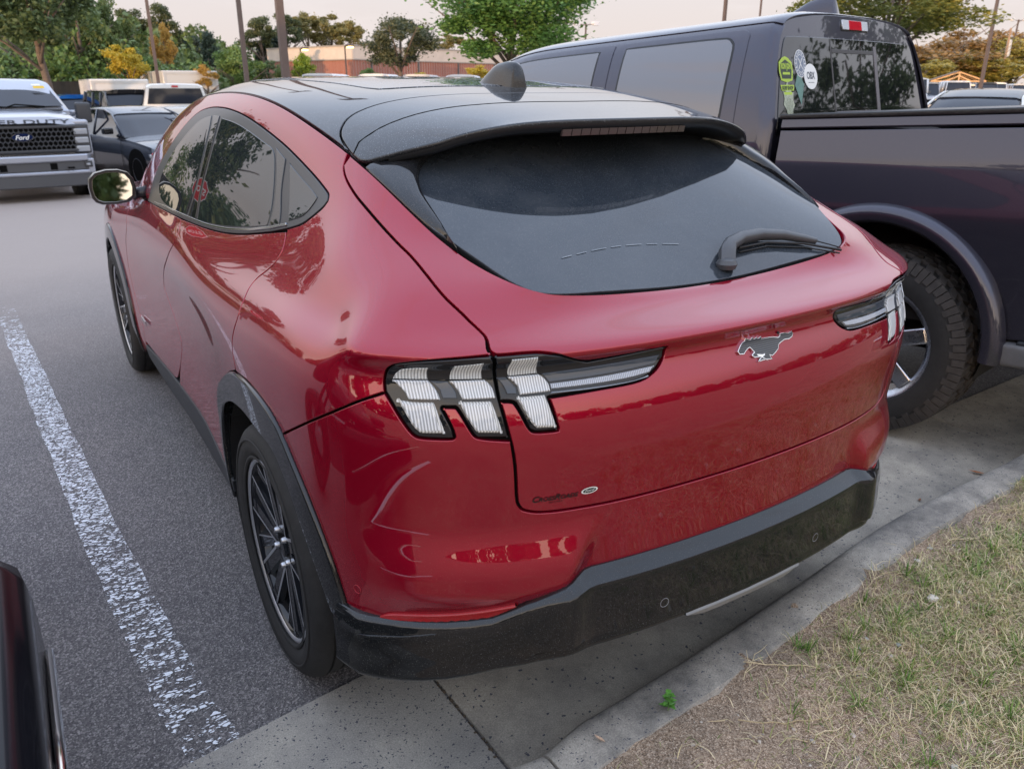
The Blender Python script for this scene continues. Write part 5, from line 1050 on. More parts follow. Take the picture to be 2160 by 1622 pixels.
# cab
sec=[(.965,.48),(1.0,.62),(1.0,.95),(.998,1.15),(.985,1.30),(.965,1.42),(.930,1.56),(.885,1.70),(.835,1.82),(.79,1.885),(.72,1.93),(.58,1.955),(.38,1.968),(.18,1.974),(0,1.975)]
cy=[.735,.750,.790,.90,1.2,1.6,2.0,2.4,2.8,3.15,3.5,3.8,3.95]; kq=[1,1,1,1,1,1,1,1,.985,.78,.44,.13,0]; ks=[.955,.985,.998,1,1,1,1,1,1,.99,.97,.95,.94]
def cabnet():
    A=[]
    for y,k_,s_ in zip(cy,kq,ks):
        row=[]
        for x,z in sec:
            zz=z if z<1.42 else 1.42+(z-1.42)*k_; yy=y+(.0 if y>.8 else max(0,z-1.42)*.20)
            row.append((-x*s_,yy,zz-(0 if s_==1 or y>2 else (1-s_)*.4*(z>1.8))))
        A.append(row)
    A=np.array(A); M_=A[:,:-1][:,::-1].copy(); M_[...,0]*=-1; A=np.concatenate([A,M_],1); A=np.concatenate([2*A[:1]-A[1:2],A,2*A[-1:]-A[-2:-1]],0); return np.concatenate([2*A[:,:1]-A[:,1:2],A,2*A[:,-1:]-A[:,-2:-1]],1)
CN=cabnet()
def netf(NT,ymap,zmap,sign=1):
    nv,nu=NT.shape[0]-2,NT.shape[1]-2
    def ev(v,u):
        u=np.clip(u,0,nu-1-1e-9);v=np.clip(v,0,nv-1-1e-9); iu=np.floor(u).astype(int);iv=np.floor(v).astype(int);bu=bas(u-iu);bv=bas(v-iv);P=np.zeros(np.shape(u)+(3,))
        for a in range(4):
            for b in range(4): P+=(bv[...,a]*bu[...,b])[...,None]*NT[iv+a,iu+b]
        return P
    def f(y,z):
        v=np.interp(y,ymap,np.arange(len(ymap)));u=np.interp(z,zmap,np.arange(len(zmap))); h=2e-3
        P=ev(v,u); a=ev(v+h,u)-ev(v-h,u);b=ev(v,u+h)-ev(v,u-h); n=np.cross(b,a); n/=np.linalg.norm(n,axis=-1,keepdims=True)+1e-12; return P,n*sign
    return f
zsec=[z for x,z in sec]; zm=zsec+[2*1.975-z for z in zsec[:-1][::-1]]
zm=list(np.array(zm)+np.linspace(0,1e-4,len(zm)))
fC=netf(CN,cy,zm)
def flipf(f):
    def g(y,z):
        P,n=f(y,z); P=P.copy();n=n.copy();P[...,0]*=-1;n[...,0]*=-1; return P,n
    return g
tP,tN=fC(np.array([1.5]),np.array([1.0])); sgn_=-1 if tN[0,0]>0 else 1
fC=netf(CN,cy,zm,sgn_)
rb(patch('cab_roof',fC,[(.74,1.90),(3.0,1.90),(3.0,2.05),(.74,2.05)],M_PUR,RM,0,inset=.0,edge=.001,grid=(.08,.006),step=.04,sc=(1,6),smoothit=0))
for f_ in (fC,flipf(fC)):
    cabp=[(.74,.52),(.74,1.905),(3.0,1.905),(3.0,1.86),(3.92,1.50),(3.92,.52)]
    rb(patch('cab_side',f_,[(.735,.52),(.735,1.90),(2.9,1.90),(3.9,1.90),(3.9,.52)],M_PUR,RM,-.004,inset=0,edge=.001,grid=(.08,.03),step=.05,smoothit=0))
    door=[(.93,.56),(.93,1.83),(.98,1.872),(1.05,1.88),(1.86,1.88),(1.885,1.86),(1.885,.56)]
    rb(patch('rear_door',f_,door,M_PUR,RM,.001,inset=.003,edge=.004,grid=(.08,.03),step=.04,smoothit=2,corner=70))
    door2=[(1.895,.56),(1.895,1.86),(1.92,1.88),(2.75,1.88),(3.2,1.88),(3.6,1.80),(3.75,1.5),(3.72,.56)]
    rb(patch('front_door',f_,door2,M_PUR,RM,.001,inset=.003,edge=.004,grid=(.08,.03),step=.04,smoothit=1,corner=60))
    w1=[(1.045,1.43),(1.045,1.79),(1.075,1.828),(1.12,1.838),(1.80,1.838),(1.80,1.43)]
    w2=[(2.02,1.43),(2.02,1.838),(2.75,1.838),(3.15,1.83),(3.45,1.76),(3.60,1.60),(3.66,1.46),(3.64,1.43)]
    rb(patch('window_seal',f_,w1,M_BLKM,RM,.0022,inset=-.014,edge=.004,grid=(.2,.06),step=.04,corner=70)); rb(patch('window_seal',f_,w2,M_BLKM,RM,.0022,inset=-.012,edge=.004,grid=(.2,.06),step=.04,corner=70))
    rb(patch('side_window',f_,w1,mat('truck_side_glass',(.06,.055,.065),.03,0,1,.02,1.0),RM,.004,inset=.0,edge=.003,grid=(.1,.04),step=.04,corner=70))
    rb(patch('side_window',f_,w2,MATS['truck_side_glass'],RM,.004,inset=.0,edge=.003,grid=(.1,.04),step=.04,corner=70))
rb(patch('windscreen',fC,[(2.98,1.905),(3.9,1.905),(3.9,2.045),(2.98,2.045)],M_GLASS,RM,-.001,inset=0,edge=.001,grid=(.1,.01),sc=(1,6),step=.05,smoothit=0))
mb=MB(); mb.bbox(-.93,.93,3.85,5.0,.7,1.33,.08); mb.bbox(-1.0,1.0,3.9,4.95,.45,1.05,.06); rb(mb.build('engine_bay_and_fenders',M_PUR,RM,True,40))
# back of cab
def backf(x,z):
    x=np.asarray(x,float);z=np.asarray(z,float); Y=lambda x,z:.742+.20*np.maximum(0,z-1.42)-.022*(1-x*x/.7)*0+.03*x*x
    h=2e-3;n=np.stack([(Y(x+h,z)-Y(x-h,z))/(2*h),-np.ones_like(x),(Y(x,z+h)-Y(x,z-h))/(2*h)],-1); n/=np.linalg.norm(n,axis=-1,keepdims=True); return np.stack([x,Y(x,z),z],-1),n
bk=[(-.93,.7),(-.95,1.0),(-.945,1.30),(-.925,1.42),(-.885,1.56),(-.845,1.70),(-.79,1.82),(-.735,1.885),(-.66,1.918),(-.4,1.948),(0,1.958)]
bk=bk+[(-a,b) for a,b in bk[:-1][::-1]]
rb(patch('cab_back',backf,bk,M_PUR,RM,0,inset=0,edge=.006,depth=.03,grid=(.08,.08),step=.05,smoothit=1,corner=50))
BG=patch('back_window',backf,[(-.87,1.35),(-.855,1.45),(-.775,1.73),(-.735,1.815),(-.70,1.832),(.70,1.832),(.735,1.815),(.775,1.73),(.855,1.45),(.87,1.35)],mat('truck_back_glass',(.006,.007,.009),.03,0,.5,.015,.5),RM,.004,inset=.0,edge=.004,grid=(.06,.06),step=.04,corner=60); rb(BG)
MF=mat('slider_frame',(.035,.032,.034),.4)
for x0,x1,z0,z1,o_ in ((-.30,-.285,1.36,1.825,.0055),(.20,.235,1.40,1.80,.0075),(-.285,.235,1.435,1.452,.0075),(-.285,.235,1.755,1.775,.0065),(.235,.243,1.36,1.825,.0055)):
    patch('window_frame',backf,[(x0,z0),(x1,z0),(x1,z1),(x0,z1)],MF if o_<.0074 else mat('slider_frame_pale',(.12,.11,.12),.35),BG,o_,inset=0,edge=.001,depth=.003,grid=(.1,.1),step=.1,smoothit=0)
def onback(p,o_): 
    P_,N_=backf(np.array([p[0]]),np.array([p[1]])); return tuple(P_[0]+N_[0]*o_)
def decal(name,poly,m,o_,label=None):
    mb=MB(); n=len(poly); r=delaunay_2d_cdt([Vector(p) for p in poly],[],[list(range(n))],1,1e-6); mb.add([onback((v[0],v[1]),o_) for v in r[0]],[tuple(f) for f in r[2]]); o=mesh(name,mb.V,mb.F,m,BG)
    if label: o['label']=label
    return o
def circ(cx,cz,rx,rz,n=36): return [(cx+rx*math.cos(a),cz+rz*math.sin(a)) for a in np.linspace(0,2*math.pi,n,endpoint=False)]
def btext(s,cx,cz,h,m,o_,w,bold=.004,parent=None,arc_r=None,a0=math.pi/2):
    V,F=text_pts(s,1,0,1,bold*8); mx=max(v[0] for v in V); my=max(v[1] for v in V); W3=[]
    for v in V:
        if arc_r:
            t=(v[0]/mx-.5)*w/arc_r; rr=arc_r+ (v[1]/my)*h*(1 if a0>0 else -1); a=a0-t*(1 if a0>0 else -1); W3.append(onback((cx+rr*math.cos(a),cz+rr*math.sin(a)),o_))
        else: W3.append(onback((cx+(v[0]/mx-.5)*w,cz+v[1]/my*h),o_))
    return mesh('sticker_lettering',W3,F,m,parent or BG)
MGR=mat('sticker_lime',(.36,.50,.05),.4); MDK=mat('sticker_dark',(.02,.035,.02),.4); MTL=mat('sticker_teal',(.10,.20,.17),.4,var=.2,vscale=60)
sx=-.585
s1=decal('round_sticker',circ(sx+.062,1.632,.064,.064),M_WHT,.0068,'white round sticker reading OBX'); btext('OBX',sx+.062,1.620,.036,mat('sticker_ink',(.06,.07,.09),.4),.0074,.078)
decal('sticker_line',[(sx+.034,1.600),(sx+.090,1.600),(sx+.090,1.603),(sx+.034,1.603)],MATS['sticker_ink'],.0074)
sx2=-.640
decal('ring_sticker',circ(sx2+.028,1.695,.054,.068),M_WHT,.0060,'white oval sticker with a crest of crossed lines'); decal('ring_sticker_field',circ(sx2+.028,1.695,.050,.064),mat('sticker_slate',(.16,.19,.25),.4),.0064)
decal('ring_inner',circ(sx2+.028,1.695,.034,.045),M_WHT,.0068); decal('ring_inner_field',circ(sx2+.028,1.695,.031,.042),MATS['sticker_slate'],.0072)
for a in (.9,-.9,2.24,-2.24):
    decal('crest_line',[(sx2+.028-.003,1.695),(sx2+.028+.003,1.695),(sx2+.028+.026*math.cos(a)+.003,1.695+.034*math.sin(a)),(sx2+.028+.026*math.cos(a)-.003,1.695+.034*math.sin(a))],M_WHT,.0078)
for i in range(18):
    a=i*2*math.pi/18; decal('crest_tick',[(sx2+.028+(.037)*math.cos(a+d)*1.0,1.695+.049*math.sin(a+d)) for d in (-.06,.06)]+[(sx2+.028+(.046)*math.cos(a+d),1.695+.060*math.sin(a+d)) for d in (.06,-.06)],M_WHT,.0070)
gx=-.748
decal('badge_sticker',[(gx-.062,1.655),(gx-.058,1.700),(gx-.025,1.722),(gx,1.728),(gx+.025,1.722),(gx+.058,1.700),(gx+.062,1.655),(gx+.050,1.612),(gx,1.602),(gx-.050,1.612)],MGR,.0060,'lime green shield sticker with surf shop lettering')
decal('badge_inner',[(gx-.050,1.658),(gx-.046,1.692),(gx,1.713),(gx+.046,1.692),(gx+.050,1.658),(gx+.040,1.620),(gx-.040,1.620)],MDK,.0064); btext('RON JON',gx,1.668,.028,MGR,.0070,.085,.006); decal('badge_band',[(gx-.034,1.640),(gx+.034,1.640),(gx+.030,1.652),(gx-.030,1.652)],MGR,.0068)
decal('badge_banner',[(gx-.060,1.590),(gx+.060,1.590),(gx+.054,1.562),(gx-.054,1.562)],MGR,.0062); btext('SURF SHOP',gx,1.567,.018,MDK,.0070,.098,.006); decal('badge_tail',[(gx-.038,1.556),(gx+.038,1.556),(gx+.034,1.542),(gx-.034,1.542)],MGR,.0061)
decal('diamond_sticker',[(sx-.050,1.665),(sx-.008,1.590),(sx-.050,1.490),(sx-.094,1.590)],MTL,.0058,'dull teal diamond sticker')
fx=-.735; fl=[(fx,1.535),(fx+.012,1.498),(fx+.030,1.515),(fx+.028,1.480),(fx+.048,1.478),(fx+.038,1.440),(fx+.050,1.415),(fx+.030,1.395),(fx+.022,1.365),(fx,1.345),(fx-.022,1.368),(fx-.030,1.398),(fx-.050,1.420),(fx-.038,1.448),(fx-.045,1.485),(fx-.025,1.480),(fx-.018,1.510)]
fl=[(a-.012,b+.075) for a,b in fl]; decal('flame_sticker',fl,mat('sticker_sage',(.34,.37,.28),.4,var=.35,vscale=120),.0060,'pale sage flame shaped sticker')
for i in range(-2,3): decal('flame_vein',[(fx-.012+i*.008-.001,1.435),(fx-.012+i*.008+.001,1.435),(fx-.012+i*.014+.0008,1.435+.10-.012*abs(i)),(fx-.012+i*.014-.0008,1.435+.10-.012*abs(i))],MDK,.0066)
decal('photo_sticker',[(-.668,1.352),(-.575,1.352),(-.578,1.425),(-.655,1.432)],mat('sticker_photo',(.34,.26,.25),.4,var=.6,vscale=45),.0060,'faded pinkish sticker at the window corner')
# high brake lamp
BL=patch('cab_brake_lamp',backf,[(-.155,1.872),(.155,1.872),(.155,1.935),(-.155,1.935)],M_BLKG,RM,.004,inset=0,edge=.006,depth=.02,grid=(.1,.05),step=.04,smoothit=2,corner=20); rb(BL)
patch('cargo_lamp',backf,[(-.148,1.880),(-.075,1.880),(-.075,1.929),(-.148,1.929)],mat('clear_lens',(.55,.57,.60),.1,0,1,.03,bump=.3,bscale=120),BL,.010,inset=0,edge=.003,grid=(.1,.05),smoothit=1,corner=20)
patch('cargo_lamp',backf,[(.075,1.880),(.148,1.880),(.148,1.929),(.075,1.929)],MATS['clear_lens'],BL,.010,inset=0,edge=.003,grid=(.1,.05),smoothit=1,corner=20)
patch('stop_lens',backf,[(-.073,1.880),(.073,1.880),(.073,1.929),(-.073,1.929)],mat('red_lens',(.50,.015,.03),.1,0,1,.03,bump=.3,bscale=100),BL,.0105,inset=0,edge=.003,grid=(.1,.05),smoothit=1,corner=20)
# roof fin
mb=MB();V=[];pf=[(1.32,.0,.010),(1.22,.055,.02),(1.12,.098,.022),(1.02,.112,.020),(.965,.105,.018),(.94,.0,.03)]
for y,h_,w in pf:
    for k in range(7):
        a=math.pi*k/6; V.append((-math.cos(a)*w*(1.5-.5*math.sin(a)),y,1.962+h_*math.sin(a)**.7+(.004 if h_>0 else 0)))
rb(mesh('roof_antenna_fin',V,[(i*7+k,(i+1)*7+k,(i+1)*7+k+1,i*7+k+1) for i in range(5) for k in range(6)]+[tuple(range(35,42))],M_PUR,RM,True,None,50))
# big knobbly wheel
def truck_wheel():
    w=empty('wheel'); Ro=.408; mb=MB()
    prof=[(.262,-.12),(.275,-.138),(.31,-.150),(.35,-.150),(.38,-.142),(.398,-.125),(.402,-.10),(.404,0),(.402,.10),(.398,.125),(.38,.142),(.35,.150),(.31,.150),(.262,.12)]
    mb.lathe(prof,80); mb.build('tyre',M_TYRE,w,True,35)
    mb=MB(); n=38
    for i in range(n):
        for (x0,x1,off,sk) in ((-.132,-.078,0,.010),(-.070,-.022,.5,-.012),(-.014,.034,.1,.012),(.042,.088,.6,-.01),(.094,.132,.2,.01)):
            a=2*math.pi*(i+off)/n; M_=Matrix.Rotation(a,4,'X'); d=.0215
            V=[(x0,-d-sk,.398),(x1,-d+sk,.398),(x1,d+sk*.6,.398),(x0,d-sk,.398)]; T_=[(x*.985,y*.86,.4185 if abs(x)<.11 else .4135) for x,y,z in V]
            mb.add([tuple(M_@Vector(v)) for v in V+T_],[(4,5,6,7),(0,1,5,4),(1,2,6,5),(2,3,7,6),(3,0,4,7)])
        for s_ in (-1,1):
            for o2,r0 in ((0,.352),(.5,.366)):
                a=2*math.pi*(i+o2)/n; M_=Matrix.Rotation(a,4,'X'); x=s_*.146
                V=[(x,-.015,r0),(x,.015,r0),(s_*.132,.017,.412),(s_*.132,-.017,.412)]; T_=[(v[0]+s_*.0075,v[1]*.85,v[2]) for v in V]
                mb.add([tuple(M_@Vector(v)) for v in V+T_],[(4,5,6,7),(0,1,5,4),(1,2,6,5),(2,3,7,6),(3,0,4,7)])
    o=mb.build('tread_blocks',mat('tread_rubber',(.034,.030,.028),.8,var=.3,vscale=25,bump=.2,bscale=150),w); o['kind']='stuff'
    AL=mat('cast_alloy',(.50,.51,.54),.3,1,rvar=.08,vscale=15)
    mb=MB(); mb.lathe([(.245,.10),(.235,.0),(.238,-.10),(.258,-.122),(.268,-.128),(.270,-.118)],64); mb.build('rim_barrel',AL,w,True,40)
    mb=MB()
    for i in range(6):
        a=2*math.pi*i/6+.2; M_=Matrix.Rotation(a,4,'X'); mb.bbox(-.112,-.085,-.036,.036,.05,.245,.010,M_)
    mb.lathe([(.09,-.06),(.09,-.10),(.07,-.112),(.0005,-.114)],32); mb.build('rim_spokes',AL,w,True,40)
    return w
w=truck_wheel(); w.parent=RM; w.location=(-.885,.13,.445); w.scale=(1,1.055,1.055)
for x,y,rz in ((.885,.13,math.pi),(-.885,3.67,0),(.885,3.67,math.pi)):
    c_=copy_tree(w); c_.parent=RM; c_.location=(x,y,.445); c_.rotation_euler=(0,0,rz)

MATS['truck_side_glass'].node_tree.nodes['Principled BSDF'].inputs['Coat IOR'].default_value=2.1
# ---------------------------------------------------------------- other vehicles
def wheel_simple(name,r,w,rimr,rimmat,spokes=5,parent=None,tw=.14):
    e=empty('wheel'); mb=MB(); mb.lathe([(rimr,-w/2),(r*.9,-w/2),(r,-w/2+.03),(r,w/2-.03),(r*.9,w/2),(rimr,w/2)],36); mb.build('tyre',M_TYRE,e,True,35)
    mb=MB(); mb.lathe([(rimr,-w/2-.002),(rimr-.012,-w/2-.006),(rimr-.02,-w/2+.01),(rimr-.02,-w/2+.08),(.0005,-w/2+.09)],32)
    for i in range(spokes):
        M_=Matrix.Rotation(2*math.pi*i/spokes,4,'X'); mb.box(-w/2+.005,-w/2+.035,-tw*rimr,tw*rimr,.02,rimr-.015,M_)
    mb.build('rim',rimmat,e,True,35); return e
M_DKRIM=mat('dark_alloy',(.06,.062,.07),.3,.6); M_SRIM=mat('silver_alloy',(.42,.43,.45),.3,1)
M_HEAD=mat('headlamp_lens',(.35,.37,.40),.08,.2,1,.02,bump=.4,bscale=40); M_RLAMP=mat('tail_lens_red',(.40,.01,.015),.15,0,1,.03); M_PLATE=mat('pale_plate',(.6,.6,.58),.5)
def loft(parent,name,secs,m,cap=True,smooth=True,angle=35):
    """secs: list of (y,[(x,z)...]) half sections from outer bottom to centre top; mirrored"""
    V=[];k=None; mxn=max(len(p) for y,p in secs)
    for y,pts in secs:
        pts=list(pts)
        while len(pts)<mxn: a_,b_=pts[-2],pts[-1]; pts.insert(len(pts)-1,((a_[0]+b_[0])/2,(a_[1]+b_[1])/2))
        full=[(-x,z) for x,z in pts]+[(x,z) for x,z in pts[::-1] if x>1e-6]; k=len(full); V+=[(x,y,z) for x,z in full]
    F=[(i*k+j,i*k+j+1,(i+1)*k+j+1,(i+1)*k+j) for i in range(len(secs)-1) for j in range(k-1)]+[(i*k+k-1,i*k,(i+1)*k,(i+1)*k+k-1) for i in range(len(secs)-1)]
    if cap: F+=[tuple(range(k))[::-1],tuple((len(secs)-1)*k+j for j in range(k))]
    mb=MB(); mb.add(V,F); return mb.build(name,m,parent,smooth,angle)
def lower(y,zb,zt,w,r=.10): return (y,[(w*.90,zb),(w*.985,zb+.10),(w,(zb+zt)/2),(w*.985,zt-r*1.1),(w*.93,zt-r*.35),(w*.80,zt-.02),(w*.45,zt),(0,zt+.012)])
def arch_discs(parent,ys,w,r,m):
    for y in ys:
        for s_ in (-1,1):
            mb=MB(); mb.lathe([(r+.065,s_*(w-.10)),(r+.065,s_*(w+.004)),(r+.045,s_*(w+.006)),(.001,s_*(w+.002))],28,'x',(0,y,r+.01)); mb.build('wheel_arch',m,parent,True,40)
def side_quad(parent,name,pts,m,s_,thick=.012):
    """pts (x,y,z) on one side; makes a thin pane"""
    n=len(pts); V=[(s_*x,y,z) for x,y,z in pts]+[(s_*(x-thick),y,z) for x,y,z in pts]; F=[tuple(range(n)),tuple(range(n,2*n))[::-1]]+[(i,(i+1)%n,n+(i+1)%n,n+i) for i in range(n)]
    return mesh(name,V,F,m,parent)
# ---- heavy duty pickup facing us (local +y is its front; its left side is on our right)
M_SIL=mat('silver_paint',(.36,.38,.43),.28,.35,1,.04); M_GRIL=mat('grille_grey',(.045,.047,.052),.4); M_DKG=mat('dark_grey_plastic',(.07,.072,.078),.5)
SD=empty('silver_pickup',(-.96,14.66,-.345),3.205,'silver heavy duty pickup facing the camera with a wide dark honeycomb grille','pickup truck')
hs=[(-.02,1.30),(-.06,1.40),(-.25,1.44),(-.7,1.475),(-1.28,1.50)]
V=[];xs=[-.93,-.90,-.80,-.62,-.45,0,.45,.62,.80,.90,.93]
for y,z in hs:
    for x in xs: V.append((x,y-(.10*(abs(x)/.93)**3),z-(.16 if abs(x)>.92 else .07 if abs(x)>.89 else .015 if abs(x)>.7 else 0)+(.025 if abs(x)<.5 else 0)))
k=len(xs); mesh('bonnet',V,[(i*k+j,i*k+j+1,(i+1)*k+j+1,(i+1)*k+j)[::-1] for i in range(4) for j in range(k-1)],M_SIL,SD,True,None,40)
mb=MB()
for s_ in (-1,1): mb.bbox(s_*.985-.055,s_*.985+.045,-1.9,-.16,.78,1.36,.05); mb.bbox(s_*.86-.16,s_*.86+.15,-.40,-.10,1.26,1.37,.04)
mb.bbox(-.92,.92,-.40,-.14,.72,1.30,.02); mb.build('front_wings',M_SIL,SD,True,40)
mb=MB(); mb.bbox(-.86,.86,-.13,-.055,.84,1.30,.03); mb.build('grille_surround',M_DKG,SD,True,40)
mb=MB(); mb.box(-.78,.78,-.056,-.050,.90,1.25); mb.build('grille_backing',M_VOID,SD)
mb=MB(); hw=.072
for i in range(-11,12):
    for j in range(5):
        cx=i*hw+(hw/2 if j%2 else 0); cz=.925+j*.075
        if abs(cx)>.76: continue
        P_=[(cx+.5*hw*math.cos(a)*1.08,cz+.050*math.sin(a)) for a in np.linspace(0,2*math.pi,7)[:-1]]
        P_=[(cx-hw*.5,cz-.02),(cx-hw*.5,cz+.02),(cx,cz+.045),(cx+hw*.5,cz+.02),(cx+hw*.5,cz-.02),(cx,cz-.045)]
        mb.tube([(x,-.038,z) for x,z in P_],.0075,4,close=True)
mb.build('grille_honeycomb',M_GRIL,SD)
mb=MB(); mb.bbox(-.80,.80,-.06,-.02,1.245,1.285,.012); mb.bbox(-.80,.80,-.06,-.015,.865,.905,.012); mb.build('grille_bars',M_GRIL,SD,True,40)
def oval3(parent,name,cx,y,cz,rx,rz,th,m,n=32): mb=MB(); mb.prism([(cx+rx*math.cos(a),cz+rz*math.sin(a)) for a in np.linspace(0,2*math.pi,n,endpoint=False)],lambda a,b:(a,y-th,b),lambda a,b:(a,y,b)); return mb.build(name,m,parent)
oval3(SD,'badge_rim',0,-.005,1.115,.165,.072,.02,M_CHROME); oval3(SD,'badge_field',0,-.001,1.115,.150,.060,.01,mat('badge_blue',(.01,.018,.06),.2,0,1))
def ftext(parent,s,cx,y,cz,w,m,shear=0,bold=0,name='lettering'):
    V,F=text_pts(s,1,shear,1,bold); mx=max(v[0] for v in V); mn=min(v[0] for v in V); k_=w/(mx-mn); return mesh(name,[(cx-((v[0]-mn)*k_-w/2),y,cz+v[1]*k_) for v in V],[f[::-1] for f in F],m,parent)
ftext(SD,'Ford',0,.002,1.078,.21,M_WHT,.35,.02,'badge_script')
tx='SUPER DUTY'
for o_ in (ftext(SD,tx,0,0,0,1.50,mat('bonnet_lettering_dark',(.03,.03,.035),.4),0,.012,'bonnet_lettering'),):
    me=o_.data; zs=[v.co.z for v in me.vertices]; z1=max(zs)
    for v in me.vertices: tt=v.co.z/z1; v.co.z=1.322+.062*tt; v.co.y=-.018-.030*tt-.10*(abs(v.co.x)/.93)**3+.010
for s_ in (-1,1):
    mb=MB(); mb.bbox(s_*.86-.145,s_*.86+.13,-.16,-.05,.83,1.30,.03); mb.build('headlamp_housing',M_GRIL,SD,True,40)
    for z in (.90,1.04,1.18): 
        mb=MB(); mb.bbox(s_*.87-.11,s_*.87+.10,-.07,-.038,z-.045,z+.050,.015); mb.build('headlamp',M_HEAD,SD,True,40)
mb=MB()
secb=[(-.98,-.16),(-.90,.02),(-.6,.075),(0,.10),(.6,.075),(.90,.02),(.98,-.16)]
def bumper_strip(z0,z1,th,m,name,offs=0,xlim=None):
    V=[]
    pts=[p for p in secb]
    for x,y in pts: V+=[(x,y+offs,z0),(x,y+offs+.02,z0+.02),(x,y+offs+.02,z1-.02),(x,y+offs,z1),(x,y+offs-th,z1),(x,y+offs-th,z0)]
    k=6;F=[(i*k+j,i*k+(j+1)%k,(i+1)*k+(j+1)%k,(i+1)*k+j) for i in range(len(pts)-1) for j in range(k)]+[tuple(range(k)),tuple((len(pts)-1)*k+j for j in range(k))[::-1]]
    mb=MB(); mb.add(V,F); return mb.build(name,m,SD,True,30)
bumper_strip(.71,.82,.15,M_SIL,'bumper_upper'); bumper_strip(.50,.56,.15,M_SIL,'bumper_lower_bar',-.005)
mb=MB()
for s_ in (-1,1): mb.bbox(s_*.90-.10,s_*.90+.09,-.17,.0,.50,.74,.02)
mb.build('bumper_ends',M_SIL,SD,True,40)
bumper_strip(.55,.72,.16,M_DKG,'bumper_intake',-.035); bumper_strip(.30,.51,.12,M_DKG,'air_dam',-.02)
mb=MB(); mb.box(-.42,.42,.058,.072,.585,.69); mb.build('intake_opening',M_VOID,SD)
for s_ in (-1,1):
    mb=MB(); mb.bbox(s_*.90-.065,s_*.90+.06,-.03,.03,.60,.70,.012); mb.build('fog_lamp_panel',M_GRIL,SD,True,40)
    mb=MB(); mb.bbox(s_*.90-.03,s_*.90+.03,.0,.036,.63,.665,.008); mb.build('fog_lamp',M_HEAD,SD,True,40)
    mb=MB(); mb.tube([(s_*.58,.04,.61),(s_*.58,.12,.61),(s_*.66,.12,.61),(s_*.66,.04,.61)],.013,8); mb.build('tow_hook',M_VOID,SD,True)
loft(SD,'cab',[(-1.24,[(.95,.8),(.96,1.2),(.93,1.48),(.5,1.50),(0,1.50)]),(-1.30,[(.96,.6),(.98,1.2),(.93,1.50),(.86,1.53),(0,1.54)]),(-1.95,[(.97,.6),(.99,1.2),(.93,1.5),(.76,1.93),(.60,1.975),(0,1.99)]),(-2.3,[(.97,.6),(.99,1.2),(.93,1.5),(.76,1.97),(.62,2.02),(0,2.03)]),(-4.0,[(.97,.6),(.99,1.2),(.93,1.5),(.76,1.96),(.62,2.01),(0,2.02)]),(-4.1,[(.95,.6),(.97,1.2),(.91,1.5),(.74,1.90),(.60,1.94),(0,1.95)])],M_SIL)
M_WSC=mat('windscreen_dark',(.015,.018,.026),.05,0,.15,.02,.35)
V=[]
for t_ in np.linspace(0,1,7):
    y=-1.27-.66*t_;z=1.555+.365*t_; w_=.85-.15*t_
    for x in np.linspace(-1,1,9): V.append((x*w_,y+.03-.05*x*x,z+.012))
mesh('windscreen',V,[(i*9+j,i*9+j+1,(i+1)*9+j+1,(i+1)*9+j) for i in range(6) for j in range(8)],M_WSC,SD,True)
mb=MB(); mb.bbox(-.82,.82,-1.24,-1.12,1.49,1.525,.012); mb.build('cowl_grille',M_DKG,SD,True,40)
mb=MB(); mb.tube([(-.55,-1.22,1.56),(-.1,-1.25,1.60),(.05,-1.22,1.55)],.012,5); mb.tube([(.1,-1.22,1.56),(.55,-1.25,1.60),(.7,-1.22,1.55)],.012,5); mb.build('wipers',M_VOID,SD)
M_YST=mat('sticker_yellow',(.65,.42,.03),.5)
mb=MB(); mb.add([(-.48,-1.70,1.825),(-.66,-1.72,1.825),(-.65,-1.76,1.868),(-.475,-1.745,1.868)],[(0,1,2,3)]); o=mb.build('windscreen_sticker',M_YST,SD); o.location=(0,.035,.035)
mb=MB(); mb.add([(-.46,-1.76,1.875),(-.60,-1.77,1.875),(-.595,-1.80,1.90),(-.455,-1.79,1.90)],[(0,1,2,3)]); o=mb.build('windscreen_sticker',M_WHT,SD); o.location=(0,.045,.035)
for s_ in (-1,1):
    side_quad(SD,'side_window',[(.955,-1.62,1.51),(.955,-2.6,1.51),(.80,-2.6,1.90),(.80,-2.15,1.90)],M_WSC,s_); side_quad(SD,'side_window',[(.955,-2.7,1.51),(.955,-3.8,1.51),(.80,-3.7,1.90),(.80,-2.7,1.90)],M_WSC,s_)
    mb=MB(); mb.bbox(s_*1.20-.13,s_*1.20+.13,-1.62,-1.50,1.26,1.62,.05); mi_=mb.build('tow_mirror',M_GRIL,SD,True,40)
    mb=MB(); mb.tube([(s_*.97,-1.6,1.45),(s_*1.12,-1.58,1.45)],.035,8); mb.tube([(s_*.97,-1.6,1.35),(s_*1.12,-1.58,1.36)],.02,8); mb.build('mirror_arm',M_SIL,mi_,True)
mb=MB(); mb.bbox(-1.0,1.0,-6.2,-4.12,.75,1.45,.06); mb.build('load_bed',M_SIL,SD,True,40)
w=wheel_simple('w',.42,.28,.25,M_SRIM,6); w.parent=SD; w.location=(-.88,-1.0,.42)
for x,y,rz in ((.88,-1.0,math.pi),(-.88,-5.0,0),(.88,-5.0,math.pi)): q=copy_tree(w); q.parent=SD; q.location=(x,y,.42); q.rotation_euler=(0,0,rz)
arch_discs(SD,(-1.0,-5.0),.985,.42,M_VOID)
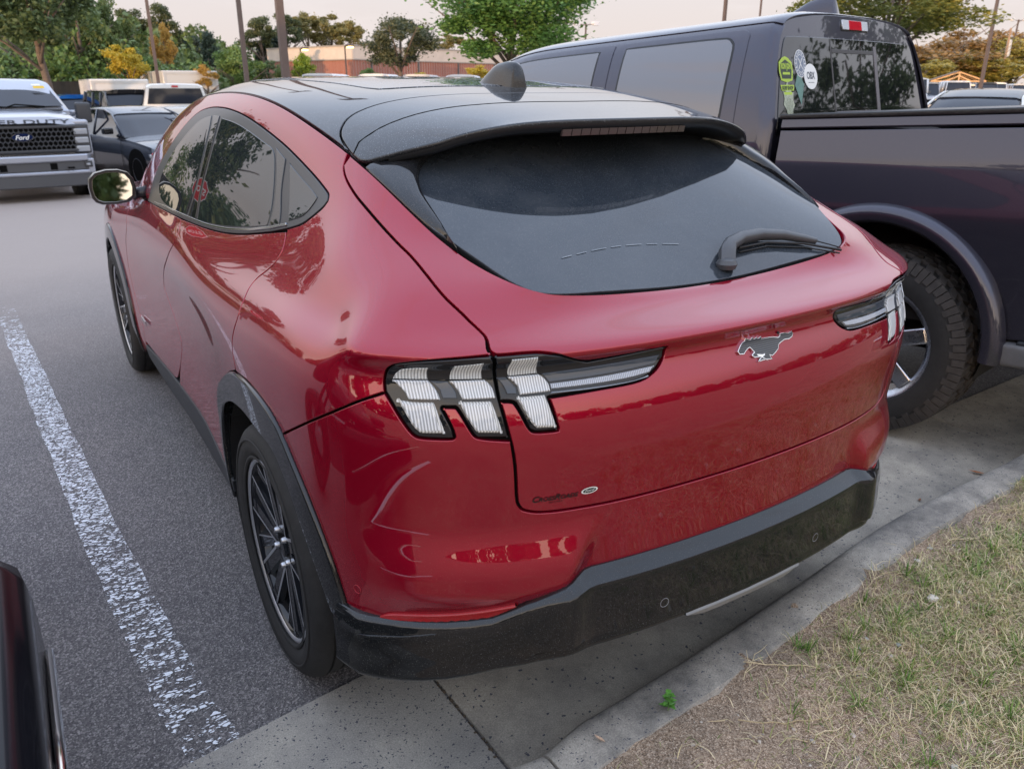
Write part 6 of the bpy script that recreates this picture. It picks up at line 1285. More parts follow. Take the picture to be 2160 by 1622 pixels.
# ---- four door saloon, front towards us
def saloon(loc,rz,label,paint,name='dark_saloon',group=None,cat='car',roofm=None,det=True):
    e=empty(name,loc,rz,label,cat,group); L=[(.93,.20,.50,.72),(.90,.20,.62,.80),(.78,.19,.74,.88),(.5,.18,.82,.915),(.0,.18,.88,.925),(-.6,.18,.93,.925),(-1.6,.18,.95,.925),(-2.6,.18,.97,.925),(-3.3,.18,1.0,.92),(-3.75,.20,1.0,.88),(-3.95,.25,.96,.80),(-4.02,.35,.80,.72)]
    loft(e,'body',[lower(y,zb,zt,w) for y,zb,zt,w in L],paint)
    G=[(-.62,.925,.74),(-.75,.98,.735),(-1.15,1.20,.68),(-1.45,1.35,.63),(-1.75,1.425,.60),(-2.2,1.45,.585),(-2.7,1.43,.585),(-3.1,1.34,.60),(-3.45,1.18,.63),(-3.75,1.01,.66)]
    loft(e,'cabin_glass',[(y,[(.86-.02*(i in(0,9)),.90),(w+.14*(1-(z-.9)/.6)+.0,.90+(z-.90)*.6),(w+.01,z-.035),(w-.06,z-.008),(w*.5,z),(0,z+.006)]) for i,(y,z,w) in enumerate(G)],M_WSC)
    rf=[(y,z,w) for y,z,w in G if z>1.33]; rf=[(-1.40,1.33,.635)]+rf[1:]
    loft(e,'roof',[(y,[(w+.025,z-.05),(w-.01,z-.012),(w-.07,z+.006),(w*.5,z+.014),(0,z+.018)]) for y,z,w in rf],roofm or paint,True)
    mb=MB()
    for s_ in (-1,1):
        mb.tube([(s_*.84,-.62,.93),(s_*.73,-1.15,1.20),(s_*.655,-1.45,1.335),(s_*.635,-1.8,1.405),(s_*.625,-2.5,1.41),(s_*.65,-3.1,1.315),(s_*.74,-3.72,1.02)],.020,6)
        mb.tube([(s_*.845,-2.02,.93),(s_*.655,-2.12,1.40)],.022,6); 
    mb.build('pillars',paint,e,True)
    for s_ in (-1,1):
        mb=MB(); mb.bbox(s_*.97-.10,s_*.97+.09,-1.10,-.96,.97,1.09,.03); mb.build('door_mirror',M_BLKG,e,True,40)
        mb=MB(); mb.bbox(s_*.62-.19,s_*.62+.17,.74,.86,.60,.67,.02,Matrix.Rotation(-s_*.22,4,'Z')); mb.build('headlamp',M_HEAD,e,True,40)
        mb=MB(); mb.bbox(s_*.66-.12,s_*.66+.16,-4.04,-3.93,.72,.84,.02); mb.build('tail_lamp',M_RLAMP,e,True,40)
        mb=MB(); mb.tube([(s_*.932,-.55,.90),(s_*.932,-.62,.70),(s_*.932,-.60,.25)],.004,4); mb.tube([(s_*.934,-1.95,.92),(s_*.934,-2.0,.3)],.004,4); mb.tube([(s_*.928,-2.85,.95),(s_*.934,-2.6,.6),(s_*.93,-2.45,.3)],.004,4); mb.build('door_gap',M_VOID,e)
    mb=MB(); mb.bbox(-.55,.55,.84,.93,.36,.56,.02); mb.build('grille',M_VOID,e,True,40); mb=MB(); mb.bbox(-.85,.85,-3.1,.0,.14,.24,.02); mb.build('sill_trim',M_DKG,e,True,40)
    w=wheel_simple('w',.335,.225,.235,M_DKRIM if not roofm else M_SRIM,10,tw=.07); w.parent=e; w.location=(-.815,0,.335)
    for x,y,r_ in ((.815,0,math.pi),(-.815,-2.83,0),(.815,-2.83,math.pi)): q=copy_tree(w); q.parent=e; q.location=(x,y,.335); q.rotation_euler=(0,0,r_)
    arch_discs(e,(0,-2.83),.925,.335,M_VOID); return e
M_NAVY=mat('dark_blue_grey_paint',(.030,.036,.050),.28,.5,1,.03)
saloon((1.78,16.3,-.31),3.42,'dark blue grey saloon facing us beside the silver pickup',M_NAVY)
M_WPNT=mat('white_paint',(.62,.62,.60),.35,0,.8,.05); M_WPNT2=mat('offwhite_paint',(.50,.50,.48),.4,0,.6,.05)
SR=saloon((11.55,6.35,-.04),math.pi/2+.30,'white saloon with black roof seen over the dark pickup bed',M_WPNT,'white_saloon',None,'car',M_BLKG)
SR.scale=(1,1,1.08)
# ---- white crew pickup seen from behind
def pickup_rear(loc,rz,label,paint,name='white_pickup',group=None):
    e=empty(name,loc,rz,label,'pickup truck',group)
    mb=MB(); mb.bbox(-1.0,1.0,-1.2,.55,.62,1.32,.05); mb.build('load_bed',paint,e,True,40)
    loft(e,'cab',[(.55,[(.98,.6),(1.0,1.1),(.95,1.35),(.80,1.86),(.66,1.93),(0,1.95)]),(.72,[(1.0,.6),(1.01,1.1),(.96,1.35),(.81,1.90),(.68,1.96),(0,1.975)]),(2.5,[(1.0,.6),(1.01,1.1),(.96,1.35),(.81,1.90),(.68,1.96),(0,1.98)]),(3.4,[(1.0,.6),(1.01,1.1),(.96,1.33),(.9,1.36),(.5,1.38),(0,1.38)])],paint)
    mb=MB(); mb.bbox(-1.0,1.0,3.4,4.6,.6,1.28,.08); mb.build('bonnet',paint,e,True,40)
    mb=MB(); mb.add([(-.84,.535,1.38),(.84,.535,1.38),(.735,.543,1.83),(-.735,.543,1.83)],[(0,1,2,3)]); mb.build('back_window',M_WSC,e)
    mb=MB(); mb.box(-.09,.09,.52,.55,1.865,1.91); mb.build('high_brake_lamp',M_RLAMP,e)
    for s_ in (-1,1):
        mb=MB(); mb.bbox(s_*.93-.08,s_*.93+.075,-1.23,-1.17,.86,1.22,.015); mb.build('tail_lamp',M_RLAMP,e,True,40)
        side_quad(e,'side_window',[(.985,.85,1.37),(.985,1.75,1.37),(.845,1.75,1.83),(.845,.85,1.83)],M_WSC,s_,.03); side_quad(e,'side_window',[(.985,1.85,1.37),(.985,3.0,1.37),(.845,2.6,1.83),(.845,1.85,1.83)],M_WSC,s_,.03)
        mb=MB(); mb.bbox(s_*1.18-.12,s_*1.18+.12,2.7,2.8,1.3,1.62,.04); mb.build('tow_mirror',M_DKG,e,True,40)
    mb=MB(); mb.bbox(-.95,.95,-1.42,-1.22,.55,.75,.03); mb.build('rear_bumper',M_CHROME,e,True,40)
    w=wheel_simple('w',.41,.27,.24,M_SRIM,6); w.parent=e; w.location=(-.86,0,.41)
    for x,y,r_ in ((.86,0,math.pi),(-.86,3.6,0),(.86,3.6,math.pi)): q=copy_tree(w); q.parent=e; q.location=(x,y,.41); q.rotation_euler=(0,0,r_)
    arch_discs(e,(0,3.6),1.0,.41,M_VOID); return e
pickup_rear((3.60,25.9,-.364),-.12,'white crew cab pickup seen from behind, left of the orange shrub',M_WPNT)
# ---- box trailers
def box_trailer(loc,rz,L,Wd,H,label,paint):
    e=empty('box_trailer',loc,rz,label,'trailer'); mb=MB(); mb.bbox(-Wd/2,Wd/2,0,L,.45,H,.04); mb.build('box',paint,e,True,40)
    mb=MB()
    for i in range(int(L/.6)+1): y=.02+i*.6; mb.box(-Wd/2-.008,-Wd/2,y,y+.04,.5,H-.05); mb.box(Wd/2,Wd/2+.008,y,y+.04,.5,H-.05)
    for x0,x1,z0,z1 in ((-Wd/2+.02,-Wd/2+.12,.47,H-.05),(Wd/2-.12,Wd/2-.02,.47,H-.05),(-Wd/2+.12,Wd/2-.12,H-.14,H-.05),(-Wd/2+.12,Wd/2-.12,.47,.55)): mb.box(x0,x1,-.02,0,z0,z1)
    mb.build('frame_rails',mat('trailer_rail',(.5,.5,.49),.4,.3),e)
    mb=MB(); mb.box(-Wd/2+.14,Wd/2-.14,-.008,.0,.56,H-.16); mb.build('ramp_door',paint,e)
    w=wheel_simple('w',.34,.2,.2,M_SRIM,5); w.parent=e; w.location=(-Wd/2-.02,L*.55,.34); q=copy_tree(w); q.parent=e; q.location=(Wd/2+.02,L*.55,.34); q.rotation_euler=(0,0,math.pi)
    mb=MB(); mb.tube([(-.5,L,.45),(0,L+1.2,.45)],.04,6); mb.tube([(.5,L,.45),(0,L+1.2,.45)],.04,6); mb.build('drawbar',M_VOID,e); return e
box_trailer((2.72,31,-.364),-.02,5.2,1.85,2.11,'white box trailer behind the black off roader, left of the white pickup',M_WPNT)
box_trailer((6.5,38,-.364),.0,6,2.3,2.50,'tall white box trailer standing behind the white pickup cab',M_WPNT2)
# ---- boxy utility vehicles
def suv_box(loc,rz,label,paint,name='utility_vehicle',L=4.6,Wd=1.9,H=1.80,group=None,cat='car',nose=1.1,van=False,lights=True):
    e=empty(name,loc,rz,label,cat,group); hb=H*.56; ws=.45 if not van else .25
    loft(e,'body',[lower(L/2,.30,hb*.80,Wd/2*.86),lower(L/2-.1,.25,hb*.92,Wd/2*.97),lower(L/2-nose,.25,hb,Wd/2),lower(-L/2+.15,.25,hb+.02,Wd/2),lower(-L/2,.32,hb-.03,Wd/2*.93)],paint)
    w_=Wd/2; loft(e,'cabin_glass',[(L/2-nose-.02,[(w_*.92,hb-.05),(w_*.9,hb+.0),(0,hb+.01)]),(L/2-nose-ws-.25,[(w_*.95,hb-.05),(w_*.80,H-.10),(0,H-.07)]),(-L/2+.35,[(w_*.95,hb-.05),(w_*.80,H-.10),(0,H-.07)]),(-L/2+.06,[(w_*.93,hb-.05),(w_*.86,hb+.1),(0,hb+.12)])],M_WSC)
    loft(e,'roof',[(L/2-nose-ws-.15,[(w_*.82,H-.13),(w_*.74,H-.05),(w_*.5,H-.01),(0,H)]),(-L/2+.30,[(w_*.82,H-.13),(w_*.74,H-.05),(w_*.5,H-.01),(0,H)])],paint)
    mb=MB()
    for s_ in (-1,1):
        mb.tube([(s_*w_*.93,L/2-nose,hb),(s_*w_*.80,L/2-nose-ws-.2,H-.09)],.035,5); mb.tube([(s_*w_*.94,-L/2+.1,hb),(s_*w_*.80,-L/2+.33,H-.09)],.05,5)
        for f in (.30,.62): y=L/2-nose-.3-f*(L-nose-.5); mb.tube([(s_*w_*.945,y,hb-.02),(s_*w_*.81,y,H-.10)],.04 if not van else .12,5)
    mb.build('pillars',paint,e,True)
    if lights:
        for s_ in (-1,1):
            mb=MB(); mb.bbox(s_*w_*.72-.16,s_*w_*.72+.14,L/2-.10,L/2+.005,hb*.62,hb*.80,.02); mb.build('headlamp',M_HEAD,e,True,40)
            mb=MB(); mb.bbox(s_*w_*1.08-.08,s_*w_*1.08+.08,L/2-nose-.35,L/2-nose-.25,hb,hb+.18,.03); mb.build('door_mirror',M_DKG,e,True,40)
            mb=MB(); mb.bbox(s_*w_*.86-.08,s_*w_*.86+.07,-L/2-.01,-L/2+.08,hb*.7,hb*.95,.02); mb.build('tail_lamp',M_RLAMP,e,True,40)
        mb=MB(); mb.bbox(-w_*.55,w_*.55,L/2-.05,L/2+.02,hb*.45,hb*.75,.02); mb.build('grille',M_VOID,e,True,40)
    r=.34+.0*H; w=wheel_simple('w',r,.22,.2,M_SRIM,5); w.parent=e; w.location=(-w_+.09,L/2-.85,r)
    for x,y,rr in ((w_-.09,L/2-.85,math.pi),(-w_+.09,-L/2+.9,0),(w_-.09,-L/2+.9,math.pi)): q=copy_tree(w); q.parent=e; q.location=(x,y,r); q.rotation_euler=(0,0,rr)
    arch_discs(e,(L/2-.85,-L/2+.9),w_,r,M_VOID); return e
M_BLU=mat('bright_blue_paint',(.012,.10,.36),.3,.2,1,.04); M_BLKP=mat('black_paint',(.01,.011,.014),.25,0,1,.03)
suv_box((1.42,31.3,-.364),3.25,'bright blue car half hidden behind the silver pickup mirror',M_BLU,'blue_car',4.5,1.85,1.62)
suv_box((2.55,28.6,-.364),3.3,'black off roader with round lamps in front of the box trailer',M_BLKP,'black_off_roader',4.3,1.85,1.80)
cols=[mat('van_white',(.60,.61,.62),.4,0,.5,.1),mat('van_silver',(.38,.40,.43),.35,.3,.6,.1),mat('car_dark',(.05,.06,.08),.3,.2,.8,.05),mat('car_grey',(.22,.23,.25),.35,.3,.6,.1)]
row=[(60.2,38,0,2.2,'white van parked nearest the dark pickup cab in the far row','van'),(62.8,38.5,1,1.9,'silver car second in the far row, left of the wooden gable','car'),(65.1,37.6,0,2.0,'white van under the wooden gable in the far row','van'),(67.6,38.2,3,1.75,'grey car in the far row right of the wooden gable','car'),(70.2,38,2,1.9,'dark car in the far row right of the brown lamp pole foot','car'),(73.0,38.6,0,1.9,'white car in the far row near the right edge','car'),(76.0,38,1,1.8,'silver car at the right end of the far row','car')]
for x,y,c_,h_,lb,ct in row: suv_box((x,y,-.364),2.2+.1*math.sin(x),lb,cols[c_],'parked_'+ct,4.9 if ct=='van' else 4.5,2.0 if ct=='van' else 1.85,h_+.30,'vehicles parked in the far row on the right',ct,van=(ct=='van'),nose=.8 if ct=='van' else 1.1)
vr=[(15.3,45.5,0,'white van below the brick wall corner'),(18.4,45,0,'white van below the round olive tree'),(21.2,45.3,1,'silver van right of the olive tree trunk'),(24.0,45,0,'white van left of the shark fin antenna'),(26.9,45.4,0,'white van behind the shark fin antenna'),(30.0,45,0,'white van seen through the dark pickup front window')]
for x,y,c_,lb in vr: suv_box((x,y,-.364),2.55,lb,cols[c_],'parked_van',5.2,2.1,2.52,'vans parked in front of the brick building','van',van=True,nose=.7)
suv_box((9.2,50,-.364),2.9,'pale car half hidden behind the orange shrub',cols[1],'parked_car',4.5,1.85,1.9)
# ---- touring motorcycle in the next bay
MC=empty('black_motorcycle',(-1.92,.12,0),0,'black glossy touring motorcycle with chrome exhaust at the left edge','motorcycle')
mb=MB(); mb.bbox(.14,.435,-.50,.55,.34,.70,.10); mb.bbox(-.43,-.14,-.45,.42,.40,.74,.07); mb.build('saddlebags',mat('bag_black',(.006,.006,.008),.25,0,.4,.1,.1),MC,True,40); mb=MB(); mb.tube([(.442,-.55,.60),(.446,-.1,.56),(.442,.40,.50)],.010,8); mb.build('side_rail',M_CHROME,MC,True)
mb=MB(); V=[]; 
for a in np.linspace(R(-10),R(150),20): 
    for x,r in ((-.10,.355),(-.085,.375),(-.04,.385),(.04,.385),(.085,.375),(.10,.355)): V.append((x,-.22-r*math.cos(a)*1.0,.33+r*math.sin(a)))
mb.add(V,[(i*6+j,(i+1)*6+j,(i+1)*6+j+1,i*6+j+1) for i in range(19) for j in range(5)]); mb.build('rear_mudguard',M_BLKG,MC,True)
mb=MB(); mb.tube([(.42,-.66,.30),(.42,-.2,.285),(.40,.15,.27)],[.030,.034,.028],16); mb.tube([(-.30,-.62,.30),(-.31,-.2,.285),(-.31,.35,.27),(-.24,.75,.27)],[.048,.050,.046,.03],16); mb.build('exhaust_pipe',M_CHROME,MC,True,60)
mb=MB(); mb.bbox(-.17,.17,-.15,.50,.70,.80,.05); mb.bbox(-.13,.13,-.36,-.1,.78,.88,.04); mb.build('seat',mat('seat_leather',(.015,.015,.016),.5,bump=.2,bscale=200),MC,True,40)
loft(MC,'fuel_tank',[(.46,[(.10,.70),(.15,.80),(.08,.87),(0,.89)]),(.62,[(.15,.68),(.21,.82),(.12,.93),(0,.95)]),(.85,[(.14,.70),(.20,.84),(.12,.95),(0,.97)]),(1.02,[(.06,.74),(.10,.84),(.06,.92),(0,.94)])],M_BLKG)
mb=MB(); mb.bbox(-.20,.20,.45,.95,.30,.66,.06); 
for i in range(6): mb.lathe([(.09,0),(.09,.012)],20,'z',(.13,.62,.48+.03*i)); mb.lathe([(.09,0),(.09,.012)],20,'z',(.13,.82,.48+.03*i))
mb.build('engine',mat('engine_metal',(.30,.30,.31),.35,1,rvar=.1),MC,True,40)
mb=MB(); mb.tube([(-.12,.95,.9),(-.10,1.42,.33)],.025,8); mb.tube([(.12,.95,.9),(.10,1.42,.33)],.025,8); mb.tube([(-.28,.62,1.00),(-.25,.78,1.06),(-.12,.93,1.04),(.12,.93,1.04),(.25,.78,1.06),(.28,.62,1.00)],.014,8); mb.build('fork_and_handlebar',M_BLKM,MC,True)
mb=MB(); mb.bbox(-.30,.30,.98,1.18,.86,1.12,.07); mb.build('fairing',M_BLKG,MC,True,40)
mb=MB(); mb.add([(-.24,1.12,1.10),(.24,1.12,1.10),(.18,1.0,1.34),(-.18,1.0,1.34)],[(0,1,2,3)]); mb.build('wind_shield',M_GLASS,MC)
mb=MB(); mb.lathe([(.09,-.05),(.10,0),(.09,.03),(.001,.05)],20,'y',(0,1.22,.98)); mb.build('headlamp',M_HEAD,MC,True)
for y in (-.22,1.42):
    w=wheel_simple('w',.33,.15,.22,M_CHROME,9,tw=.06); w.parent=MC; w.location=(0,y,.33)
mb=MB()
for s_ in (-1,1): mb=MB(); mb.tube([(s_*.22,.80,1.05),(s_*.22,.85,1.16)],.008,6); mb.lathe([(.001,-.012),(.045,-.008),(.055,.0),(.045,.012),(.001,.02)],20,'y',(s_*.22,.85,1.20)); mb.build('mirror',M_CHROME,MC,True,50)
mb=MB(); mb.bbox(-.05,.05,-.66,-.60,.55,.62,.015); mb.build('tail_lamp',M_RLAMP,MC,True,40)
# ---------------------------------------------------------------- far setting
TREES=[('dark', 0.85, 38, 6.48, 4.56, 2.6, 'dark green broad tree at the left edge with bare grey trunks below'), ('mid', 3.09, 46, 6.61, 3.66, 1.76, 'mid green bushy tree right of the dark tree at the left edge'), ('mid', 6.21, 60, 6.88, 3.12, 1.96, 'grey green tree behind the twin headed lit lamp post'), ('dark', 2.34, 55, 4.57, 2.47, 2.04, 'low green thicket tree behind the grey pickup roof'), ('light', 1.36, 44, 2.61, 1.08, 1.7, 'small light green bush beside the dark tree above the grey pickup'), ('pine', 10.57, 82, 7.93, 2.72, 4.66, 'tall pine rising behind the yellow tree'), ('pine', 12.22, 84, 7.16, 2.28, 3.96, 'shorter pine with dark head beside the two tallest left pines'), ('pine', 13.13, 80, 8.24, 2.58, 4.84, 'tallest left pine with rounded head left of the open sky'), ('pine', 9.88, 90, 6.6, 2.34, 3.21, 'thin pine head seen between the lit lamp posts'), ('yellow', 4.61, 42, 3.5, 1.79, 1.71, 'bright yellow tree behind the white box trailer'), ('orange', 9.82, 62, 5.53, 1.67, 2.45, 'orange leaved tree left of the open sky'), ('mid', 7.51, 56, 3.72, 1.53, 1.94, 'green tree between the yellow tree and the orange tree'), ('blue', 14.49, 80, 5.94, 1.89, 2.31, 'dark bluish spruce like tree beside the open sky'), ('blue', 16.37, 84, 5.78, 2.21, 2.35, 'dark bluish tree with two humps beside the open sky'), ('blue', 17.48, 82, 6.04, 2.61, 2.34, 'dark bluish broad tree above the white pickup cab'), ('blue', 12.43, 76, 4.14, 2.12, 2.27, 'low dark tree under the orange tree'), ('light', 9.18, 40, 3.38, 2.16, 1.51, 'light green tree right of the white pickup'), ('orange', 7.17, 38, 2.43, 0.56, 1.45, 'small orange shrub right of the white trailer box'), ('mid', 11.71, 44, 2.77, 1.87, 1.55, 'green tree between the two left lamp poles'), ('pine', 24.54, 90, 8.36, 3.27, 4.79, 'pine head left of the near lamp pole'), ('blue', 26.4, 92, 6.32, 5.35, 2.48, 'dark lower pine foliage behind the near lamp pole'), ('pine', 27.97, 92, 8.9, 2.96, 5.4, 'pine head right behind the near lamp pole'), ('pinelit', 31.37, 95, 9.34, 3.66, 5.58, 'sunlit pine head above the left end of the brick building'), ('pinelit', 34.54, 96, 9.45, 4.09, 5.68, 'sunlit broad pine head above the lit wall corner'), ('pinelit', 35.61, 93, 8.36, 3.25, 5.36, 'yellowing sunlit tree head left of the round olive tree'), ('orange', 37.37, 92, 6.23, 2.75, 5.01, 'orange lit tree behind the round olive tree'), ('bright', 16.23, 52, 3.57, 1.78, 1.6, 'small bright yellow green tree in front of the brick building corner'), ('olive', 15.23, 35, 4.88, 3.33, 2.02, 'round olive tree with short trunk in front of the brick building'), ('pinelit', 50.01, 96, 7.6, 3.84, 5.49, 'yellow brown tree head between the olive tree and the big green tree'), ('green', 14.35, 24, 5.98, 6.37, 2.04, 'big bright green oak with lobed leaves behind the shark fin antenna'), ('light', 24.12, 60, 2.8, 1.63, 1.81, 'small green shrub in front of the brick wall'), ('yellow', 29.18, 62, 2.63, 1.4, 1.84, 'small yellow shrub right of the olive tree trunk'), ('yellow', 33.54, 60, 3.09, 2.52, 1.85, 'yellow bush left of the shark fin antenna'), ('ygreen', 29.42, 20, 6.68, 7.83, 2.82, 'yellow green tree behind the dark pickup cab'), ('rust', 100.14, 62, 6.33, 14.38, 1.9, 'rust orange tree right of the dark pickup cab'), ('rust', 114.75, 66, 8.92, 14.39, 1.76, 'tallest rust orange tree behind the right lamp pole'), ('yolive', 103.33, 58, 5.72, 10.89, 1.63, 'yellow olive bush in front of the rust trees'), ('yolive', 116.45, 60, 7.52, 11.29, 1.64, 'yellow olive tree at the right edge'), ('rust', 129.84, 70, 9.63, 11.31, 1.99, 'rust coloured tree beside the utility pole'), ('yolive', 90.05, 56, 4.38, 7.72, 1.51, 'low yellow green bush right of the dark pickup'), ('mid', 2.16, 52, 8.48, 5.43, 1.72, 'mid green tree filling the gap behind the dark left edge tree'), ('mid', 4.58, 56, 7.22, 3.55, 1.74, 'dense green tree behind the twin headed lamp post foot'), ('light', 6.04, 47, 2.97, 2.79, 1.63, 'light green bush line behind the white box trailer')]
POLES=[(4.54, 18, 9.2, 0.165, 'single', 'nearest brown lamp pole rising from the red car roof'), (5.5, 25, 9.2, 0.13, 'single', 'brown lamp pole left of the nearest one'), (4.64, 35, 9.2, 0.12, 'single', 'brown lamp pole in front of the orange tree'), (5.43, 60, 5.91, 0.16, 'twin', 'twin headed lamp post with both lamps lit yellow'), (9.48, 85, 6.25, 0.16, 'twin', 'smaller twin headed lit lamp post behind the yellow tree'), (18.74, 90, 4.77, 0.12, 'lit', 'distant lit lamp post above the white pickup'), (26.26, 95, 4.24, 0.12, 'lit', 'tiny lit lamp between the two left poles'), (25.06, 79, 4.77, 0.12, 'lit', 'lit lamp beside the left end of the brick building'), (26.08, 70, 4.73, 0.12, 'lit', 'lit lamp post in front of the brick wall corner'), (28.19, 40, 9.0, 0.12, 'single', 'thin lamp pole behind the right side of the big oak'), (44.67, 60, 6.63, 0.14, 'twinoff', 'unlit twin headed lamp post right of the big oak'), (26.55, 26, 8.5, 0.14, 'single', 'green grey pole behind the dark pickup roof'), (44.32, 40, 9.5, 0.12, 'single', 'thin pole left of the dark pickup antenna'), (45.99, 25, 9.2, 0.16, 'single', 'brown lamp pole at the right behind the pale car'), (115.41, 60, 9.65, 0.2, 'twinoff', 'white headed unlit lamp post at the right edge'), (110.22, 58, 8.36, 0.3, 'utility', 'wooden utility pole with grey transformer')]

# grass islands with kerbs
def island(name,pts,m):
    n=len(pts); V=[(x,y,ground_z(y)+.14) for x,y in pts]+[(x,y,ground_z(y)-.02) for x,y in pts]
    mb=MB(); mb.add(V,[tuple(range(n))]+[(i,n+i,n+(i+1)%n,(i+1)%n) for i in range(n)]); o=mb.build(name,m); return tag(o,kind='structure')
M_LAWN=mat('lawn',(.085,.13,.03),.9,var=.4,vscale=3,bump=.6,bscale=25)
M_KRB2=mat('far_kerb',(.30,.22,.17),.85,var=.2)
for nm,P_ in (('planting_island',[(-1.0,19.5),(2.6,19.2),(3.4,20.2),(3.2,21.6),(-1.0,22.2)]),('planting_island',[(-4,38.5),(14,38.5),(14,41.5),(-4,41.5)]),('planting_island',[(11,22.5),(19,22),(19,26),(11,26.5)]),('planting_island',[(-20,41.6),(70,43),(75,140),(-20,140)][0:0] or [(-30,62),(25,60),(24,140),(-30,140)]),('planting_island',[(60,50),(190,40),(190,140),(80,140)]),('planting_island',[(24,15),(44,15),(44,28),(24,28)])):
    cx=sum(p[0] for p in P_)/len(P_);cy_=sum(p[1] for p in P_)/len(P_)
    island('kerb_edging',P_,M_KRB2); o=island(nm,[(cx+(x-cx)*.985,cy_+(y-cy_)*.93) for x,y in P_],M_LAWN); o.location.z=.012
# slatted privacy fence: dark screen in panels
FN=empty('screen_fence',(1.0,42,-.364),0,'black screened fence behind the white box trailer','fence')
mb=MB()
for i in range(-4,4): x=i*2.4; mb.box(x,x+.08,0,.08,0,2.12)
mb.build('posts',M_VOID,FN)
MS=mat('screen_cloth',(.016,.018,.020),.9,var=.3,vscale=3)
for i in range(-4,3):
    V=[]; 
    for j in range(13):
        for z in (.05,1.0,2.06): V.append((i*2.4+.08+j*2.32/12,.03+.02*math.sin(j*1.7+i),z))
    mesh('panel',V,[(j*3+k,j*3+k+1,(j+1)*3+k+1,(j+1)*3+k) for j in range(12) for k in range(2)],MS,FN)
# brick building
BD=empty('brick_building',(28.7,75,-.364),0,'long low red brick building with a pale upper wall band','building')
A=np.array([28.7,75.]);B=np.array([61.,86.]);C_=np.array([24.5,88.]);D_=C_+(B-A)
M_BRK=bpy.data.materials.new('red_brick'); M_BRK.use_nodes=True; t,b=nodes_of(M_BRK); bt=t.nodes.new('ShaderNodeTexBrick'); bt.inputs['Color1'].default_value=(.30,.105,.07,1); bt.inputs['Color2'].default_value=(.24,.08,.055,1); bt.inputs['Mortar'].default_value=(.32,.26,.22,1); bt.inputs['Scale'].default_value=2.2; tcn=t.nodes.new('ShaderNodeTexCoord'); t.links.new(tcn.outputs['Object'],bt.inputs[0]); t.links.new(bt.outputs[0],b.inputs['Base Color']); b.inputs['Roughness'].default_value=.9
M_BAND=mat('pale_cladding',(.50,.43,.37),.8,var=.08,vscale=1.5)
def wallseg(P0,P1,z0,z1,th,m,name,out=0):
    d=(P1-P0)/np.linalg.norm(P1-P0); n=np.array([d[1],-d[0]]); a=P0+n*out;b_=P1+n*out; c2=b_-n*th;d2=a-n*th
    V=[(q[0]-28.7,q[1]-75,z) for z in (z0,z1) for q in (a,b_,c2,d2)]; mb=MB(); mb.add(V,[(0,1,2,3),(4,7,6,5),(0,4,5,1),(1,5,6,2),(2,6,7,3),(3,7,4,0)]); return mb.build(name,m,BD)
wallseg(A,B,0,4.15,.3,M_BRK,'brick_wall'); wallseg(C_,A,0,4.15,.3,M_BRK,'brick_wall')
wallseg(A,B,4.152,5.30,.3,M_BAND,'upper_wall',.06); wallseg(C_,A,4.152,5.30,.3,M_BAND,'upper_wall',.06)
wallseg(A,B,5.302,5.42,.5,mat('roof_coping',(.28,.25,.22),.6),'coping',.12); wallseg(C_,A,5.302,5.42,.5,MATS['roof_coping'],'coping',.12); wallseg(A,B,4.10,4.20,.05,MATS['roof_coping'],'band_trim',.10); wallseg(C_,A,4.10,4.20,.05,MATS['roof_coping'],'band_trim',.10)
u=(B-A)/np.linalg.norm(B-A)
for s0 in (2.2,8.5,14.5,20.5,27): wallseg(A+u*s0,A+u*(s0+.14),0,4.1,.05,M_DKG,'downpipe',.10)
for s0,w_ in ((5,1.2),(11,1.2),(17,2.4),(24,1.2)): wallseg(A+u*s0,A+u*(s0+w_),.6,2.3,.04,M_WSC,'window',.03); 
uc=(A-C_)/np.linalg.norm(A-C_)
wallseg(C_+uc*3,C_+uc*6.5,0,1.9,1.5,M_BRK,'low_brick_wall',3.0); wallseg(C_+uc*5,C_+uc*6,0,2.2,.04,M_PLATE,'door',.03)
mb=MB(); mb.add([(q[0]-28.7,q[1]-75,5.2) for q in (A,B,D_,C_)],[(0,1,2,3)]); mb.build('roof',MATS['roof_coping'],BD)
# wooden gable of an open shelter
GZ=empty('timber_shelter',(86.4,50,-.364),-.9,'bare timber gable roof frame of an open shelter','shelter')
mw=mat('fresh_timber',(.55,.34,.17),.7,var=.2); 
for y in (-1.5,1.5):
    for a_,b_ in (((-2.6,2.35),(0,3.25)),((2.6,2.35),(0,3.25)),((-2.6,2.35),(2.6,2.35)),((0,2.35),(0,3.2)),((-1.2,2.35),(0,2.9)),((1.2,2.35),(0,2.9))):
        mb=MB(); mb.tube([(a_[0],y,a_[1]),(b_[0],y,b_[1])],.09,4); mb.build('timber',mw,GZ)
    for x in (-2.4,2.4): mb=MB(); mb.tube([(x,y,0),(x,y,2.35)],.09,4); mb.build('post',mw,GZ)
mb=MB(); mb.add([(-2.8,-1.7,2.40),(0,-1.7,3.38),(0,1.7,3.38),(-2.8,1.7,2.40)],[(0,1,2,3)]); mb.add([(2.8,-1.7,2.40),(0,-1.7,3.38),(0,1.7,3.38),(2.8,1.7,2.40)],[(0,1,2,3)]); mb.build('roof_sheet',mat('shingle_brown',(.16,.12,.09),.9),GZ)
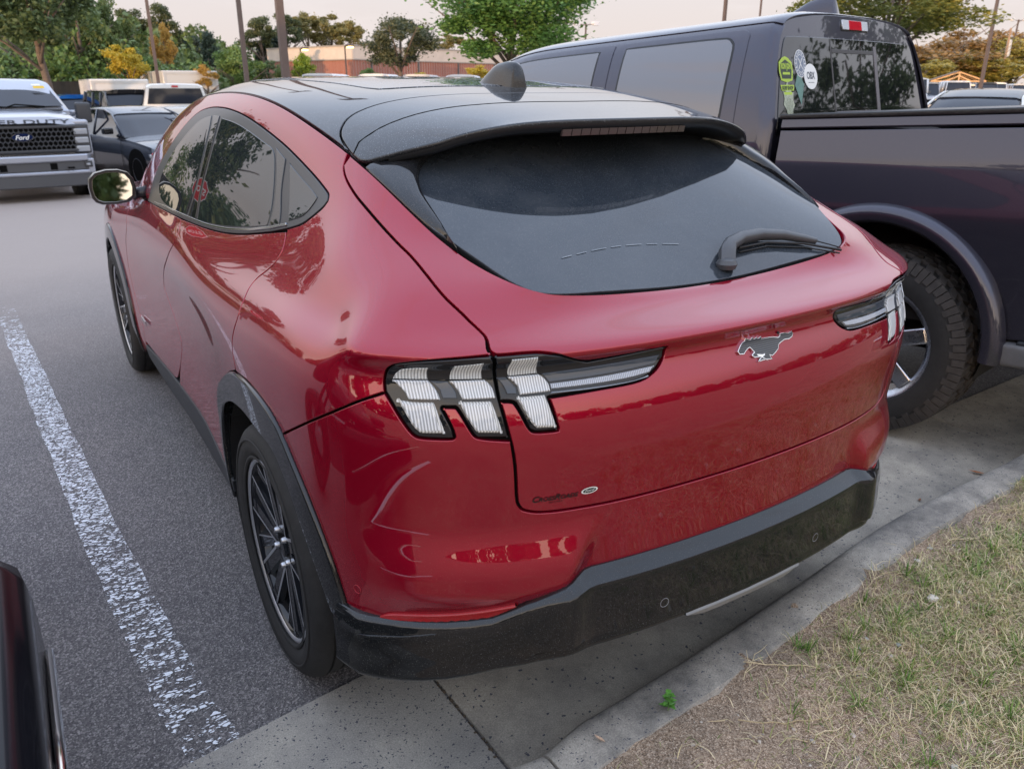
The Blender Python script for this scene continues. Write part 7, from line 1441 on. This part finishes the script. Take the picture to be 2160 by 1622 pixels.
# lamp poles
M_POLE=mat('bronze_pole',(.115,.085,.075),.5,.2,var=.1); M_LIT=mat('lit_lamp',(1,.8,.3),.5,emit=(1,.74,.25),es=5); M_UNL=mat('unlit_lamp',(.55,.56,.58),.4)
for x,y,top,w,kind,lb in POLES:
    gz_=-.364 if y>18 else ground_z(y)
    e=empty('utility_pole' if kind=='utility' else 'lamp_post',(x,y,gz_),0,lb,'utility pole' if kind=='utility' else 'lamp post'); H=top-gz_
    mb=MB(); mb.tube([(0,0,0),(0,0,H)],[w*.72,w*.55] if kind!='utility' else [w*.5,w*.4],4 if kind!='utility' else 8); mb.build('pole',M_POLE if kind!='utility' else mat('wood_pole',(.30,.20,.13),.8,var=.3),e)
    if kind in('twin','twinoff','lit'):
        hd=M_UNL if kind=='twinoff' else M_LIT; a=.85 if kind!='lit' else .45; s2=(-1,1) if kind!='lit' else (1,)
        for s_ in s2:
            mb=MB(); mb.tube([(0,0,H-.15),(s_*a*.83,s_*a*-.5,H-.02)],.04,5); mb.build('arm',M_POLE,e)
            mb=MB(); mb.bbox(s_*a*.83-.33,s_*a*.83+.33,s_*a*-.5-.2,s_*a*-.5+.2,H-.10,H+.12,.05); mb.build('lamp_head',M_POLE if kind!='twinoff' else M_UNL,e,True,40)
            mb=MB(); mb.bbox(s_*a*.83-.27,s_*a*.83+.27,s_*a*-.5-.21,s_*a*-.5+.16,H-.19,H-.05,.04); mb.build('lamp_lens',hd,e,True,40)
    elif kind=='single':
        mb=MB(); mb.bbox(-.5,.5,-.3,.3,H-.2,H,.05); mb.build('lamp_head',M_POLE,e,True,40); mb=MB(); mb.lathe([(w*1.6,0),(w*1.6,.5),(w*.8,.55)],16,'z'); mb.build('concrete_foot',M_PLATE,e,True,40)
    else:
        mb=MB(); mb.lathe([(.28,H*.62),(.30,H*.64),(.30,H*.82),(.28,H*.84),(.01,H*.85)],14,'z',(.30,0,0)); mb.build('transformer',mat('transformer_grey',(.45,.45,.44),.5),e,True,40)
        mb=MB(); mb.box(-.9,.9,-.06,.06,H-.5,H-.38); mb.build('crossarm',MATS['wood_pole'],e)
# stop sign across the drive to the left, mirrored in the side glass
ST=empty('stop_sign',(-4.75,14.6,ground_z(14.6)),-.1,'red octagonal stop sign on a post, reflected in the side window','road sign')
mb=MB(); mb.tube([(0,0,0),(0,0,2.5)],.03,6); mb.build('post',M_DKG,ST)
oc=lambda r:[(r*math.cos(a),r*math.sin(a)) for a in np.linspace(R(22.5),R(382.5),8,endpoint=False)]
mb=MB(); mb.prism(oc(.38),lambda a,b:(a,-.04,2.2+b),lambda a,b:(a,-.05,2.2+b)); mb.build('sign_rim',M_WHT,ST); mb=MB(); mb.prism(oc(.355),lambda a,b:(a,-.05,2.2+b),lambda a,b:(a,-.052,2.2+b)); mb.build('sign_face',mat('sign_red',(.50,.015,.02),.4),ST)
V,F=text_pts('STOP',1,0,1,.03); mx_=max(v[0] for v in V); mesh('sign_lettering',[(v[0]/mx_*.54-.27,-.055,2.11+v[1]*.27) for v in V],F,M_WHT,ST)
# ---------------------------------------------------------------- trees
def leaf_mat(name,cols,scale=.5,tr=.3):
    m=bpy.data.materials.new(name); m.use_nodes=True; t,b=nodes_of(m); n=t.nodes.new; l=t.links.new; g=n('ShaderNodeNewGeometry'); tc=n('ShaderNodeTexCoord'); ns=n('ShaderNodeTexNoise'); ns.inputs['Scale'].default_value=scale; ns.inputs['Detail'].default_value=3; l(g.outputs['Position'],ns.inputs[0])
    mt=n('ShaderNodeMath'); mt.operation='MULTIPLY_ADD'; l(g.outputs['Random Per Island'],mt.inputs[0]); mt.inputs[1].default_value=.5; q=n('ShaderNodeMapRange'); q.inputs[1].default_value=.3; q.inputs[2].default_value=.7; q.inputs[4].default_value=.5; l(ns.outputs[0],q.inputs[0]); l(q.outputs[0],mt.inputs[2])
    r=n('ShaderNodeValToRGB'); l(mt.outputs[0],r.inputs[0]); e=r.color_ramp.elements
    while len(e)<len(cols): e.new(.5)
    for i,(a,c_) in enumerate(zip(e,cols)): a.position=i/(len(cols)-1); a.color=(*c_,1)
    l(r.outputs[0],b.inputs['Base Color']); b.inputs['Roughness'].default_value=.55; tn=n('ShaderNodeBsdfTranslucent'); l(r.outputs[0],tn.inputs[0]); mx=n('ShaderNodeMixShader'); mx.inputs[0].default_value=tr; l(b.outputs[0],mx.inputs[1]); l(tn.outputs[0],mx.inputs[2]); l(mx.outputs[0],t.nodes['Material Output'].inputs[0]); return m
LM={'dark':leaf_mat('leaves_dark',[(.045,.075,.025),(.080,.120,.040),(.14,.18,.06)]),'mid':leaf_mat('leaves_mid',[(.06,.10,.032),(.11,.16,.05),(.19,.24,.08)]),'light':leaf_mat('leaves_light',[(.07,.13,.03),(.12,.20,.05),(.20,.27,.07)]),
'bright':leaf_mat('leaves_bright',[(.12,.20,.02),(.22,.30,.03),(.34,.38,.05)]),'green':leaf_mat('leaves_oak',[(.045,.11,.022),(.08,.18,.035),(.14,.27,.06),(.20,.30,.08)],1.2),'yellow':leaf_mat('leaves_yellow',[(.30,.26,.03),(.52,.40,.04),(.62,.46,.07)]),
'orange':leaf_mat('leaves_orange',[(.26,.20,.05),(.45,.27,.05),(.55,.30,.09)]),'olive':leaf_mat('leaves_olive',[(.05,.065,.03),(.085,.10,.045),(.14,.14,.065)],1.0),'pine':leaf_mat('needles_dark',[(.045,.065,.028),(.08,.105,.042),(.15,.155,.065)]),'pinelit':leaf_mat('needles_sun_tint',[(.13,.14,.045),(.22,.20,.07),(.34,.28,.10)]),  # pinelit, and orange on the orange lit tree, hold low sun in their colour
'blue':leaf_mat('needles_blue',[(.030,.055,.040),(.05,.08,.058),(.075,.105,.07)]),'rust':leaf_mat('leaves_rust_sun_tint',[(.14,.10,.035),(.24,.15,.05),(.34,.19,.06)]),'yolive':leaf_mat('leaves_yolive',[(.16,.15,.04),(.28,.24,.05),(.38,.31,.07)]),'ygreen':leaf_mat('leaves_ygreen',[(.07,.10,.03),(.17,.19,.045),(.34,.30,.06)],.6)}  # rust foliage: warm orange of the low sun put into the leaf colour
M_BARK=mat('bark',(.13,.10,.08),.9,var=.35,vscale=12,bump=.6,bscale=30)
def crown(kind,n,leaf,seed,flat=1.0,lumps=26):
    """unit crown (radius 1, height 1 each way) of leaf quads in lumps"""
    r_=np.random.default_rng(seed); V=[];F=[]
    C=[]
    while len(C)<lumps:
        p=r_.normal(size=3); p/=np.linalg.norm(p); p*=r_.uniform(.35,.86)**.8
        if kind in('pine','pinelit') and r_.random()<.35: p[2]=abs(p[2])
        if kind=='blue': p[2]=r_.uniform(-.9,.9); k=(1-p[2])/2*.8+.10; a=r_.uniform(0,6.28); p[0],p[1]=k*math.cos(a)*r_.uniform(.4,1),k*math.sin(a)*r_.uniform(.4,1)
        C.append(p)
    C=np.array(C); sz=r_.uniform(.16,.34,len(C))
    idx=r_.integers(0,len(C),n); d=r_.normal(size=(n,3)); d/=np.linalg.norm(d,axis=1,keepdims=True); rad=r_.uniform(0,1,n)**.42
    P=C[idx]+d*(sz[idx]*rad)[:,None]*np.array([1,1,.8*flat])
    # some stray sprigs
    m=n//12; P[:m]+=d[:m]*r_.uniform(.0,.20,m)[:,None]
    a=r_.normal(size=(n,3)); a/=np.linalg.norm(a,axis=1,keepdims=True); b=np.cross(a,r_.normal(size=(n,3))); b/=np.linalg.norm(b,axis=1,keepdims=True)
    s=(leaf*r_.uniform(.6,1.4,n))[:,None]
    Q=np.stack([P-a*s,P+b*s*.55,P+a*s,P-b*s*.55],1).reshape(-1,3); F=np.arange(n*4).reshape(n,4)
    me=bpy.data.meshes.new('crown_'+kind); me.from_pydata(Q.tolist(),[],F.tolist()); me.materials.append(LM[kind]); return me
def trunk_mesh(seed,h0,h1,w,r,pine=False):
    rs=random.Random(seed); mb=MB(); mb.tube([(0,0,0),(.02*w,0,h0*.6),(0,.02*w,h0),(0.02*w,0,h1)],[r,r*.8,r*.65,r*.2],8)
    for i in range(9 if not pine else 7):
        a=rs.uniform(0,6.28); z=h0*.75+(h1-h0)*rs.uniform(0,.6); l_=w*rs.uniform(.3,.6); mb.tube([(0,0,z),(l_*.5*math.cos(a),l_*.5*math.sin(a),z+l_*.45),(l_*math.cos(a),l_*math.sin(a),z+l_*.8)],[r*.4,r*.25,r*.08],5)
    return mb
CC={}
def tree(kind,X,Y,top,w,zb,label,group=None,seed=0,n=None,leaf=None):
    g=-.364 if Y>18 else (ground_z(Y) if Y>0 else .12)
    if n is None: n={'green':26000,'olive':11000,'ygreen':20000,'dark':9000,'mid':8000,'pine':6500,'pinelit':7500}.get(kind,6000)
    key=(kind,seed%2,n)
    hz=(top-zb)/2; lf=leaf or {'green':.026,'olive':.036,'ygreen':.026,'pine':.055,'pinelit':.05,'dark':.042,'mid':.045}.get(kind,.055)
    if key not in CC: CC[key]=crown(kind,n,lf,hash(kind)%1000 if False else sum(map(ord,kind))+seed%2,1.0,{'green':44,'olive':34,'ygreen':44,'pine':20,'pinelit':24}.get(kind,28))
    nm={'pine':'pine_tree','pinelit':'pine_tree','blue':'spruce_tree','green':'oak_tree'}.get(kind,'leafy_tree')
    if top-g<2.3: nm='shrub'
    e=empty(nm,(X,Y,g),0,label,'tree' if nm!='shrub' else 'shrub',group)
    c_=bpy.data.objects.new('crown',CC[key]); COL.objects.link(c_); c_.parent=e; c_.location=(0,0,(top+zb)/2-g); c_.scale=(w/2,w/2,hz); c_.rotation_euler=(0,0,seed*1.3)
    mb=trunk_mesh(seed,max(.3,zb-g+.1),(top-g)*.8,w,max(.05,.028*(top-g)),kind in('pine','pinelit')); mb.build('trunk',M_BARK,e,True)
    return e
for i,(kind,X,Y,top,w,zb,lb) in enumerate(TREES): tree(kind,X,Y,top,max(w,1.0)*(1.35 if kind in('pine','pinelit','blue') else 1.1),max(zb,-.2),lb,seed=i)
# wooded belts behind the named trees
def belt_of(name,pts,n,leaf,h,kind,seed,z0=-.36,depth=6):
    r_=np.random.default_rng(seed); L=np.array(pts,float); seg=np.hypot(*np.diff(L,axis=0).T); cs=np.r_[0,np.cumsum(seg)]
    nl=int(cs[-1]/1.6)+3; t=r_.uniform(0,cs[-1],nl*3); C=np.stack([np.interp(t,cs,L[:,0]),np.interp(t,cs,L[:,1]),r_.uniform(.05,1,nl*3)**.9],1); hh=h*(.78+.22*np.sin(t*.35+seed)*np.cos(t*.13+1)+.12*np.sin(t*1.3)); C[:,2]=z0+C[:,2]*hh; C[:,0]+=r_.normal(0,depth*.25,nl*3); C[:,1]+=r_.normal(0,depth*.25,nl*3)
    sz=r_.uniform(.9,1.9,len(C)); idx=r_.integers(0,len(C),n); d=r_.normal(size=(n,3)); d/=np.linalg.norm(d,axis=1,keepdims=True); P=C[idx]+d*(sz[idx]*r_.uniform(0,1,n)**.4)[:,None]
    a=r_.normal(size=(n,3)); a/=np.linalg.norm(a,axis=1,keepdims=True); b=np.cross(a,r_.normal(size=(n,3))); b/=np.linalg.norm(b,axis=1,keepdims=True); s=(leaf*r_.uniform(.6,1.4,n))[:,None]
    Q=np.stack([P-a*s,P+b*s*.6,P+a*s,P-b*s*.6],1).reshape(-1,3); me=bpy.data.meshes.new(name); me.from_pydata(Q.tolist(),[],np.arange(n*4).reshape(n,4).tolist()); me.materials.append(LM[kind]); o=bpy.data.objects.new(name,me); COL.objects.link(o); return tag(o,kind='stuff')
belt_of('far_wood',[(-6,62),(6,66),(14,78),(24,96),(45,104),(70,108)],30000,.26,5.6,'mid',11)
belt_of('far_wood',[(-8,72),(4,84),(20,104),(40,112)],16000,.26,7.0,'dark',12)
belt_of('far_wood_right',[(84,74),(110,78),(140,74),(170,60)],20000,.30,7.0,'rust',13)
belt_of('hedge_left',[(-8,44),(2,44.5),(8,45)],7000,.12,3.2,'light',14,depth=3)
belt_of('far_wood_mid',[(62,98),(90,92)],8000,.3,6,'pinelit',15)
# woods to the left and behind, which keep the low sun off the near bays and show in the paintwork
belt_of('wood_left',[(-34,4),(-35,-8),(-32,-20),(-28,-30)],36000,.28,9.0,'dark',21,depth=7)
belt_of('wood_left',[(-41,0),(-42,-14),(-38,-28),(-32,-40)],26000,.32,11.5,'mid',22,depth=7)
belt_of('wood_left_low',[(-44,60),(-46,40),(-46,20),(-44,6)],22000,.26,4.6,'mid',25,depth=5)
belt_of('wood_ahead_left',[(-34,52),(-22,48),(-10,46),(-5,46)],20000,.20,5.6,'mid',26,depth=5)
belt_of('wood_behind',[(-28,-34),(-15,-36),(5,-38),(25,-36),(45,-30)],30000,.30,6.0,'mid',23,depth=6)
belt_of('wood_right',[(34,-28),(42,-14),(46,2)],18000,.26,6.4,'mid',24,depth=5)
tree('dark',-7.6,24.5,7.6,4.6,2.0,'dark spreading tree left of the bays, mirrored in the side window',seed=3,n=9000,leaf=.035)
tree('mid',-14.5,3.6,5.6,5.0,1.5,'dark leafy tree on the far left, mirrored in the pickup side',seed=5,n=11000,leaf=.03)
tree('dark',17.6,-2.1,7.0,6.4,1.5,'leafy tree on the right, mirrored in the pickup rear window',seed=8,n=11000,leaf=.03)
